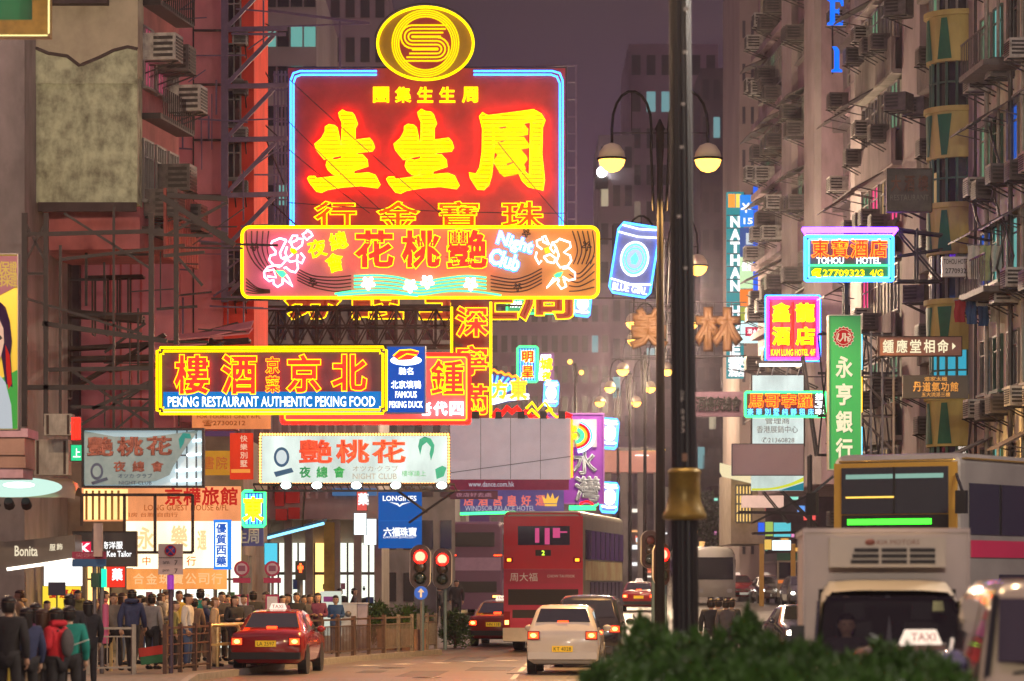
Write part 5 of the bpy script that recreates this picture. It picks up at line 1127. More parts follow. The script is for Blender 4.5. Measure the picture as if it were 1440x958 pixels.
    for yy, d in ((-.055, -1), (L+.055, 1)):
        zz = .72 if (d < 0 and sp is SEDAN) else (.60 if d < 0 else .43)
        pm = plate or (plate_y if d < 0 else plate_w)
        p_ = MB().box(-.24, .24, min(yy, yy+d*.012), max(yy, yy+d*.012), zz-.07, zz+.07).build('licence_plate', pm, o)
        if platetxt and d < 0: MB().text(platetxt, 0, zz, .40, .09, yy-.018).build('lettering', black, p_)
    if sp is SEDAN: MB().box(-.5, .5, L-.02, L+.02, .58, .72).build('grille', chrome, o)
    m = MB(); m.box(-.55, .55, y1+.3, y1+.4, .9, 1.2); m.box(-.45,.45, ym+.2, ym+.3, .9, 1.25); m.build('seat_back', m_int, o)
    if taxi:
        zr = st[a+1][5]+.02; m = MB(); v = [(-.20,ym-.1,zr),(.20,ym-.1,zr),(.20,ym+.1,zr),(-.20,ym+.1,zr),(-.15,ym-.06,zr+.14),(.15,ym-.06,zr+.14),(.15,ym+.06,zr+.14),(-.15,ym+.06,zr+.14)]
        m.add(v, [(0,1,5,4),(1,2,6,5),(2,3,7,6),(3,0,4,7),(4,5,6,7)]); s2_ = m.build('roof_sign', sign_lit if taxi_lit else sign_off, o)
        MB().text('TAXI', 0, zr+.065, .26, .08, ym-.10).build('lettering', paint('taxi_sign_red', (.5,.02,.02), .5, 0, 0), s2_)
        t_ = MB().text('TAXI', 0, 0, .26, .08, 0).build('lettering', MATS['taxi_sign_red'], s2_, (0, ym+.10, zr+.065), math.pi)
    return o
# near taxi, heading away along the kerb
def at(px, py): Y = FL*CZ/(py-HY); return Vector(((px-CX)*Y/FL, Y, 0))
make_car('taxi', 'red taxi with lit tail lights pulling out beside the railings, nearest car on the left', 'taxi', SEDAN, c_red, gpt(374, 75.5), rad(-3.5), None, 'rear', c_red, True, None, 'LA 2597', taxi_lit=True)
make_car('taxi', 'red taxi close behind the left rear corner of the red double-decker', 'taxi', SEDAN, c_red, gpt(694, 105.5), rad(-7), None, 'rear', c_sil, True, None, 'HN 118')
make_car('hatchback', 'champagne white hatchback with red tail lights behind the red bus', 'car', HATCH, c_white, gpt(791, 75.5), rad(-4), None, 'rear', None, False, None, 'KT 4028')
make_car('people_carrier', 'black van with a bright high brake light between the hatchback and the silver bus side', 'van', VAN, c_blk, gpt(826, 82), rad(-4), None, 'rear')
make_car('taxi', 'far red taxi with tail lights between the red bus and the lamp posts', 'taxi', SEDAN, c_red, gpt(898, 160), rad(-3), None, 'rear', c_sil, True)
make_car('saloon_car', 'white car with headlights far up the oncoming lane, behind the far taxi', 'car', SEDAN, c_white, gpt(1010, 222), math.pi+rad(5), None, 'front')
make_car('hatchback', 'small grey hatchback with headlights beside the green-roofed minibus', 'car', HATCH, c_gry, gpt(1118, 175), math.pi+rad(3), None, 'front')
# oncoming side
make_car('taxi', 'bronze taxi with white roof sign seen from the front beside the delivery truck windscreen', 'taxi', SEDAN, c_brn, (3.84, 35.8, 0), math.pi+rad(10), None, 'off', c_sil, True, taxi_lit=True)
make_car('saloon_car', 'dark blue car with one dazzling headlight left of the white truck', 'car', SEDAN, c_blue, gpt(1108, 98), math.pi+rad(4), None, 'front')
MB().ball((.62, 4.76, .80), .17, .05, .17, 12, 8).build('lamp_flare', emit('dazzling_headlamp', (.9,.97,1), 40), bpy.data.objects['saloon_car'])
make_car('saloon_car', 'bronze saloon with headlights on, middle of the far oncoming queue', 'car', SEDAN, c_brn, gpt(1072, 186), math.pi+rad(4), None, 'front')
make_car('taxi', 'far oncoming red taxi with lit roof sign left of the bronze saloon', 'taxi', SEDAN, c_red, gpt(1028, 192), math.pi+rad(5), None, 'front', c_sil, True)
make_car('saloon_car', 'dark car at the back of the far oncoming queue', 'car', SEDAN, c_gry, gpt(1034, 232), math.pi+rad(5), None, 'off')
make_car('people_carrier', 'far bluish van behind the oncoming bronze saloon', 'van', VAN, c_gry, gpt(1058, 222), math.pi+rad(5), None, 'front')
# ---------------------------------------------------------------- buses, truck
def clear_glass(name):
    if name in MATS: return MATS[name]
    m = bpy.data.materials.new(name); m.use_nodes = True; t = m.node_tree; t.nodes.clear(); o = nd(t, 'ShaderNodeOutputMaterial'); a = nd(t, 'ShaderNodeBsdfTransparent'); a.inputs[0].default_value = (.55,.55,.55,1); g = nd(t, 'ShaderNodeBsdfGlossy'); g.inputs['Roughness'].default_value = .03
    f = nd(t, 'ShaderNodeFresnel'); f.inputs[0].default_value = 1.5; x = nd(t, 'ShaderNodeMixShader'); t.links.new(f.outputs[0], x.inputs[0]); t.links.new(a.outputs[0], x.inputs[1]); t.links.new(g.outputs[0], x.inputs[2]); t.links.new(x.outputs[0], o.inputs[0]); MATS[name] = m; return m
def busrow(name, label, loc, rz, body, L=11.5, W=2.5, H=4.35, rear=None, side_mat=None, skirt=None, ad=None, kind='rear'):
    o = thing(name, label, 'bus', loc, rz)
    def ring(y, i, dz=0): 
        r = .18; pts = []
        for cx, cz, a0 in ((W/2-i-r, H-i*1.2-r, 0), (-W/2+i+r, H-i*1.2-r, 90)):
            for k in range(5): a = rad(a0+90*k/4); pts.append(Vector((cx+r*math.cos(a), y, cz+r*math.sin(a))))
        pts += [Vector((-W/2+i, y, .32+dz)), Vector((W/2-i, y, .32+dz))]
        return pts
    MB().loft([ring(.0, .10), ring(.06, .02), ring(.2, 0), ring(L-.25, 0), ring(L-.06, .03), ring(L, .12)], 0, False).build('body', body, o)
    x = W/2
    for s_ in (-1, 1):
        for z0, z1, y0, y1 in ((2.85, 3.75, .35, L-.25), (1.35, 2.15, 1.6, L-.4)):
            m = MB(); m.box(min(s_*(x+.004), s_*(x+.016)), max(s_*(x+.004), s_*(x+.016)), y0, y1, z0, z1)
            w_ = m.build('side_windows', glass_d, o); m = MB()
            for k in range(1, 8): yy = y0+(y1-y0)*k/8; m.box(min(s_*(x+.017), s_*(x+.026)), max(s_*(x+.017), s_*(x+.026)), yy-.04, yy+.04, z0, z1)
            m.build('window_post', black, w_)
        if side_mat: 
            m = MB(); m.box(min(s_*(x+.004), s_*(x+.012)), max(s_*(x+.004), s_*(x+.012)), .4, L-.6, 2.2, 2.8); m.build('side_panel', side_mat, o)
        if skirt:
            m = MB(); m.box(min(s_*(x+.004), s_*(x+.010)), max(s_*(x+.004), s_*(x+.010)), .3, L-.3, .34, .95); m.build('skirt', skirt, o)
    for wy in (2.4, L-2.4):
        for s_ in (-1, 1): wheel(o, s_*(x-.17), wy, .48, .3)
    return o
BR = carpaint('bus_red', (.60,.012,.02), .3); BC = carpaint('bus_crimson', (.46,.025,.07), .35); BS = paint('bus_silver', (.40,.38,.30), .3, .3, .1, 1.5); BD = carpaint('bus_plum', (.11,.05,.10), .4); BY = carpaint('bus_gold', (.36,.21,.035), .35); BG = paint('bus_grey_side', (.26,.24,.22), .35, .2, .15, .8)
o = busrow('double_decker_bus', 'red double-decker bus seen from behind, route number 2 above a crimson panel', gpt(764, 100), rad(-8), BS, 11.5, 2.5, 4.32, side_mat=paint('bus_side_advert', (.62,.58,.34), .4, 0, .4, .8, dirt=(.5,.2,.05)))
def bp(nm, mat, x0, x1, z0, z1, d0=-.02, d1=.012, par=None): return MB().box(x0, x1, d0, d1, z0, z1).build(nm, mat, par or o)
bp('rear_panel', BR, -1.22, 1.22, 2.55, 4.16); bp('rear_panel', BC, -1.22, 1.22, .75, 2.545, -.015); bp('roof_edge', BR, -1.15, 1.15, 4.165, 4.26, .01, .3)
bp('bumper', paint('bus_bumper', (.5,.46,.4), .4, 0, .1), -1.24, 1.24, .34, .745, -.06)
w_ = bp('rear_window', glass_d, -.78, .82, 3.28, 3.86, -.032, -.021)
m = MB(); [m.box(-.62+.2*k, -.54+.2*k, -.30, -.29, 3.3, 3.6+.1*(k % 3)) for k in range(4)]
rf = emit('window_glow_pink', (1,.12,.35), .55, False); m = MB()
for k, (a, b, h) in enumerate(((-.25,-.12,.45), (.05,.2,.5), (.3,.52,.3), (.34,.74,.15))): m.box(a, b, -.036, -.033, 3.80-h, 3.80 if k < 3 else 3.7)
m.build('glass_glow_patch', rf, w_)  # glowing patches on the glass stand for light inside
r_ = bp('route_box', black, -.24, .24, 2.95, 3.13, -.03, -.021); MB().text('2', 0, 3.04, .10, .14, -.034).build('lettering', emit('route_led', (.6,1,.05), 2.5), r_)
for s_ in (-1, 1):
    l_ = bp('tail_light', tl_off, s_*1.05-.12, s_*1.05+.12, 2.75, 2.90, -.04, -.021); bp('lamp_glow', emit('bus_amber', (1,.22,.01), 5), s_*1.05-.06, s_*1.05+.06, 2.78, 2.87, -.05, -.041, l_)
    l_ = bp('tail_light', tl_off, s_*1.12-.10, s_*1.12+.10, .75, 1.25, -.05, -.021); bp('lamp_glow', tl_core, s_*1.12-.06, s_*1.12+.06, .85, .98, -.06, -.051, l_)
a_ = bp('advert_panel', paint('advert_crimson', (.40,.035,.07), .4, 0, .05), -1.15, 1.15, 2.10, 2.5, -.028, -.021)
MB().text('周大福', -.60, 2.3, .85, .26, -.034).build('lettering', t_whd, a_); MB().text('CHOW TAI FOOK', .55, 2.33, .85, .085, -.034).build('lettering', t_whd, a_)
g_ = bp('engine_grille', m_grille, -1.08, 1.08, 1.45, 1.93, -.028, -.016); m = MB(); [m.box(-1.06, 1.06, -.036, -.029, 1.48+.07*k, 1.50+.07*k) for k in range(6)]; m.build('slat', black, g_)
bp('lower_grille', m_grille, -.95, .9, 1.05, 1.30, -.025, -.016); bp('licence_plate', plate_y, -.25, .25, .86, 1.0, -.03, -.016)
o2 = busrow('double_decker_bus', 'dark plum double-decker further up the left lane, left of the red bus', gpt(668, 150), rad(-5), BD, 11.5, 2.5, 4.35, side_mat=BC)
o = o2; bp('rear_window', glass_d, -.9, .9, 3.2, 3.85, -.03, -.004); bp('rear_panel', paint('plum_pale', (.28,.18,.28), .4, 0, .1), -1.2, 1.2, 2.1, 2.7, -.02, -.003); bp('lower_grille', m_grille, -1, 1, 1.1, 1.6, -.02, -.003)
for s_ in (-1, 1):
    l_ = bp('tail_light', tl_off, s_*1.05-.2, s_*1.05+.2, 2.75, 2.85, -.03, -.004); bp('lamp_glow', tl_on, s_*1.05-.18, s_*1.05+.18, 2.77, 2.83, -.04, -.031, l_)
    l_ = bp('tail_light', tl_off, s_*1.0-.2, s_*1.0+.2, .85, .98, -.03, -.004); bp('lamp_glow', tl_core, s_*1.0-.18, s_*1.0+.18, .87, .96, -.04, -.031, l_)
# gold fronted bus on the right
o = busrow('double_decker_bus', 'gold-fronted double-decker turning behind the white truck, with a green destination strip', Vector((6.75, 57.6, 0))+Vector((.0,.0,.12)), rad(-33), BG, 11.0, 2.5, 4.28, skirt=BD)
bp('front_panel', BY, -1.2, 1.2, .7, 4.12); f_ = bp('upper_windscreen', paint('bus_windscreen', (.03,.035,.035), .06, 0, 0, spec=1, coat=1), -1.04, 1.04, 3.22, 4.04, -.045, -.021)
bp('lower_windscreen', MATS['bus_windscreen'], -1.02, 1.02, 1.2, 2.5, -.045, -.021); b_ = bp('destination_box', black, -1.04, 1.04, 2.97, 3.20, -.04, -.021); bp('led_strip', emit('destination_led', (.05,1,.03), 3), -.92, .72, 3.03, 3.13, -.05, -.041, b_)
MB().box(-.025, .025, -.052, -.046, 3.22, 4.04).build('screen_bar', black, f_)
m = MB(); [m.box(-.8+.5*k, -.55+.5*k, .4+.3*k, .5+.3*k, 3.05, 3.45) for k in range(4)]
m = MB(); m.box(-.95, .95, -.050, -.046, 3.84, 3.92); m.build('ceiling_glow', emit('bus_ceiling_glow', (.45,.8,.65), .5, False), f_)  # glow strip laid on the glass for the lit ceiling
m = MB(); [m.box(-.75+.42*k, -.48+.42*k, -.050, -.046, 3.02, 3.28+.05*(k%2)) for k in range(4)]
rs = MB(); rs.box(-.95, 0, -.056, -.053, 3.50, 3.53); rs.build('handrail_glow', emit('upper_deck_glow', (1,.6,.1), 1.5, False), f_)  # glowing bar on the glass in place of a lit handrail
for s_ in (-1, 1):
    MB().bar((s_*1.2, -.05, 3.9), (s_*1.45, -.35, 3.6), .04).build('mirror_arm', black, o); MB().box(s_*1.45-.1, s_*1.45+.1, -.42, -.32, 3.2, 3.6).build('wing_mirror', black, o)
    h_ = bp('headlight', lens, s_*.95-.15, s_*.95+.15, .55, .75, -.05, .01)
# roof edge trim lights
MB().tube([(-1.1,-.01,4.15),(1.1,-.01,4.15),(1.27,.2,4.18),(1.27,10,4.18)], .02, 5).build('roof_trim', paint('brass_trim', (.6,.4,.1), .25, .8, 0), o)
MB().box(1.264, 1.272, .4, 10, 2.45, 2.75).build('side_stripe', BC, o)
# white refrigerated truck
o = thing('delivery_truck', 'white refrigerated truck facing us, cooling unit lettered KIA MOTORS over the cab', 'truck', gpt(1255, 36.3), rad(-3.5))
tw = paint('truck_white', (.60,.52,.46), .4, 0, .08, 1.5); tw2 = paint('truck_cab_cream', (.55,.49,.38), .3, 0, .05, 1.5, coat=.5)
MB().box(-.93, .93, 1.3, 4.6, .75, 2.72).build('cargo_box', tw, o)
m = MB()
for x in (-.955, .925): m.box(x, x+.03, 1.27, 1.33, .75, 2.74)
m.box(-.955, .955, 1.265, 1.335, 2.70, 2.75); m.box(-.955, -.925, 1.34, 4.6, 2.68, 2.74); m.build('box_trim', paint('truck_trim', (.48,.40,.36), .4, .1, .1), o)
m = MB(); m.box(-.66, .66, 1.0, 1.295, 2.30, 2.64); c_ = m.build('cooling_unit', paint('cooling_cream', (.62,.56,.44), .4, 0, .06, 2), o)
m = MB()
for r in range(3):
    for a, b in ((-.42,-.10), (-.07,.22), (.25,.54)): m.box(a+.02*r*(1 if a < -.2 else 0), b, .985, .999, 2.34+.066*r, 2.385+.066*r)
m.build('vent_slot', m_grille, c_); MB().text('KIA MOTORS', .12, 2.585, .48, .055, .992).build('lettering', paint('rust_lettering', (.25,.08,.05), .5, 0, 0), c_); MB().ball((-.2, .99, 2.585), .06, .01, .035, 10, 6).build('emblem', MATS['rust_lettering'], c_)
st_ = [(0,.35,.80,.80,.84,.98,.80),(.12,.30,.84,1.12,.85,1.20,.82),(.55,.28,.85,1.15,.86,2.02,.74),(.90,.28,.85,1.15,.86,2.13,.74),(1.28,.28,.85,1.15,.86,2.15,.74)]
cb = MB().loft(rings_of(dict(st=st_)), 0, True)
keep = [i for i, f in enumerate(cb.f) if not (len(f) == 4 and min(f)//14 == 1 and 3 <= min(f)-14 <= 9 and max(f) < 42)]
cb.f = [cb.f[i] for i in keep]; cb.m = [cb.m[i] for i in keep]; cb.sm = [cb.sm[i] for i in keep]; cb.build('cab', tw2, o)
MB().box(-.78, .78, 1.10, 1.12, .9, 2.05).build('cab_lining', m_int, o); MB().box(-.76, .76, .35, .6, .85, 1.22).build('dashboard', m_int, o)
for s_ in (-1, 1): MB().box(s_*.38-.2, s_*.38+.2, 1.0, 1.09, 1.2, 1.68).build('seat_back', black, o); MB().box(s_*.38-.11, s_*.38+.11, 1.0, 1.08, 1.70, 1.88).build('head_rest', black, o)
MB().tube([(-.38+.2*math.cos(rad(a)), .66+.04*math.sin(rad(a)), 1.27+.17*math.sin(rad(a))) for a in range(0, 360, 24)], .018, 6, True).build('steering_wheel', black, o)
MB().prism([(-.06,1.22),(.05,1.22),(.02,1.62),(-.0,1.75)], .70, .72).build('hanging_cloth', paint('pale_pennant', (.4,.4,.42), .8, 0, .1), o)
def qd(nm, p, mat, n, par=None):
    p = [Vector(v) for v in p]; return MB().add([v+Vector(n)*.012 for v in p]+[v-Vector(n)*.02 for v in p], [(0,1,2,3),(0,1,5,4),(1,2,6,5),(2,3,7,6),(3,0,4,7)]).build(nm, mat, par or o)
ws = qd('windscreen', [(-.80,.16,1.26),(.80,.16,1.26),(.72,.515,1.97),(-.72,.515,1.97)], clear_glass('clear_windscreen'), (0,-.82,.57))
# seen through the glass: driver and head rests
qd('windscreen_sticker', [(.47,.430,1.80),(.60,.430,1.80),(.59,.485,1.91),(.48,.485,1.91)], paint('sticker_green', (.4,.45,.25), .6, 0, 0), (0,-.82,.57), ws)
for s_ in (-1, 1):
    MB().bar((s_*.3-.25, .12, 1.24), (s_*.3+.25, .17, 1.33), .02).build('wiper', black, o)
    MB().bar((s_*.86, .25, 1.3), (s_*1.05, .1, 1.35), .03).build('mirror_arm', black, o); MB().box(s_*1.05-.08, s_*1.05+.08, .05, .1, 1.2, 1.65).build('wing_mirror', black, o)
    MB().box(s_*.62-.16, s_*.62+.16, -.03, .05, .72, .92).build('headlight', lens, o)
    qd('side_window', [(s_*.862,.35,1.25),(s_*.862,1.1,1.25),(s_*.80,1.1,1.92),(s_*.80,.60,1.92)], glass_d, (s_,0,.1))
MB().box(-.85, .85, -.08, .06, .35, .62).build('bumper', tw2, o); MB().box(-.5, .5, -.02, .02, .80, .93).build('grille', m_grille, o)
for wy in (.8, 3.6):
    for s_ in (-1, 1): wheel(o, s_*.72, wy, .33, .2)
# big glossy van close on the right
o = thing('passenger_van', 'glossy champagne van at the lower right corner, its dark windows full of neon reflections', 'van', (4.47, 25.0, 0), rad(-3))
vb = carpaint('van_champagne', (.52,.44,.30), .18); vg = paint('van_mirror_glass', (.015,.015,.02), .02, 0, 0, spec=1.0, coat=1)
st_ = [(0,.40,.78,.85,.83,1.08,.80),(.10,.26,.82,1.15,.86,1.28,.82),(.42,.24,.84,1.28,.88,1.42,.80),(.68,.24,.85,1.30,.88,2.02,.72),(1.0,.24,.85,1.30,.88,2.12,.70),(3.4,.24,.85,1.30,.88,2.14,.70),(4.5,.28,.84,1.28,.86,2.0,.68),(4.6,.4,.8,1.2,.84,1.8,.66)]
RV = rings_of(dict(st=st_)); MB().loft(RV, 0, True).build('body', vb, o)
m = MB(); rr2 = []
for i, t in ((2, .1), (2, .5), (2, .92)):
    A, B = RV[i], RV[i+1]; z_ = .012
    rr2.append([Vector((x, A[6].y+(B[6].y-A[6].y)*t-.012, A[6].z+(B[6].z-A[6].z)*t+.012-.0)) for x in (-.72+.04*t, -.5, -.25, 0, .25, .5, .72-.04*t)])
for q_ in rr2:
    for v in q_: v.y -= .16*(1-(v.x/.75)**2)
m.loft(rr2, cap=False, closed=False); m.build('windscreen', vg, o)
MB().box(-.14, .14, .60, .66, 1.98, 2.04).build('inner_mirror', black, o); MB().bar((-.6,.36,1.42), (-.05,.40,1.5), .02).build('wiper', black, o)
for s_ in (-1, 1):
    MB().bar((s_*.80,.40,1.36), (s_*.70,.70,2.02), .05).build('pillar_trim', black, o)
    def side(y, f):
        for i in range(len(RV)-1):
            if RV[i][0].y <= y <= RV[i+1][0].y:
                t = (y-RV[i][0].y)/(RV[i+1][0].y-RV[i][0].y); v = RV[i][3].lerp(RV[i+1][3], t).lerp(RV[i][4].lerp(RV[i+1][4], t), f); return Vector((s_*(v.x+.012), v.y, v.z))
    for q in ([(.66,.1),(1.5,.1),(1.5,.93),(.80,.93)], [(1.62,.1),(3.3,.1),(3.3,.95),(1.62,.95)], [(3.4,.1),(4.4,.1),(4.35,.95),(3.4,.95)]):
        MB().add([side(*u) for u in q], [(0,1,2,3)]).build('side_window', vg, o)
    MB().ball((s_*1.06, .55, 1.46), .16, .13, .14, 14, 9).build('wing_mirror', paint('mirror_chrome', (.35,.42,.5), .08, 1, 0), o)
    MB().box(s_*.62-.16, s_*.62+.16, -.03, .05, .68, .88).build('headlight', lens, o)
for wy in (.9, 3.7):
    for s_ in (-1, 1): wheel(o, s_*.76, wy, .34, .22)
MB().box(-.85, .85, -.08, .06, .35, .6).build('bumper', vb, o)
# green roofed minibus and white coach far off
o = thing('minibus', 'green-roofed cream minibus far up the oncoming lane under the shop signs', 'minibus', gpt(1097, 185), math.pi+rad(3)); cr_ = carpaint('minibus_cream', (.45,.40,.30))
def BX(nm, mt, x0, x1, y0, y1, z0, z1, par=None): return MB().box(x0, x1, y0, y1, z0, z1).build(nm, mt, par or o)
BX('body', cr_, -1.0, 1.0, 0, 6.2, .35, 2.35); BX('roof', carpaint('minibus_green', (.02,.16,.09)), -1.02, 1.02, -.02, 6.25, 2.353, 2.75); BX('windscreen', glass_d, -.9, .9, 6.203, 6.23, 1.35, 2.25); BX('rear_window', glass_d, -.8, .8, -.03, -.003, 1.35, 2.2)
BX('front_stripe', emit('route_board_orange', (1,.25,.05), .6, False), -.95, .95, 6.205, 6.24, 1.1, 1.28); BX('windscreen_post', cr_, -.03, .03, 6.231, 6.25, 1.35, 2.25)
for s_ in (-1, 1): BX('headlight', lens, s_*.75-.12, s_*.75+.12, 6.2, 6.25, .6, .8); BX('side_windows', glass_d, min(s_*1.003, s_*1.02), max(s_*1.003, s_*1.02), .5, 5.9, 1.4, 2.2)
for wy in (1.2, 5.0):
    for s_ in (-1, 1): wheel(o, s_*.85, wy, .36, .2)
o = thing('coach', 'white coach half hidden behind the near lamp post', 'coach', gpt(968, 185), math.pi+rad(6)); cw_ = carpaint('coach_white', (.5,.48,.47))
def rg(y, i): 
    pts = []
    for k in range(9): a = rad(180*k/8); pts.append(Vector(((1.2-i)*math.copysign(abs(math.cos(a))**.45, math.cos(a)), y, 1.9+(1.2-i)*math.sin(a)**.5)))
    return pts+[Vector((-1.2+i, y, .35)), Vector((1.2-i, y, .35))]
MB().loft([rg(0, .05), rg(.2, 0), rg(8.6, 0), rg(9, .12)], 0, True).build('body', cw_, o); BX('windscreen', glass_d, -1.0, 1.0, 9.003, 9.03, 1.3, 2.5)
for s_ in (-1, 1): BX('side_windows', glass_d, min(s_*1.205, s_*1.22), max(s_*1.205, s_*1.22), .8, 8.5, 1.5, 2.4); BX('headlight', lens, s_*.8-.15, s_*.8+.15, 9.0, 9.04, .6, .8)
for wy in (1.8, 7.2):
    for s_ in (-1, 1): wheel(o, s_*1.0, wy, .46, .26)
# ================================================================ lamp posts and street furniture
m_post = paint('lamp_post_paint', (.006,.005,.004), .7, 0, 0, spec=.12) if 1 else paint('x', (.016,.012,.009), .6, 0, .1, 4); m_shade = paint('lamp_shade', (.50,.42,.30), .5, 0, .1); lampglass = emit('lamp_glass', (1,.50,.07), 4.2)
def lamp_post(label, px, Y, h=12.75, arm=1.18, power=2500, col=(1,.74,.47), down=False):
    o = thing('street_lamp', label, 'street lamp', gpt(px, Y)+Vector((0,0,.14)), 0, 'twin globe lamps along the median'); h -= .14
    MB().lathe([(.20,0),(.20,.5),(.13,.7),(.12,2.5),(.10,5),(.075,h-.2),(.10,h+.3),(.10,h+.7),(.13,h+.75),(.02,h+1.0)], n=10).build('pole', m_post, o)
    for s_ in (-1, 1):
        pts = [(s_*.16, 0, h-1.3), (s_*.22, 0, h+.2)]+[(s_*(arm*.60-arm*.42*math.cos(rad(a))), 0, h+.75+.95*math.sin(rad(a))**.9) for a in range(0, 181, 20)]+[(s_*arm*1.02, 0, h+.35)]
        ar = MB().tube(pts, .035, 6)
        ar.bar((s_*.1, 0, h+.65), (s_*arm, 0, h+.65), .025); ar.bar((s_*arm*.6, 0, h+.7), (s_*arm*.6, 0, h+1.7), .02) 
        ar.build('arm', m_post, o)
        gl = MB().lathe([(.05,.40),(.20,.34),(.31,.18),(.34,.03)][::-1], (s_*arm*1.02, 0, h), 14).build('globe_shade', m_shade, o)
        MB().lathe([(.345,-.02),(.375,-.02),(.375,.025),(.345,.025)], (s_*arm*1.02, 0, h), 14).build('globe_ring', m_post, gl)
        MB().lathe([(.03,-.34),(.18,-.29),(.29,-.17),(.335,-.025)], (s_*arm*1.02, 0, h), 14).build('globe_glass', lampglass, gl)
        l = bpy.data.lights.new('lamp_bulb', 'SPOT' if down else 'POINT'); l.energy = power
        if down: l.spot_size = rad(128); l.spot_blend = .3
        l.color = col; l.shadow_soft_size = .15
        lo = bpy.data.objects.new('lamp_bulb', l); COL.objects.link(lo); lo.parent = o; lo.location = (s_*arm*1.02, 0, h-.52)
    return o
lamp_post('tall twin globe street lamp directly behind the near black lamp post, largest of the row', 928, 82, power=7500, col=(1,.54,.17), down=True)
lamp_post('second twin globe street lamp of the row, one globe showing right of the black post', 931, 111, power=3600, col=(1,.74,.5))
lamp_post('third twin globe street lamp, its left globe under the tilted beer can', 931, 139)
lamp_post('twin globe street lamp fourth in the row, just below the ochre characters', 929, 151)
lamp_post('fifth twin globe street lamp in the middle of the receding row', 907, 177)
lamp_post('sixth twin globe street lamp, second from the far end of the row', 886, 197)
lamp_post('seventh and farthest twin globe street lamp at the left end of the row', 869, 217)
lamp_post('added unseen street lamp behind the camera, lighting the foreground', 720, -9, power=9500, col=(1,.86,.72)).location = (-.6, -9, .14)  # unseen lamp added to brighten what faces the camera
lamp_post('added unseen street lamp on the left pavement, lighting crowd and walls', 0, 58, power=2600, col=(1,.66,.40)).location = (-11.8, 62, .14)  # unseen lamp added to light the left crowd and walls
lamp_post('added unseen street lamp on the right pavement, lighting the facades', 1440, 44, power=4200, col=(1,.88,.76)).location = (13.0, 44, .14)  # unseen lamp added to lift the right-hand facades
# near old post
o = thing('lamp_post', 'thick black fluted lamp post with a yellow flared collar, numbered DF 0433', 'lamp post', gpt(966, 38)+Vector((0,0,.15)))
o.rotation_euler = (0, rad(-.55), 0)
m = MB(); nfl = 40
def fl(r, z): return [Vector((r*(1-.05*(k % 2))*math.cos(2*math.pi*k/nfl), r*(1-.05*(k % 2))*math.sin(2*math.pi*k/nfl), z)) for k in range(nfl)]
m.loft([fl(.165,0), fl(.165,.6), fl(.155,.62), fl(.155,2.85)], 0, False); m.build('lower_shaft', black, o)
MB().loft([fl(.145,3.3), fl(.140,5), fl(.125,9.0), fl(.10,11.7)], 0, False).build('upper_shaft', black, o)
MB().lathe([(.20,2.70),(.255,2.72),(.255,2.76),(.22,2.83),(.19,2.93),(.185,2.98),(.185,3.24),(.195,3.245),(.195,3.27),(.16,3.30)], n=28).build('collar', paint('mustard_paint', (.24,.16,.03), .4, .3, .25, 7), o)
m = MB()
for i, ch in enumerate('DF 0433'):
    if ch != ' ': m.text(ch, -.02, 4.12-.072*i+.05, .035, .055, -.152)
m.build('lettering', paint('pale_stencil', (.6,.57,.5), .6, 0, 0), o)
MB().box(-.03, .03, -.155, -.14, 3.38, 3.47).build('sticker', paint('brown_sticker', (.3,.17,.10), .6, 0, .1), o)
m = MB(); [m.box(x-.02, x+.02, -.15, -.12, z, z+.03) for x, z in ((.02,7.5),(.05,8.1),(.0,7.0),(-.04,6.2),(.03,5.6),(.06,8.6))]; m.build('paint_chip', MATS['pale_stencil'], o)
for s_ in (-1, 1):
    MB().tube([(0,0,11.2),(s_*.3,0,12.2),(s_*.9,0,12.5),(s_*1.2,0,12.1)], .04, 6).build('arm', black, o); gg = MB().ball((s_*1.2,0,11.85), .3, n=12, m=8).build('globe', lampglass, o)
    l = bpy.data.lights.new('lamp_bulb', 'POINT'); l.energy = 1800; l.color = (1,.68,.34); l.shadow_soft_size = .15; lo = bpy.data.objects.new('lamp_bulb', l); COL.objects.link(lo); lo.parent = o; lo.location = (s_*1.2, 0, 11.4)
# distant plain poles
for i, (px, Y, yt) in enumerate(((862, 225, 520), (705, 260, 530))):
    pass
o = thing('street_lamp', 'slim distant post with two small bare lamps over the purple apartment block', 'street lamp', gpt(809, 215)); MB().tube([(0,0,0),(0,0,15.2)], .09, 6).build('pole', m_post, o)
for s_, z in ((-.35, 15.3), (.4, 14.6)): MB().tube([(0,0,z-.3),(s_,0,z)], .04, 5).build('arm', m_post, o); MB().ball((s_,0,z), .16, n=8, m=5).build('globe', lampglass, o)
# floodlight on far roof
o = thing('floodlight', 'white starry floodlight on the roof edge left of the tall street lamp', 'floodlight', P(846, 247, 299.3)); MB().box(-.6, .6, 0, .5, -1.2, -.1).build('bracket', steel, o); MB().ball((0,-.1,.3), .45, .2, .45, 10, 6).build('lamp_face', emit('roof_flood', (.95,1,1), 20), o)
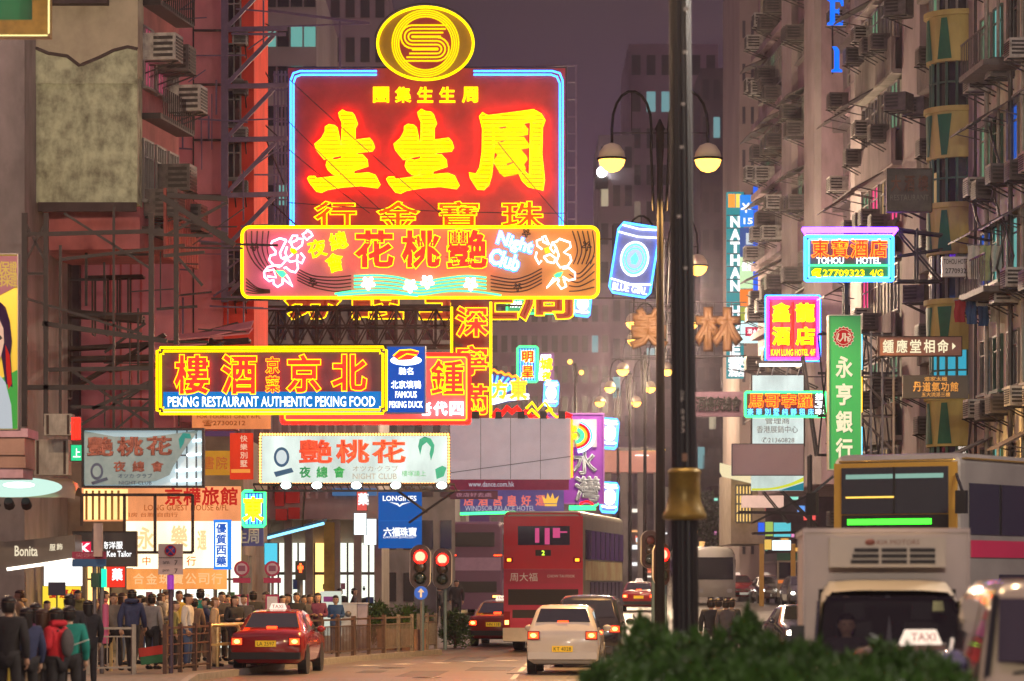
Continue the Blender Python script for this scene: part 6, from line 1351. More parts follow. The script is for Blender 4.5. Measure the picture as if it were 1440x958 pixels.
# traffic signals
def signal(label, px, ytop, ybot, Y, on=0, polex=0, scale=1.0, yawd=0):
    k = Y/FL; o = thing('traffic_light', label, 'traffic light', gpt(px+polex, Y)+Vector((0,0,.14)), rad(yawd)); zt = CZ+(HY-ytop)*k-.14; zb = CZ+(HY-ybot)*k-.14; H = zt-zb; W = H*.49; xo = -polex*k
    MB().cyl((0, .06, 0), (0, .06, zt-.1), .055, n=10).build('post', paint('post_blue_grey', (.10,.16,.20), .5, .2, .15), o)
    def cap(w, h, e=0): return [(xo+w/2*math.cos(rad(a)), (zt-w/2+e if a < 180 else zb+w/2-e)+w/2*math.sin(rad(a))) for a in range(0, 360, 15)]
    MB().prism(cap(W, H), -.03, .0).build('white_edge', paint('signal_edge', (.6,.58,.55), .5, 0, 0), o)
    MB().prism(cap(W*.90, H, -.0), -.12, -.032).build('backboard', paint('signal_black', (.03,.012,.012), .35, 0, 0), o)
    for j in range(3):
        z = zt-W*.55-j*(H-W*1.05)/2; r = W*.27
        hd = MB(); hd.tube([(xo+r*1.12*math.cos(rad(a)), -.28+.0*a, z+r*1.12*math.sin(rad(a))) for a in range(-20, 201, 20)], .012, 4); hd.cyl((xo,-.15,z), (xo,-.121,z), r*1.1, n=16); h_ = hd.build('lens_hood', black, o)
        MB().lathe([(r*.98,0),(r*.6,.02),(.01,.03)], (0,0,0), 16).build('lens', (emit('signal_red', (1,.22,.13), 4) if j == on else paint('lens_off_%d' % j, ((.06,.008,.008), (.03,.02,.01), (.008,.02,.015))[j], .15, 0, 0, coat=.6)), h_, (xo,-.153,z)).rotation_euler = (math.pi/2, 0, 0)
        if j == on: MB().tube([(xo+r*1.05*math.cos(rad(a)), -.165, z+r*1.05*math.sin(rad(a))) for a in range(0,360,24)], r*.2, 5, True).build('lens_halo', emit('signal_halo', (1,.01,.005), 6), h_)  # glowing ring stands for the red halo round the lens
    return o
signal('larger left red traffic light of the pair, with an arrow disc below it', 591, 766, 829, 95.6, polex=3)
signal('red traffic light on the pavement corner, the right one of the pair', 622, 771, 829, 97.2, polex=4)
signal('red traffic light on the median left of the black lamp post, seen edge-on', 925, 764, 824, 88, polex=12, yawd=38)
signal('unlit dark traffic light head behind the median signal', 913, 746, 800, 96, on=9, polex=6, yawd=10)
def round_sign(label, px, cy, r, Y, face, name='road_sign', extra=None, pole=True, top=None):
    k = Y/FL; o = thing(name, label, 'road sign', gpt(px, Y)+Vector((0,0,.14))); z = CZ+(HY-cy)*k-.14; rr = r*k
    if pole: MB().cyl((0,.05,0), (0,.05,z+rr), .035, n=8).build('post', steel2, o)
    MB().prism([(rr*math.cos(a), z+rr*math.sin(a)) for a in [2*math.pi*i/28 for i in range(28)]], -.02, 0).build('disc', face, o)
    return o, z, rr
o, z, rr = round_sign('blue round sign with a white upward arrow under the left traffic light', 592, 834, 9.5, 95.2, paint('sign_blue', (.01,.08,.42), .4, 0, 0, emis=(.02,.15,.8), est=.35))
MB().prism([(-.03,z-rr*.65),(.03,z-rr*.65),(.03,z+.02),(.1,z+.02),(0,z+rr*.7),(-.1,z+.02),(-.03,z+.02)], -.03, -.022).build('arrow', t_whd, o)
for px, lab in ((340, 'round red and white bus stop sign left of the pedestrian signal, first of two'), (383, 'round red and white bus stop sign by the cyan shop box')):
    o, z, rr = round_sign(lab, px, 800, 11, 82, paint('stop_sign_red', (.42,.03,.10), .5, 0, .1), name='bus_stop_sign')
    MB().prism([(rr*.72*math.cos(a), z+rr*.72*math.sin(a)) for a in [2*math.pi*i/28 for i in range(28)]], -.03, -.022).build('white_disc', paint('stop_white', (.55,.42,.48), .5, 0, .15, 5), o)
    MB().box(-.09, .09, -.04, -.031, z-.06, z+.08).build('bus_mark', paint('stop_mark', (.25,.08,.15), .5, 0, 0), o); MB().box(-.22, .22, -.03, 0, z-rr-.16, z-rr-.03).build('name_plate', MATS['stop_sign_red'], o)
    b_ = MB().box(-.17, .17, -.04, 0, z-rr-1.25, z-rr-.45).build('timetable_case', MATS['stop_sign_red'], o); MB().box(-.13, .13, -.05, -.041, z-rr-1.2, z-rr-.5).build('timetable', paint('paper', (.6,.55,.5), .6, 0, .15, 6, emis=(.8,.7,.6), est=.15), b_)
o = thing('road_sign', 'no stopping sign plate with two sevens on a purple post in the left crowd', 'road sign', gpt(240, 71.6)+Vector((0,0,.14))); k = 71.6/FL; zz = lambda y: CZ+(HY-y)*k-.14
MB().cyl((0,.05,0), (0,.05,zz(806)), .055, n=10).build('post', paint('purple_post', (.10,.07,.10), .4, .2, .1), o)
pl = MB().box(-.27, .27, -.02, 0, zz(808), zz(765)).build('plate', paint('sign_plate_pink', (.50,.38,.36), .5, 0, .08, 4), o)
MB().lathe([(.115,0),(.115,.012)], (0,0,0), 24).build('disc', paint('sign_blue_disc', (.05,.07,.35), .4, 0, 0), pl, (0,-.022,zz(774.5))).rotation_euler = (math.pi/2, 0, 0)
m = MB(); q = zz(774.5); m.tube([(.115*math.cos(a), -.04, q+.115*math.sin(a)) for a in [2*math.pi*i/24 for i in range(24)]], .014, 5, True); m.bar((-.08,-.04,q+.08), (.08,-.04,q-.08), .022); m.bar((.08,-.041,q+.08), (-.08,-.041,q-.08), .022); m.build('red_cross', paint('sign_red_ring', (.5,.02,.04), .4, 0, 0), pl)
MB().box(-.265, .265, -.026, -.021, zz(785), zz(784)).build('divider', t_blk, pl); m = MB(); m.text('7', .12, zz(791.5), .07, .10, -.025); m.text('7', .12, zz(803), .07, .10, -.025); m.text('am', -.1, zz(791.5), .14, .06, -.025); m.text('pm', -.1, zz(803), .14, .06, -.025); m.build('lettering', t_blk, pl)
MB().tube([(0,-.025,zz(809)), (0,-.025,zz(829))], .075, 10).build('purple_sleeve', paint('purple_sleeve', (.35,.06,.55), .4, 0, .1, emis=(.4,.05,.7), est=.25), o)
o = thing('street_name_sign', 'two-pole street sign with red and blue plates and a green lit cross box, left crowd', 'street sign', gpt(139, 71.4)+Vector((0,0,.14))); k = 71.4/FL
for x in (-.10, .06): MB().cyl((x,.05,0), (x,.05,zz(742) if x < 0 else zz(752)), .05, n=10).build('post', steel2, o)
MB().box(-.58, .16, -.03, 0, zz(786), zz(776)).build('red_plate', paint('plate_red', (.32,.03,.08), .5, 0, .1), o); MB().box(-.58, .16, -.03, 0, zz(797), zz(786.3)).build('blue_plate', paint('plate_blue', (.03,.10,.25), .5, 0, .1), o)
MB().text('尖沙咀', -.25, zz(781), .5, .09, -.035).build('lettering', paint('plate_ink', (.6,.3,.35), .5, 0, 0), o); MB().box(-.09, .09, -.2, 0, zz(783), zz(736)).build('grey_box', paint('pinkish_box', (.4,.3,.28), .5, 0, .1), o)
MB().box(-.16, .02, -.12, 0, zz(826), zz(806)).build('signal_back', paint('dark_green_box', (.02,.07,.05), .5, 0, 0), o); MB().tube([(.12,-.05,zz(800)),(.12,-.05,zz(826))], .06, 8).build('green_glow_tube', emit('green_signal', (.02,.9,.5), 1.3), o); MB().cyl((.15,-.03,zz(905)), (.15,-.03,zz(850)), .07, n=8).build('pink_panel', paint('pink_panel', (.45,.10,.22), .5, 0, .1), o)
# placard on stick
o = thing('placard', 'small dark placard on a stick held up over the crowd at left', 'placard', P(80, 900, 72)); k = 72/FL
MB().bar((0,0,0), (0,0,1.15), .03).build('stick', steel, o); MB().box(-.19, .19, -.02, .02, .98, 1.27).build('board', paint('placard_navy', (.03,.03,.06), .5, 0, .1), o); MB().text('SALE', 0, 1.17, .2, .08, -.025).build('lettering', t_whd, o) if False else None
# pedestrian signal
o = thing('pedestrian_signal', 'pedestrian signal showing a red standing man on the left pavement', 'pedestrian signal', gpt(423, 93)+Vector((0,0,.14))); k = 93/FL
MB().cyl((0,.1,0), (0,.1,zz(790)), .055, n=8).build('post', steel2, o); MB().box(-.15, .15, -.12, .05, zz(816), zz(789)).build('housing', black, o)
m = MB(); q = zz(799); m.ball((0,-.135,q+.10), .035, .012, .035); m.box(-.035,.035,-.14,-.125,q-.05,q+.06); m.box(-.075,-.045,-.14,-.125,q-.03,q+.06); m.box(.045,.075,-.14,-.125,q-.03,q+.06); m.box(-.035,-.005,-.14,-.125,q-.13,q-.052); m.box(.005,.035,-.14,-.125,q-.13,q-.052); m.build('red_man', emit('red_man', (1,.06,.01), 7), o)
# ---------------------------------------------------------------- railings, cabinets
m_rl = paint('railing_silver', (.35,.30,.24), .35, .6, .15, 6); m_rb = paint('railing_brown', (.12,.075,.06), .45, .3, .2, 6)
def railing(label, A, B, mat, n=None, h=1.02, gap=.12, group=None, fill='bars'):
    A = Vector(A); B = Vector(B); d = B-A; L = d.length
    o = thing('railing', label, 'railing', (A.x, A.y, .14), math.atan2(d.y, d.x), group)
    np_ = max(2, round(L/1.35)+1)
    for i in range(np_):
        x = L*i/(np_-1); MB().box(x-.045, x+.045, -.045, .045, 0, h+.06).build('post', mat, o)
    for z0, z1 in ((h-.05, h), (.12, .16))+(((h-.22, h-.19),) if fill == 'bars' else ()): MB().box(.045, L-.045, -.022, .022, z0, z1).build('rail', mat, o)
    m = MB()
    if fill == 'bars':
        for i in range(1, int(L/gap)): m.box(i*gap-.011, i*gap+.011, -.011, .011, .161, h-.221)
    else:
        for z in (.4, .62, .82): m.box(.045, L-.045, -.015, .015, z, z+.03)
    m.build('bars', mat, o); return o
K = lambda t: Vector(LK[1]).lerp(Vector(LK[5]), t)+Vector((-.35, .1))     # points along the kerb
railing('silver railing section nearest the left frame edge, in front of the shopping crowd', (-9.2, 70.9), (-8.25, 71.3), m_rl, gap=.22)
railing('dark red railing panel in front of the crowd, seen nearly edge-on', (-7.55, 71.2), (-6.95, 75.0), m_rb, gap=.4, fill='rails')
a = Vector((-5.75, 83.2)); b = Vector((-2.9, 95.3))
for i, lab in enumerate(('brown railing panel directly right of the near taxi', 'brown railing panel in front of the steel cabinet', 'brown railing panel in front of the clipped bush', 'brown railing panel below the traffic lights')):
    railing(lab, a.lerp(b, i/4+.004), a.lerp(b, (i+1)/4-.004), m_rb if i < 3 else m_rl, gap=.14, group=None)
railing('grey railing on the corner right of the traffic light post', (-2.75, 96.2), (-2.3, 98.4), m_rl, gap=.13)
def hoop(label, A, B, h=1.0):
    A = Vector(A); B = Vector(B); d = B-A; L = d.length; o = thing('barrier', label, 'barrier', (A.x, A.y, .14), math.atan2(d.y, d.x))
    my = paint('cream_tube', (.55,.42,.2), .35, .3, .1)
    MB().tube([(0,0,0),(0,0,h-.1),(.03,0,h-.03),(.1,0,h),(L-.1,0,h),(L-.03,0,h-.03),(L,0,h-.1),(L,0,0)], .04, 8).build('hoop', my, o); MB().bar((.04,0,.55),(L-.04,0,.55), .05).build('cross_bar', my, o)
hoop('cream tubular hoop barrier left of the near taxi', (-6.95, 77.2), (-6.1, 78.8)); hoop('cream tubular hoop barrier at the taxi’s left rear corner', (-7.0, 75.6), (-6.4, 76.6)); hoop('cream hoop barrier among the crowd at far left', (-9.9, 73.2), (-9.0, 73.4))
o = thing('steel_cabinet', 'tall stainless steel utility cabinet behind the brown railing', 'cabinet', gpt(497, 93)+Vector((0,0,.14))); k = 93/FL
stn = paint('brushed_steel', (.38,.34,.32), .3, .7, .15, 4); MB().box(-.42, .10, 0, .6, 0, 1.38).build('body', stn, o); MB().box(.11, .40, .05, .6, 0, 1.38).build('side_door', paint('mauve_steel', (.30,.24,.26), .3, .6, .15, 4), o); MB().lathe([(.09,0),(.09,.02)], (0,0,0), 18).build('dial', steel2, o, (-.15,-.003,1.1)).rotation_euler = (math.pi/2, 0, 0); MB().box(-.45, .42, -.03, .63, 1.383, 1.42).build('lid', stn, o)
o = thing('notice_board', 'pale lit notice board left of the steel cabinet', 'notice board', gpt(465, 92)+Vector((0,0,.14))); MB().box(-.3, .3, 0, .1, .5, 1.75).build('board', emit('pale_notice', (.85,.9,.75), .7), o); MB().box(-.2, .2, -.012, -.003, 1.45, 1.6).build('purple_heading', paint('purple_heading', (.25,.05,.4), .5, 0, 0), o)
for x in (-.25, .25): MB().box(x-.03, x+.03, 0, .06, 0, .497).build('leg', steel, o)
for i, (px, Y) in enumerate(((582, 96.2), (548, 96.8))):
    o = thing('planter', ('square brown planter box behind the railing, right one', 'square brown planter box behind the railing, left one')[i], 'planter', gpt(px, Y)+Vector((0,0,.14))); MB().box(-.35, .35, -.3, .3, 0, .55).build('box', paint('planter_brown', (.22,.12,.08), .7, 0, .2, 4), o); MB().box(-.38, .38, -.33, .33, .553, .62).build('rim', MATS['planter_brown'], o)
o = thing('post_box', 'narrow grey-blue kiosk cabinet among the pedestrians right of the watch banner', 'kiosk', gpt(598, 118)+Vector((0,0,.14))); MB().box(-.4,.4,0,.6,0,1.9).build('body', paint('kiosk_grey', (.15,.14,.17), .5, .2, .15), o); MB().box(-.45,.45,-.05,.65,1.903,2.05).build('roof', steel, o)

# ---------------------------------------------------------------- plants
def leaf_mat(name, c):
    m = bpy.data.materials.new(name); m.use_nodes = True; t = m.node_tree; p = t.nodes['Principled BSDF']; p.inputs['Roughness'].default_value = .55
    g = nd(t, 'ShaderNodeObjectInfo'); n = nd(t, 'ShaderNodeTexNoise'); n.inputs['Scale'].default_value = 5.0; tcn = nd(t, 'ShaderNodeTexCoord'); t.links.new(tcn.outputs['Object'], n.inputs['Vector'])
    r = nd(t, 'ShaderNodeValToRGB'); r.color_ramp.elements[0].position = .35; r.color_ramp.elements[1].position = .68
    r.color_ramp.elements[0].color = (*[v*.55 for v in c], 1); r.color_ramp.elements[1].color = (c[0]*1.5, c[1]*1.35, c[2]*1.1, 1)
    t.links.new(n.outputs['Fac'], r.inputs[0]); t.links.new(r.outputs[0], p.inputs['Base Color']); MATS[name] = m; return m
lf1 = leaf_mat('conifer_leaf', (.042,.115,.018)); lf2 = leaf_mat('bush_leaf', (.05,.12,.025)); lf3 = leaf_mat('tree_leaf', (.045,.09,.03)); bark = paint('bark', (.09,.065,.045), .9, 0, .3, 8)
def leaves(mb, c, rx, ry, rz, n, s, rng, shell=.55, up=.0, cone=0.0):
    for _ in range(n):
        while True:
            d = Vector((rng.uniform(-1,1), rng.uniform(-1,1), rng.uniform(-1,1)))
            if shell < d.length <= 1: break
        t = (d.z+1)/2; w = 1-cone*t
        p = Vector((c[0]+d.x*rx*w, c[1]+d.y*ry*w, c[2]+d.z*rz))
        a = Vector((rng.gauss(0,1)+d.x, rng.gauss(0,1)+d.y, rng.gauss(0,1)*.7+up)).normalized(); b = a.cross(Vector((rng.gauss(0,1), rng.gauss(0,1), rng.gauss(0,1)))).normalized()
        l = s*rng.uniform(.6,1.4)
        mb.add([p-b*l*.22, p+a*l*.5, p+b*l*.22, p+a*l], [(0,1,2),(1,3,2)] if False else [(0,2,3)])
def shrub(name, label, cat, loc, h, r, n, s, mat, clumps, seed, cone=.55, group=None, up=1.4):
    rng = random.Random(seed); o = thing(name, label, cat, loc, 0, group)
    m = MB(); m.tube([(0,0,-.05),(0,0,h*.5),(.02,0,h*.8)], [.05,.035,.015], 6)
    for i in range(6): a = i*1.1+seed; m.tube([(0,0,h*.2),(math.cos(a)*r*.6, math.sin(a)*r*.6, h*(.4+.06*i))], [.025,.01], 4)
    m.build('stem', bark, o)
    m = MB()
    for i in range(clumps):
        t = rng.random()**.8; a = rng.uniform(0, 6.28); rr_ = r*(1-cone*t)*rng.uniform(.3, .95); cr2 = r*rng.uniform(.26,.42)*(1-.4*t)
        leaves(m, (rr_*math.cos(a), rr_*math.sin(a), h*(.10+.80*t)), cr2, cr2, cr2*1.25, n//clumps, s, rng, .3, up)
    leaves(m, (0,0,h*.9), r*.18, r*.18, h*.13, n//clumps, s, rng, .1, 2.5, .6)
    m.build('foliage', mat, o); return o
# hedge row in a long planter on the median
o = thing('planter_wall', 'low concrete planter wall under the foreground hedge', 'planter', (1.75, 27, 0)); MB().box(-1.2, 1.45, -6, 6, 0, .72).build('wall', paint('planter_concrete', (.25,.24,.22), .8, 0, .2, 3), o); MB().box(-1.1, 1.35, -5.9, 5.9, .723, .78).build('soil', paint('soil', (.06,.045,.03), .95, 0, .2, 6), o)
HG = [(848,930,27,0),(870,915,28,0),(900,868,30,1),(938,872,28,0),(975,880,26,0),(1012,880,29,0),(1052,854,30,2),(1086,884,27,0),(1122,892,29,0),(1150,905,25,3),(1195,915,27,0),(1235,905,26,4),(1278,915,25,5),(1318,925,24,6),(925,912,24,0),(985,915,23,0),(1045,912,23,0),(1105,918,23,0),(1165,935,23,0),(890,935,23,0),(1225,940,22.5,0),(1290,945,22.5,0)]
hl_ = {0: 'dark green conifer shrub in the out-of-focus foreground hedge', 1: 'taller left peak of the foreground hedge, just left of the black lamp post', 2: 'pointed conifer standing up in the middle of the foreground hedge', 3: 'bluish conifer below the dazzling headlight at the right of the hedge', 4: 'conifer in front of the bronze taxi bonnet', 5: 'upright conifer in front of the taxi roof sign', 6: 'last conifer at the right end of the foreground hedge beside the glossy van'}
for i, (px, py, Y, kk) in enumerate(HG):
    top = P(px, py+(10 if kk == 0 else 0), Y); shrub('conifer_shrub', hl_[kk], 'shrub', (top.x, Y, .76), top.z-.76, .42 if kk != 2 else .34, 3000, .075, lf1, 40, i+3, .62 if kk != 2 else .85, 'conifer shrubs of the foreground hedge')
shrub('bush', 'broad clipped bush behind the brown railing left of the traffic lights', 'bush', gpt(535, 98)+Vector((0,0,.14)), 1.35, .85, 3200, .13, lf2, 40, 51, .2, None, .5)
shrub('bush', 'second clipped bush just left of the traffic light posts', 'bush', gpt(572, 99)+Vector((0,0,.14)), 1.25, .8, 3000, .13, lf2, 40, 52, .2, None, .5)
shrub('bush', 'small bush right of the traffic light posts by the blurred bus', 'bush', gpt(640, 104)+Vector((0,0,.0)), 1.2, .55, 2200, .13, lf2, 30, 53, .3, None, .5)
def tree(label, px, ytop, Y, r, n=5200, seed=1, s=.42):
    rng = random.Random(seed); k = Y/FL; H = CZ+(HY-ytop)*k-gz(Y); o = thing('street_tree', label, 'tree', gpt(px, Y))
    m = MB(); m.tube([(0,0,0),(.1,0,H*.35),(.0,.1,H*.6),(.1,0,H*.85)], [.22,.17,.11,.04], 8)
    for i in range(9): a = i*2.4; z = H*(.35+.05*i); m.tube([(.05,0,z),(math.cos(a)*r*.5, math.sin(a)*r*.5, z+r*.35),(math.cos(a)*r*.85, math.sin(a)*r*.85, z+r*.55)], [.07,.04,.015], 5)
    m.build('trunk', bark, o); m = MB(); zc = H-r*.95
    for i in range(46):
        d = Vector((rng.gauss(0,1), rng.gauss(0,1), rng.gauss(0,1))).normalized()*rng.uniform(.35,.92); cr2 = r*rng.uniform(.16,.3)
        leaves(m, (d.x*r, d.y*r, zc+d.z*r*.95), cr2, cr2, cr2*.8, n//46, s, rng, .25, 0)
    m.build('crown', lf3, o)
tree('round-crowned tree far up the street right of the black lamp post', 1012, 688, 260, 2.6, seed=5)
tree('smaller dark tree in the far street, left of the round-crowned tree', 985, 712, 285, 2.3, n=3000, seed=6)

# ---------------------------------------------------------------- people
def skin_eval(verts, edges, radii, root=0, sub=1):
    me = bpy.data.meshes.new('k'); me.from_pydata([tuple(v) for v in verts], edges, []); o = bpy.data.objects.new('k', me); COL.objects.link(o)
    o.modifiers.new('s', 'SKIN'); 
    for i, r in enumerate(radii):
        sv = me.skin_vertices[0].data[i]; sv.radius = (r, r) if not isinstance(r, tuple) else r; sv.use_root = i == root; sv.use_loose = False
    sd = o.modifiers.new('u', 'SUBSURF'); sd.levels = sub; sd.render_levels = sub
    dg = bpy.context.evaluated_depsgraph_get(); dg.update(); m2 = bpy.data.meshes.new_from_object(o.evaluated_get(dg), depsgraph=dg)
    vs = [tuple(v.co) for v in m2.vertices]; fs = [tuple(p.vertices) for p in m2.polygons]
    bpy.data.objects.remove(o); bpy.data.meshes.remove(me); bpy.data.meshes.remove(m2); return vs, fs
# joints for a 1.70 m adult facing -y
def pose(kind):
    J = dict(pel=(0,0,.92), spi=(0,0,1.12), che=(0,0,1.32), nec=(0,.0,1.46), hed=(0,-.015,1.56), top=(0,-.01,1.64))
    for s, n in ((1,'l'),(-1,'r')):
        J['hip'+n] = (s*.09,0,.88); J['kne'+n] = (s*.10,-.01,.48); J['ank'+n] = (s*.10,.02,.08); J['toe'+n] = (s*.11,-.15,.035)
        J['sho'+n] = (s*.18,.0,1.38); J['elb'+n] = (s*.24,.03,1.10); J['wri'+n] = (s*.23,-.05,.87)
    if kind == 'hold':
        for s, n in ((1,'l'),(-1,'r')): J['elb'+n] = (s*.23,.02,1.10); J['wri'+n] = (s*.12,-.26,1.12)
    if kind == 'walk':
        J['knel'] = (.10,-.17,.52); J['ankl'] = (.10,-.20,.10); J['toel'] = (.10,-.36,.06); J['kner'] = (-.10,.08,.50); J['ankr'] = (-.10,.34,.14); J['toer'] = (-.10,.22,.03)
        J['elbl'] = (.23,.13,1.12); J['wril'] = (.22,.10,.88); J['elbr'] = (-.23,-.06,1.11); J['wrir'] = (-.21,-.22,.93)
    if kind == 'sit':
        for s, n in ((1,'l'),(-1,'r')): J['kne'+n] = (s*.11,-.42,.90); J['ank'+n] = (s*.11,-.46,.52); J['toe'+n] = (s*.11,-.60,.46); J['elb'+n] = (s*.24,-.12,1.12); J['wri'+n] = (s*.14,-.34,1.16)
    if kind == 'bag':
        J['elbr'] = (-.25,.02,1.12); J['wrir'] = (-.14,-.14,1.22)
    return {k: Vector(v) for k, v in J.items()}
def hand(mb, w, e, s):          # palm plus four fingers and a thumb, slightly curled, joined to the wrist
    d = (w-e).normalized(); side = d.cross(Vector((0,1,0))).normalized(); fwd = side.cross(d).normalized()
    mb.tube([w-d*.02, w+d*.03, w+d*.075, w+d*.085], [.026,.036,.036,.02], 7)
    for i, (o_, l) in enumerate(((-.027,.062),(-.009,.075),(.009,.07),(.026,.055))):
        b = w+d*.08+fwd*o_; mb.tube([b, b+d*l*.55, b+d*l*.9+side*s*-.018, b+d*l*1.05+side*s*-.032], [.0095,.009,.008,.006], 5)
    b = w+d*.035+fwd*-.034; mb.tube([b, b+d*.03-fwd*.022, b+d*.06-fwd*.026+side*s*-.01], [.011,.010,.008], 5)
HEAD = [(.03,-.115),(.062,-.095),(.078,-.04),(.082,.02),(.080,.06),(.062,.10),(.02,.122)]
POSES = {}
def make_pose(kind):
    J = pose(kind); names = ['pel','spi','che','nec','hed']; 
    chain = ['pel','spi','che','nec']+['shol','elbl','wril','shor','elbr','wrir','hipl','knel','ankl','toel','hipr','kner','ankr','toer']
    ed = [('pel','spi'),('spi','che'),('che','nec'),('che','shol'),('shol','elbl'),('elbl','wril'),('che','shor'),('shor','elbr'),('elbr','wrir'),('pel','hipl'),('hipl','knel'),('knel','ankl'),('ankl','toel'),('pel','hipr'),('hipr','kner'),('kner','ankr'),('ankr','toer')]
    rb = dict(pel=.11, spi=.085, che=.095, nec=.05, sho=.048, elb=.04, wri=.027, hip=.085, kne=.052, ank=.036, toe=.03)
    g = lambda n: rb.get(n, rb.get(n[:3]))
    ix = {n: i for i, n in enumerate(chain)}
    vs, fs = skin_eval([J[n] for n in chain], [(ix[a], ix[b]) for a, b in ed], [g(n) for n in chain])
    b = MB(); b.add(vs, fs, 0, True); h = J['hed']
    b.tube([J['nec']-Vector((0,0,.05)), h-Vector((0,0,.05))], [.055,.05], 8)
    b.lathe(HEAD, (h.x, h.y, h.z+.02), 14, 0, True, 1, 1.18)
    b.tube([(h.x, h.y-.088, h.z+.035), (h.x, h.y-.112, h.z-.005), (h.x, h.y-.09, h.z-.012)], [.008,.014,.009], 6)      # nose
    for s in (1, -1): b.ball((h.x+s*.082, h.y+.005, h.z+.01), .012, .022, .032, 6, 5)
    hand(b, J['wril'], J['elbl'], 1); hand(b, J['wrir'], J['elbr'], -1)
    # jacket
    cj = ['spi','pel','che','nec','shol','elbl','wril','shor','elbr','wrir','hipl','hipr']; ej = [('spi','pel'),('spi','che'),('che','nec'),('che','shol'),('shol','elbl'),('elbl','wril'),('che','shor'),('shor','elbr'),('elbr','wrir')]
    cj = cj[:10]; ij = {n: i for i, n in enumerate(cj)}; rj = dict(pel=(.18,.14), spi=(.17,.13), che=(.185,.145), nec=.085, sho=.088, elb=.068, wri=.05)
    JJ = dict(J); JJ['pel'] = J['pel']-Vector((0,0,.09)); JJ['nec'] = J['nec']-Vector((0,0,.025))
    jv, jf = skin_eval([JJ[n] for n in cj], [(ij[a], ij[c]) for a, c in ej], [rj.get(n, rj.get(n[:3])) for n in cj], 0, 1)
    ct = ['pel','hipl','knel','ankl','hipr','kner','ankr']; et = [('pel','hipl'),('hipl','knel'),('knel','ankl'),('pel','hipr'),('hipr','kner'),('kner','ankr')]; it = {n: i for i, n in enumerate(ct)}
    rt = dict(pel=.135, hip=.10, kne=.072, ank=.058)
    tv, tf = skin_eval([J[n] for n in ct], [(it[a], it[c]) for a, c in et], [rt.get(n, rt.get(n[:3])) for n in ct], 0, 1)
    sh = MB()
    for n in 'lr': sh.tube([J['ank'+n]+Vector((0,.04,-.03)), J['ank'+n].lerp(J['toe'+n], .5)-Vector((0,0,.01)), J['toe'+n]-Vector((0,.05,.0))], [.045,.045,.032], 8)
    def hair(long_):
        m = MB(); pr = [(.02,.135),(.06,.125),(.088,.09),(.097,.04)]; vs = []; 
        m.lathe([(.094,.062),(.093,.08),(.080,.108),(.045,.135),(.01,.142)], (h.x, h.y+.012, h.z+.02), 14, 0, True, 1, 1.16)
        rings = []
        for z, r in ((.05,.099),(0,.10),(-.06,.092))+(((-.13,.095),(-.20,.08)) if long_ else ((-.09,.07),)):
            rings.append([Vector((h.x+r*math.cos(rad(a)), h.y+.012+r*1.12*math.sin(rad(a)), h.z+.02+z)) for a in range(5 if not long_ else -18, 176 if not long_ else 199, 18)])
        m.loft(rings, cap=False, closed=False); return m
    eyes = MB()
    for s in (1, -1): eyes.ball((h.x+s*.032, h.y-.088, h.z+.032), .013, .008, .008, 6, 4)
    mouth = MB(); mouth.box(h.x-.022, h.x+.022, h.y-.098, h.y-.09, h.z-.052, h.z-.043)
    hood = MB(); hood.tube([(h.x+.11*math.cos(rad(a)), h.y+.05+.08*math.sin(rad(a)), J['nec'].z+.02) for a in range(0, 360, 30)], .05, 6, True)
    d = {}
    for nm, m_ in (('body', b), ('shoes', sh), ('short', hair(False)), ('long', hair(True)), ('eyes', eyes), ('mouth', mouth), ('hood', hood)):
        o = m_.build(nm, black); d[nm] = o.data; bpy.data.objects.remove(o)
    for nm, v_, f_ in (('jacket', jv, jf), ('trousers', tv, tf)):
        m_ = MB(); m_.add(v_, f_, 0, True); o = m_.build(nm, black); d[nm] = o.data; bpy.data.objects.remove(o)
    d['J'] = J; return d
for k_ in ('stand', 'hold', 'walk', 'bag', 'sit'): POSES[k_] = make_pose(k_)
skin_m = [paint('skin_a', (.42,.25,.17), .55, 0, 0), paint('skin_b', (.50,.32,.23), .55, 0, 0)]
hair_m = [paint('hair_black', (.012,.010,.010), .45, 0, 0), paint('hair_brown', (.05,.025,.015), .45, 0, 0), paint('hair_dyed', (.13,.07,.03), .45, 0, 0)]
CL = dict(black=(.022,.022,.026), navy=(.03,.04,.10), grey=(.22,.21,.21), red=(.50,.02,.035), teal=(.01,.20,.17), brown=(.17,.11,.075), tan=(.42,.30,.18), olive=(.22,.21,.08), white=(.55,.52,.48), plum=(.12,.03,.08), pink=(.45,.12,.16), checked=(.16,.14,.12), blue=(.04,.10,.24), denim=(.07,.11,.22), khaki=(.30,.23,.13), yellow=(.6,.42,.06), charcoal=(.075,.07,.075))
def cloth(c): return paint('cloth_'+c, CL[c], .85, 0, .15, 7)
def obmat(o, m): o.material_slots[0].link = 'OBJECT'; o.material_slots[0].material = m
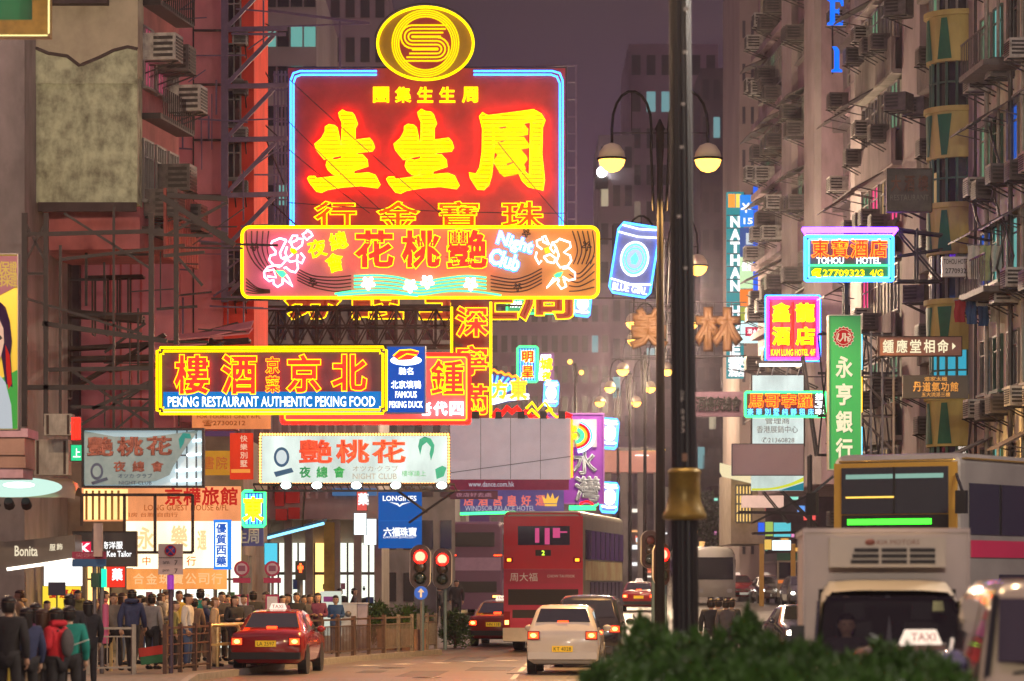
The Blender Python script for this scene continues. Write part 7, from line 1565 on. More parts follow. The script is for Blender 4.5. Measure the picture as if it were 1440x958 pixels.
def person(label, px, Y, h=1.7, ps='stand', face=0, jac='black', tro='black', hair='short', hc=0, bag=None, ground=.14, group=None, loc=None, shoes='black'):
    d = POSES[ps]; k = h/1.70
    o = thing('person', label, 'person', loc or (gpt(px, Y)+Vector((0,0,ground))), rad(face), group); o.scale = (k, k, k)
    def put(mesh, nm, mat, par=o): q = bpy.data.objects.new(nm, d[mesh]); COL.objects.link(q); q.parent = par; obmat(q, mat); return q
    o.scale = (k*rnd.uniform(.94,1.12), k*rnd.uniform(.94,1.12), k)
    put('body', 'body', skin_m[(int(px)+int(Y)) % 2]); put('jacket', 'jacket', cloth(jac)); put('trousers', 'trousers', cloth(tro)); put('shoes', 'shoes', cloth(shoes)); put(hair, 'hair', hair_m[hc])
    if abs(face) < 120: put('eyes', 'eyes', black); put('mouth', 'mouth', paint('lips', (.3,.08,.07), .5, 0, 0))
    if bag:
        kind, col_ = bag; J = d['J']
        c = cloth(col_) if col_ in CL else None
        loc_ = Vector(o.location); Mr = Matrix.Rotation(rad(face), 4, 'Z')
        if kind == 'tote':
            q = Vector((.27,.02,.78))*k; b = thing('tote_bag', BAGL[label], 'bag', loc_+Mr @ q, rad(face)); m = MB(); m.add([(-.07,-.18,-.16),(.07,-.18,-.16),(.07,.18,-.16),(-.07,.18,-.16),(-.05,-.15,.16),(.05,-.15,.16),(.05,.15,.16),(-.05,.15,.16)], [(3,2,1,0),(4,5,6,7),(0,1,5,4),(1,2,6,5),(2,3,7,6),(3,0,4,7)]); m.build('bag_body', c, b); MB().tube([(0,-.1,.15),(-.03,-.06,.40),(-.05,0,.56),(-.03,.06,.40),(0,.1,.15)], .016, 5).build('strap', c, b)
        if kind == 'pack':
            q = Vector((0,.20,1.18))*k; b = thing('backpack', BAGL[label], 'bag', loc_+Mr @ q, rad(face)); m = MB(); m.ball((0,0,0), .13, .08, .21, 12, 8); m.build('bag_body', c, b); [MB().tube([(s*.10,-.08,.18),(s*.11,-.20,.17),(s*.13,-.30,.0)], .018, 5).build('strap', c, b) for s in (1,-1)]
        if kind == 'plastic':
            q = Vector((.24,-.06,.50))*k; b = thing('carrier_bag', BAGL[label], 'bag', loc_+Mr @ q, rad(face)); MB().lathe([(.02,-.2),(.10,-.2),(.13,-.1),(.10,.05),(.03,.16),(.02,.28)], (0,0,0), 10, 0, True, 1, .6).build('bag_body', paint('carrier_'+col_, CL.get(col_, (.2,.55,.05)) if col_ != 'lime' else (.25,.6,.04), .4, 0, .1), b)
        if kind == 'paper':
            q = Vector((-.02,-.34,1.12))*k; b = thing('paper', BAGL[label], 'paper', loc_+Mr @ q, rad(face)); MB().box(-.12,.12,-.09,.09,-.004,.004,0,Matrix.Rotation(rad(25),4,'X')).build('sheet', paint('white_paper', (.75,.73,.7), .6, 0, 0), b)
    return o
BAGL = {}
def who(label, px, Y, bagl=None, hood=None, **kw):
    if bagl: BAGL[label] = bagl
    o = person(label, px, Y, **kw)
    if hood: q = bpy.data.objects.new('hood', POSES[kw.get('ps', 'stand')]['hood']); COL.objects.link(q); q.parent = o; obmat(q, cloth(hood))
    return o
# near left queue (backs to the kerb or turned right)
who('person at the very left edge in a black coat and dark trousers, seen from behind', 12, 46, h=1.78, face=170, jac='black')
who('person in a navy jacket carrying a yellow tote, second from the left edge', 37, 46.5, 'yellow canvas tote on the arm of the navy jacketed person', h=1.62, face=205, jac='navy', hair='long', bag=('tote', 'yellow'))
who('person in a plum top between the navy jacket and the brown coat', 50, 50, h=1.66, face=190, jac='plum', hair='long')
who('person in a brown patterned coat with long hair left of the red hooded coat', 60, 47, 'tan shoulder bag of the brown coated person', h=1.60, face=195, jac='brown', hair='long', hc=1, tro='charcoal', bag=('tote', 'tan'), ps='bag')
p_ = who('person in a bright red hooded coat reading a sheet of paper, with a dark backpack', 79, 47, 'dark backpack worn over the red coat', h=1.61, face=245, hood='red', jac='red', hair='long', bag=('pack', 'charcoal'), ps='hold')
b = thing('paper', 'white sheet of paper held by the person in red', 'paper', p_.location+Vector((.33,.10,1.12))); MB().box(-.13,.13,-.09,.09,-.004,.004,0,Matrix.Rotation(rad(-20),4,'Y')).build('sheet', paint('white_paper', (.75,.73,.7), .6, 0, 0), b)
who('person in a teal green jacket facing away beside the red coat', 97, 48, 'lime green carrier bag hanging by the teal jacket', h=1.63, face=180, jac='teal', bag=('plastic', 'lime'))
who('tall person in black with the head above the queue behind the teal jacket', 98, 56, h=1.78, face=180, jac='black')
who('dark figure half hidden by the street name sign posts', 124, 62, h=1.64, face=200, jac='black', hair='long')
who('person in a grey checked coat right of the green lit sign box', 160, 73.4, h=1.74, face=20, jac='checked', hair='short', hc=1, ps='walk')
who('broad person in dark navy striding in front, seen from behind', 186, 72.2, 'long red and green parcel carried by the striding navy figure' if 0 else None, h=1.82, face=172, jac='navy', ps='walk', hood='navy')
b = thing('parcel', 'long red and green parcel carried low beside the striding navy figure', 'parcel', P(216, 920, 71.6)); MB().box(-.30,.30,-.12,.12,-.02,.17,0,Matrix.Rotation(rad(-8),4,'Y')).build('red_top', paint('parcel_red', (.42,.03,.02), .6, 0, .15), b); MB().box(-.29,.26,-.11,.11,-.20,-.025,0,Matrix.Rotation(rad(-8),4,'Y')).build('green_base', paint('parcel_green', (.02,.12,.05), .6, 0, .15), b)
who('person in a grey coat right of the navy figure, with short black hair', 214, 75.0, h=1.72, face=160, jac='grey')
who('person in olive bending toward a friend beside the purple sign post', 246, 75.3, h=1.56, face=90, jac='olive', hc=0)
who('person in a pale shirt with short black hair right of the purple post', 264, 76.5, h=1.72, face=80, jac='white', tro='denim')
who('older person in a beige dress coat holding a bag by the hoop barrier', 302, 77.5, 'beige handbag at the side of the older person by the hoop barrier', h=1.63, face=95, jac='tan', tro='tan', hair='short', hc=2, bag=('tote', 'tan'))
who('person in black with crossed hands directly left of the near taxi roof', 330, 79.5, h=1.66, face=40, jac='black', ps='hold', hair='long')
who('person in black standing behind the taxi roof pillar', 343, 82, h=1.68, face=10, jac='charcoal')
BK = [(8,78,'grey','long'),(28,80,'tan','short'),(66,79,'black','short'),(110,80,'olive','long'),(134,79,'charcoal','short'),(146,81,'pink','long'),(172,79,'brown','long'),(198,80,'yellow','short'),(206,82,'tan','long'),(226,80,'charcoal','long'),(234,83,'white','short'),(252,82,'yellow','short'),(274,80.5,'brown','short'),(282,83,'teal','short'),(290,81.5,'navy','short'),(312,83,'charcoal','short'),(320,85,'pink','long'),(356,86,'black','short')]
wn = {8:'at the left edge under the shop fascia',28:'in the second row behind the navy jacket',66:'below the glowing white lightbox',110:'left of the street name posts',134:'directly behind the street name posts',146:'just right of the street name posts',172:'between the checked coat and the navy strider',198:'in bright yellow behind the navy strider',206:'farther back behind the navy strider’s shoulder',226:'behind the grey coat',234:'just left of the purple post',252:'just right of the purple post',274:'behind the pale shirt',282:'near the white notice in the shop',290:'with the raised head near the white notice',312:'behind the beige coat',320:'beside the bus stop timetable',356:'behind the taxi roof sign'}
for i, (px, Y, c, hr) in enumerate(BK):
    who('background pedestrian in %s with %s hair %s' % (c, hr, wn[px]), px, Y, h=rnd.uniform(1.54,1.82), ps=rnd.choice(('stand','walk','hold','bag')), face=rnd.choice((0,25,90,170,200,-80)), jac=c, hair=hr, hood=rnd.choice((None, None, c, 'grey')), hc=rnd.choice((0,0,1)), tro=rnd.choice(('black','denim','charcoal','brown')))
MID = [(374,87,'charcoal','short','above the taxi roof at left'),(388,88,'black','short','above the middle of the taxi roof'),(397,86.5,'plum','long','above the right part of the taxi roof'),(405,89,'grey','short','right of the taxi roof in the back'),(417,87,'black','short','with a pale face right of the taxi'),(428,90,'navy','short','below the pedestrian signal'),(436,88,'charcoal','short','between the pedestrian signal and the long-haired person'),(447,88,'plum','long','beside the notice board'),(472,91.5,'blue','short','in blue at the notice board')]
for px, Y, c, hr, w in MID: who('person in %s waiting at the crossing, %s' % (c, w), px, Y, h=rnd.uniform(1.6,1.74), ps=rnd.choice(('stand','hold')), face=rnd.choice((0,15,-20,30)), jac=c, hair=hr, tro=rnd.choice(('black','denim')))
FAR = [(478,112),(486,114),(492,118),(498,111),(504,116),(512,113),(520,119),(530,115),(610,122),(618,126),(642,132)]
for i, (px, Y) in enumerate(FAR): who(['distant pedestrian in black under the lit shopfront columns','distant pedestrian in dark grey by the watch banner'][i % 2], px, Y, h=rnd.uniform(1.6,1.76), ps=rnd.choice(('stand','walk')), face=rnd.choice((0,90,180)), jac=('black','charcoal')[i % 2], hair='short', group=('far pedestrians in black','far pedestrians in dark grey')[i % 2])
for i, (px, Y) in enumerate(((1000,78),(1010,80),(1021,77.5),(1029,79))): who(['person waiting on the median behind the hedge, leftmost of four','pale-jacketed person on the median behind the hedge','dark-haired person on the median behind the hedge, third of four','person in black at the right of the four on the median'][i], px, Y, h=1.58, face=(180,200,170,150)[i], jac=('black','white','charcoal','black')[i], hair='short', ground=.15)
for i in range(8):
    px = 1020+i*7+rnd.uniform(-2,2); who('far pedestrian on the right pavement under the shop signs', px, 225+rnd.uniform(-15,15), h=1.7, face=rnd.choice((0,180,90)), jac=rnd.choice(('black','grey','brown')), group='far pedestrians on the right pavement')
tr_ = bpy.data.objects['delivery_truck']
who('truck driver in dark clothes behind the windscreen of the white truck', 1200, 37, h=1.66, ps='sit', jac='charcoal', loc=tr_.location+Vector((-.43, .78, .10)))
# ================================================================ shops at street level and steel lattices
shop_int = emit('shop_interior_warm', (1,.58,.18), 2.0); shop_cold = emit('shop_interior_cold', (.9,.95,.8), 1.3); m_mull = paint('shop_mullion', (.12,.10,.09), .4, .3, .1)
ware_m = [paint('goods_%d' % i, c, .6, 0, 0) for i, c in enumerate(((.5,.04,.04),(.05,.1,.35),(.45,.3,.05),(.1,.25,.12),(.4,.38,.36),(.08,.06,.06),(.5,.2,.3)))]
def wares(par, x0, x1, z0, z1, y):        # goods and posters standing inside a shop window
    m = MB(); n = int((x1-x0)*6)
    for i in range(n):
        w = rnd.uniform(.08,.28); x = rnd.uniform(x0+.05, x1-w-.05); z = z0+rnd.choice((0,.45,.9,1.35))*(z1-z0)/1.8; m.box(x, x+w, y-.03-.004*i/n, y-.004*i/n, z, z+rnd.uniform(.12,.42), rnd.randrange(7))
    m.build('window_display', ware_m, par)
wall_s = paint('shop_wall', (.30,.24,.19), .8, 0, .2, 1.5)
def wl(px, Y): return (px-CX)*Y/FL
o = thing('shop_building', 'low shop building behind the left crowd carrying the orange lightboxes', 'building', (wl(160, 91), 91, 0)); a, b = wl(-60, 91)-wl(160, 91), wl(342, 91)-wl(160, 91)
MB().box(a, b, .0, 9, 2.9, 6.2).build('upper_wall', wall_s, o); MB().box(a, b, 3.0, 9, .14, 2.897).build('back_wall', wall_s, o); MB().box(a, b, .6, .65, 2.80, 2.88).build('ceiling_lamp', shop_int, o)
gw = MB()
for i, (p0, p1, mt) in enumerate(((-40, 20, shop_int), (24, 56, emit('shop_ochre', (1,.40,.03), .55)), (116, 150, shop_int), (180, 262, shop_cold), (300, 338, shop_cold))):
    x0, x1 = wl(p0, 91)-wl(160, 91), wl(p1, 91)-wl(160, 91); s_ = MB().box(x0, x1, .9, 1.0, .3, 2.75).build('shop_window', mt, o)
    m = MB(); [m.box(x0+(x1-x0)*q/2-.03, x0+(x1-x0)*q/2+.03, .82, .897, .3, 2.75) for q in range(3)]; m.box(x0, x1, .80, .819, 2.2, 2.25); m.build('mullion', m_mull, s_); wares(s_, x0, x1, .3, 2.2, .86)
    m = MB(); [m.box(x0+rnd.random()*(x1-x0-.4), x0+.2+rnd.random()*(x1-x0-.3), .88, .896, zz_, zz_+.35) for zz_ in (.8, 1.3, 2.1)] if False else None
for px in (-40, 22, 60, 114, 178, 266, 342): x = wl(px, 91)-wl(160, 91); MB().box(x-.12, x+.12, -.002, .5, .14, 2.897).build('column', wall_s, o)
# corner shop across the side street
o = thing('corner_shop', 'corner shop with blue edged awning, glass front and pale panels behind the traffic lights', 'building', (wl(440, 112), 112, 0)); X = lambda p, Y=112: wl(p, Y)-wl(440, 112)
MB().box(X(335), X(532), .0, 10, 4.3, 9.5).build('upper_wall', paint('corner_wall', (.42,.36,.34), .7, 0, .15, 1.2, .5), o)
m = MB(); [m.box(X(340+i*13), X(344+i*13), -.12, -.003, 5.0, 8.2) for i in range(14)]; m.build('wall_rib', paint('corner_rib', (.5,.44,.42), .6, 0, .1), o)
MB().box(X(335), X(532), 1.2, 10, .14, 4.297).build('back_wall', wall_s, o)
for p0, p1 in ((345, 372), (376, 402), (406, 428), (440, 470), (474, 500), (504, 530)):
    s_ = MB().box(X(p0), X(p1), .9, 1.19, .4, 3.5).build('shop_window', shop_cold if p0 != 440 else shop_int, o); wares(s_, X(p0), X(p1), .4, 2.4, .87); m = MB(); [m.box(X(p0+(p1-p0)*q/2)-.03, X(p0+(p1-p0)*q/2)+.03, .80, .897, .4, 3.5) for q in range(3)]; m.box(X(p0), X(p1), .78, .797, 2.4, 2.5); m.build('mullion', m_mull, s_)
for px in (342, 373, 404, 434, 472, 502, 531): MB().box(X(px)-.13, X(px)+.13, .3, .7, .14, 4.297).build('column', paint('corner_column', (.40,.34,.28), .6, 0, .1), o)
MB().box(X(455), X(470), .2, .29, 1.2, 4.2).build('gold_pillar', paint('ochre_pillar', (.5,.33,.05), .5, 0, .15, 3), o)
m = MB(); v = [(X(365),-1.7,3.55),(X(460),-1.7,4.15),(X(460),.0,4.25),(X(365),.0,3.65)]; m.add(v+[(a,b,c+.09) for a,b,c in v], [(0,1,2,3),(7,6,5,4),(0,4,5,1),(1,5,6,2),(2,6,7,3),(3,7,4,0)]); m.build('awning', paint('blue_awning', (.04,.16,.24), .4, .2, .15, 3), o)
MB().tube([(X(365),-1.72,3.53),(X(460),-1.72,4.13)], .05, 5).build('edge_lamp', emit('awning_edge', (.25,.7,1), 2), o)
for i, (x0, x1, y0, y1) in enumerate(((387,400,690,712),(402,422,690,708),(388,404,716,732),(406,422,714,730))): MB().box(X(x0), X(x1), -.2, -.125, CZ+(HY-y1)*112/FL, CZ+(HY-y0)*112/FL).build('red_panel', paint('red_cladding', (.40,.02,.02), .5, 0, .15, 3, emis=(.6,.02,.01), est=.12), o)
for y0 in (696, 704, 712, 720): pass
m = MB(); [m.prism([(X(378+8*i), 6.6), (X(384+8*i), 5.9), (X(378+8*i), 5.2), (X(374+8*i), 5.9)], -.35, -.205) for i in range(2)]; m.build('dark_lozenge', black, o)
m = MB(); m.box(X(468), X(530), -.35, -.125, 5.1, 5.35); m.build('blue_cornice', paint('blue_cornice', (.05,.2,.45), .4, 0, .1, emis=(.05,.25,.6), est=.3), o)
# shop block farther along and right pavement shop
o = thing('shop_block', 'distant lit shop block left of the red bus with mixed small signs', 'building', (wl(600, 165), 165, gz(165))); X = lambda p: wl(p, 165)-wl(600, 165)
MB().box(X(500), X(655), 0, 12, 0, 7).build('wall', greyw, o)
for i in range(22):
    c = rnd.choice(((1,.8,.5),(.8,.95,1),(1,.15,.1),(.2,.5,1),(1,.5,.1),(.9,.2,.6),(.3,.9,.6))); x = X(rnd.uniform(595, 648)); z = rnd.uniform(.6, 6.2); MB().box(x-rnd.uniform(.1,.4), x+rnd.uniform(.1,.4), -.2-.01*i, -.1-.01*i, z, z+rnd.uniform(.2,.8)).build('shop_sign', emit('tiny_sign_%d' % i, c, .9, False), o)
MB().box(X(500), X(655), -.05, -.004, .3, 2.6).build('shop_window', shop_int, o)
o = thing('shop_block', 'bright yellow-windowed corner shop under the exhibition centre box', 'building', (wl(1040, 175), 175, gz(175))); X = lambda p: wl(p, 175)-wl(1040, 175); Zp = lambda y: CZ+(HY-y)*175/FL-gz(175)
MB().box(X(1028), X(1075), 0, 10, Zp(765), Zp(664)).build('wall', wall_s, o); MB().box(X(1034), X(1056), -.3, -.01, Zp(735), Zp(683)).build('shop_window', emit('yellow_grid_window', (1,.66,.18), 1.0), o)
m = MB(); [m.box(X(1034+i*4.4)-.05, X(1034+i*4.4)+.05, -.36, -.303, Zp(735), Zp(683)) for i in range(6)]; [m.box(X(1034), X(1056), -.37, -.361, Zp(683+i*13)-.05, Zp(683+i*13)+.05) for i in range(5)]; m.build('window_grid', m_mull, o)
v = [(X(1012),-2,Zp(672)),(X(1058),-2,Zp(683)),(X(1058),0,Zp(676)),(X(1012),0,Zp(664))]; MB().add(v+[(a,b,c+.5) for a,b,c in v], [(0,1,2,3),(7,6,5,4),(0,4,5,1),(1,5,6,2),(2,6,7,3),(3,7,4,0)]).build('lit_canopy', emit('canopy_cream', (1,.85,.5), .8), o)
for px in (1070, 1114): MB().box(wl(px,175)-wl(1040,175)-.12, wl(px,175)-wl(1040,175)+.12, -.6, -.4, 0, Zp(765)).build('ochre_column', paint('ochre_column', (.5,.28,.05), .5, 0, .1), o)
o = thing('shop_block', 'row of bright shopfronts at pavement level on the far right side', 'building', (wl(1085, 262), 262, gz(262))); X = lambda p: wl(p, 262)-wl(1085, 262)
MB().box(X(1000), X(1180), 0, 8, 0, 8).build('wall', dkw, o)
for i in range(40):
    c = rnd.choice(((1,.85,.6),(.7,.9,1),(1,.12,.1),(.15,.4,1),(1,.5,.1),(.9,.3,.6),(.3,.9,.7),(1,1,1))); x = X(rnd.uniform(1003, 1150)); z = rnd.uniform(.3, 7); MB().box(x-rnd.uniform(.1,.5), x+rnd.uniform(.1,.5), -.2-.008*i, -.1-.008*i, z, z+rnd.uniform(.15,.7)).build('shop_sign', emit('tiny_sign_r%d' % i, c, .85, False), o)
o = thing('shop_block', 'far row of tiny coloured shop lights right of the black lamp post', 'building', (wl(1000, 275), 275, gz(275))); X = lambda p: wl(p, 275)-wl(1000, 275)
MB().box(X(945), X(1062), 0, 8, 0, 7.5).build('wall', dkw, o)
for i in range(60):
    c = rnd.choice(((1,.85,.6),(.7,.95,1),(1,.2,.1),(.2,.5,1),(1,.5,.15),(.3,.9,.7),(1,1,1))); x = X(rnd.uniform(948, 1058)); z = rnd.uniform(.3, 6.8); MB().box(x-rnd.uniform(.1,.5), x+rnd.uniform(.1,.5), -.2-.008*i, -.1-.008*i, z, z+rnd.uniform(.12,.5)).build('shop_sign', emit('tiny_sign_f%d' % (i % 20), c, 1.2, False), o)
o = thing('footbridge', 'pinkish lit footbridge crossing far up the street left of the lamp posts', 'footbridge', (wl(890, 235), 235, 0)); X = lambda p: wl(p, 235)-wl(890, 235); Zp = lambda y: CZ+(HY-y)*235/FL
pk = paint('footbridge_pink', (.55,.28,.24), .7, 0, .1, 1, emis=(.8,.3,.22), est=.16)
MB().box(X(848), X(930), 0, 3, Zp(664), Zp(634)).build('parapet', pk, o); MB().box(X(848), X(930), -.2, 3.2, Zp(634)+.003, Zp(630)).build('roof_edge', steel2, o); MB().box(X(900), X(935), -.1, -.003, Zp(634), Zp(631)).build('yellow_strip', emit('bridge_strip', (1,.75,.1), 2, False), o); MB().box(X(893), X(912), -.15, -.004, Zp(641), Zp(640)).build('white_strip', emit('bridge_white', (1,.95,.9), 2, False), o)
for px in (855, 878, 902, 925): MB().box(X(px)-.25, X(px)+.25, .5, 1.2, gz(235), Zp(664)-.003).build('pier', greyw, o)
o = thing('shop_block', 'far cluster of white shop lights beneath the pink footbridge', 'building', (wl(885, 262), 262, gz(262))); X = lambda p: wl(p, 262)-wl(885, 262)
MB().box(X(842), X(940), 0, 8, 0, 6.5).build('wall', greyw, o)
for i in range(26):
    c = rnd.choice(((1,.9,.75),(.7,.95,1),(1,.2,.1),(1,.5,.2),(1,1,1))); x = X(rnd.uniform(848, 935)); z = rnd.uniform(.5, 6.0); MB().box(x-rnd.uniform(.08,.5), x+rnd.uniform(.08,.5), -.2-.008*i, -.1-.008*i, z, z+rnd.uniform(.1,.45)).build('shop_sign', emit('tiny_sign_c%d' % i, c, 1.1, False), o)
# ---------------- lattices
tang = []
for i in range(34):
    x, y = rnd.uniform(70, 300), rnd.uniform(300, 590); k_ = rnd.choice((0, 0, 1, 2)); l_ = rnd.uniform(30, 110)
    tang.append(((x, y), (x+l_, y+rnd.uniform(-6, 6)) if k_ == 0 else ((x, min(y+l_, 600)) if k_ == 1 else (x+l_*.7, y-l_*.5)), rnd.uniform(.03, .07)))
def lattice(label, Y, members, w=.09, mat=None, dep=0, cat='steel frame', name='steel_lattice', base=None):
    k = Y/FL; xs = [p[0] for mm in members for p in mm[:2]]; ys = [p[1] for mm in members for p in mm[:2]]; cx, by = (min(xs)+max(xs))/2, max(ys)
    o = thing(name, label, cat, P(cx, by, Y)); m = MB()
    for mm in members:
        a, b = mm[0], mm[1]; wi = mm[2] if len(mm) > 2 else w
        m.bar(((a[0]-cx)*k, 0, (by-a[1])*k), ((b[0]-cx)*k, 0, (by-b[1])*k), wi)
        if dep: m.bar(((a[0]-cx)*k, dep, (by-a[1])*k), ((b[0]-cx)*k, dep, (by-b[1])*k), wi)
    if dep:
        for p in sorted({tuple(q) for mm in members for q in mm[:2]}): m.bar(((p[0]-cx)*k, 0, (by-p[1])*k), ((p[0]-cx)*k, dep, (by-p[1])*k), w*.7)
    m.build('steelwork', mat or steel, o); return o
vio = paint('violet_grey_steel', (.13,.09,.16), .45, .3, .15, 5)
m_ = []
for y in (42, 122, 197, 275, 350, 420): m_ += [((316, y), (404, y-2), .14), ((316, y), (385, y-72), .12)]
m_ += [((316, -40), (316, 425), .2)]
lattice('violet-grey steel bracket tower between the pink end wall and the jewellery sign', 98.2, m_, .12, vio, 0)
m_ = [((x, 100), (x, 330), .07) for x in (386, 391, 396, 401)]+[((384, y), (404, y), .06) for y in range(105, 330, 22)]+[((340, 10), (520, 33), .09), ((378, 38), (520, 33), .06), ((478, 30), (478, 98), .08)]
lattice('slim upright ladder frame along the left edge of the jewellery sign', 127, m_, .07, vio, 0)
m_ = [((797, 92), (797, 320), .07), ((810, 92), (810, 320), .07)]+[((797, y), (810, y), .05) for y in range(92, 325, 24)]+[((660, 95), (812, 92), .06)]
lattice('slim purple ladder frame along the right edge of the jewellery sign', 131.2, m_, .06, vio, 0)
m_ = []
for x in range(360, 640, 28): m_ += [((x, 432), (x, 486), .07), ((x, 432), (x+28, 486), .05), ((x+28, 432), (x, 486), .05)]
m_ += [((340, 432), (650, 432), .1), ((340, 458), (650, 458), .07), ((340, 486), (650, 486), .1)]
lattice('cross-braced dark steel scaffold behind the restaurant neon', 112, m_, .08, rust, 1.2)
m_ = [((35, 300), (35, 600), .14), ((65, 300), (65, 600), .12), ((35, 312), (65, 370), .06), ((65, 312), (35, 370), .06), ((35, 330), (230, 325), .1), ((35, 385), (65, 385), .06), ((37, 420), (200, 470), .06), ((60, 455), (235, 480), .12), ((65, 520), (213, 518), .1), ((35, 545), (213, 545), .12), ((100, 572), (213, 575), .08), ((130, 575), (215, 535), .08), ((110, 600), (200, 545), .06), ((213, 300), (213, 605), .13), ((248, 285), (248, 485), .12), ((160, 290), (160, 610), .06), ((85, 365), (260, 345), .08), ((90, 300), (215, 380), .06), ((85, 345), (85, 600), .07), ((100, 520), (215, 600), .07), ((120, 640), (215, 560), .05), ((235, 275), (320, 280), .12), ((235, 300), (320, 330), .07), ((235, 330), (320, 285), .07), ((225, 275), (330, 345), .14), ((215, 330), (300, 332), .07), ((230, 360), (288, 355), .08), ((248, 360), (285, 402), .07)]
lattice('tangle of dark sign brackets and struts in the recess under the concrete gable', 80, m_, .07, steel, 0)
lattice('second layer of rusty struts deep in the recess at left', 90, [((70, 300), (235, 300), .1), ((95, 318), (95, 560), .08), ((95, 440), (200, 448), .2), ((130, 390), (130, 470), .05), ((148, 390), (148, 470), .05), ((165, 390), (165, 470), .05), ((180, 390), (180, 470), .05), ((120, 390), (200, 388), .08), ((95, 490), (300, 478), .1), ((100, 505), (320, 500), .14), ((150, 520), (220, 512), .08), ((75, 560), (230, 470), .07), ((280, 470), (335, 455), .1), ((240, 485), (350, 478), .12)], .06, rust, .6)
o = thing('sheet_canopy', 'pale sheet canopies sagging over the brackets above the restaurant neon', 'canopy', P(285, 478, 88)); k = 88/FL
for x0, x1, y0, y1, d in ((-45, 65, 470, 480, 1.4), (-75, 5, 485, 492, 1.0), (10, 68, 462, 474, .9)):
    MB().add([(x0*k,0,(478-y1)*k),(x1*k,0,(478-y0)*k),(x1*k,d,(478-y0)*k+.25),(x0*k,d,(478-y1)*k+.25),(x0*k,0,(478-y1)*k+.04),(x1*k,0,(478-y0)*k+.04),(x1*k,d,(478-y0)*k+.29),(x0*k,d,(478-y1)*k+.29)], [(0,1,2,3),(4,5,6,7),(0,1,5,4),(1,2,6,5),(2,3,7,6),(3,0,4,7)]).build('sheet', spillw, o)
lattice('dark steel trusses behind the green bank sign on the right', 100, [((1150+i*17, 470), (1167+i*17, 640), .05) for i in range(6)]+[((1167+i*17, 470), (1150+i*17, 640), .05) for i in range(6)]+[((1150, y), (1262, y), .08) for y in (470, 525, 585, 640)], .06, steel, 0)
lattice('thin bracket frame holding the hotel neon to the right facade', 90.5, [((1262, 322), (1325, 330), .07), ((1262, 395), (1325, 395), .07), ((1262, 360), (1325, 350), .05), ((1262, 322), (1325, 395), .05), ((1290, 322), (1290, 395), .06), ((1190, 398), (1190, 446), .12)], .06, steel, .5)
lattice('steel brackets under the red hotel neon and exhibition box', 113, [((1076, 510), (1150, 545), .05), ((1130, 500), (1150, 640), .08), ((1100, 690), (1150, 740), .06), ((1060, 735), (1150, 690), .06), ((1040, 720), (1150, 722), .08), ((1060, 750), (1150, 748), .08), ((1140, 640), (1140, 770), .1), ((1075, 692), (1110, 735), .05)], .06, steel, .8)
lattice('mesh of thin scaffold poles and stays between the gable and the restaurant neon', 86, tang, .05, steel, 0)
tg2 = []
for i in range(40):
    x, y = rnd.uniform(205, 385), rnd.uniform(-10, 440); k_ = rnd.choice((0, 0, 1, 2)); l_ = rnd.uniform(30, 100)
    tg2.append(((x, y), (min(x+l_, 402), y+rnd.uniform(-5, 5)) if k_ == 0 else ((x, min(y+l_, 470)) if k_ == 1 else (min(x+l_*.7, 402), y-l_*.5)), rnd.uniform(.03, .06)))
lattice('thin violet-grey poles and stays around the bracket tower left of the jewellery sign', 98.0, tg2, .05, vio, 0)
# overhead wires
def wires(label, Y, lines, r=.018):
    k = Y/FL; o = thing('cable', label, 'cable', P(lines[0][0][0], lines[0][0][1], Y)); c0 = lines[0][0]
    m = MB()
    for a, b, sag in lines: m.tube([((a[0]+(b[0]-a[0])*t/10-c0[0])*k, 0, (c0[1]-(a[1]+(b[1]-a[1])*t/10+sag*4*(t/10)*(1-t/10)))*k) for t in range(11)], r, 4)
    m.build('wire', black, o)
wires('loose guy wires fanning from the gable building to the steel bracket tower', 104, [((320, 0), (400, 50), 0), ((195, 20), (318, 190), 2), ((220, 100), (318, 160), 2), ((240, 110), (312, 280), 3), ((316, 10), (385, 120), 1), ((316, 120), (400, 200), 2), ((240, 300), (330, 470), 6), ((230, 330), (330, 440), 5), ((250, 150), (420, 320), 4), ((300, 290), (350, 480), 3), ((345, 120), (400, 260), 2), ((205, 280), (330, 300), 5)], .022)
wires('long wires crossing in front of the jewellery sign', 122, [((405, 110), (640, 318), 3), ((405, 170), (560, 318), 3), ((400, 205), (520, 300), 2), ((405, 285), (795, 300), 4), ((700, 200), (800, 320), 2)], .016)
wires('thin cables strung across the street below the red hotel neon', 118, [((1050, 415), (1165, 470), 3), ((860, 505), (1050, 500), 2), ((1030, 520), (1165, 530), 3)], .02)
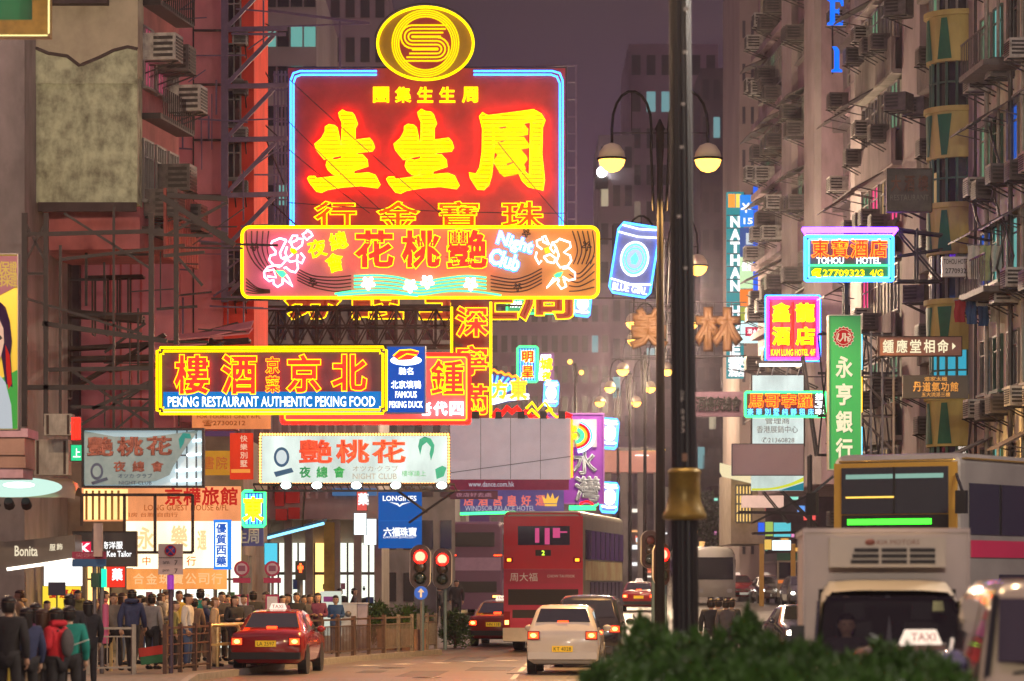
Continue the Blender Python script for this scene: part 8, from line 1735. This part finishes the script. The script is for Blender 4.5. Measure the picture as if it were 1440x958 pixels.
# laundry on the right facade
def rack(label, px, py, Y, items):
    k = Y/FL; o = thing('laundry_rack', label, 'laundry', P(px, py, Y)); n = len(items); MB().bar((-.16*n, 0, 0), (.16*n, 0, 0), .03).build('pole', steel2, o)
    for i, (c, h_) in enumerate(items):
        x = -.16*n+.32*(i+.5); m = MB(); rings = []
        for t in range(5): rings.append([Vector((x-.14+.28*q/6+.02*math.sin(t*2+i), .05*math.sin(q*1.7+i+t*.6), -h_*t/4)) for q in range(7)])
        m.loft(rings, cap=False, closed=False); m.build('garment', c, o)
rack('row of hanging laundry in maroon, blue and white outside the yellow tenement', 1383, 422, 88, [(laundry_cols[0], .6), (laundry_cols[1], .65), (laundry_cols[1], .7), (laundry_cols[2], .6), (laundry_cols[3], .55)])
rack('pale green laundry bundle hanging outside the right facade', 1385, 345, 87, [(laundry_cols[2], .9), (paint('pale_green_cloth', (.35,.4,.22), .9, 0, .2, 6), .95), (laundry_cols[2], .7)])
# rain of red traffic cones etc. near the crowd
o = thing('traffic_cone', 'orange and white cone beside the silver railing in the crowd', 'cone', (wl(110, 71.2), 71.2, .14)); MB().lathe([(.16,0),(.15,.03),(.03,.7)], (0,0,0), 14).build('cone', paint('cone_cream', (.6,.45,.3), .5, 0, .1), o); MB().box(-.2,.2,-.2,.2,0,.03).build('base', black, o)
# old plain boxes on the left wall
for (x0, x1, y0, y1, Y, lab) in ((62, 101, 582, 612, 79, 'grey air conditioning case on a bracket under the steel brackets at left'), (48, 96, 618, 668, 80, 'rust-streaked pale panel box below the grey case at left')):
    S = Sign('wall_unit', lab, (x0, y0, x1, y1), Y, cat='wall unit'); S.rect('casing', paint('rusty_pale_case', (.34,.32,.28), .6, .1, .35, 4, .7), d0=0, d1=.6); m = MB(); [m.box(S.pt(x, 0).x-.03, S.pt(x, 0).x+.03, -.02, -.003, S.pt(0, y1).z+.02, S.pt(0, y0).z-.03) for x in (x0+5, x1-5)]; m.build('trim', rust, S.o)
# ================================================================ night haze over the whole street
hz = MB().box(-420, 420, -30, 520, -1.2, 140).build('haze', bpy.data.materials.new('night_haze')); hz['kind'] = 'stuff'
hm = hz.data.materials[0]; hm.use_nodes = True; t_ = hm.node_tree; t_.nodes.clear(); o_ = nd(t_, 'ShaderNodeOutputMaterial'); v_ = nd(t_, 'ShaderNodeVolumePrincipled')
v_.inputs['Color'].default_value = (.84, .74, .95, 1); v_.inputs['Density'].default_value = .00022; v_.inputs['Anisotropy'].default_value = .88; t_.links.new(v_.outputs[0], o_.inputs['Volume'])
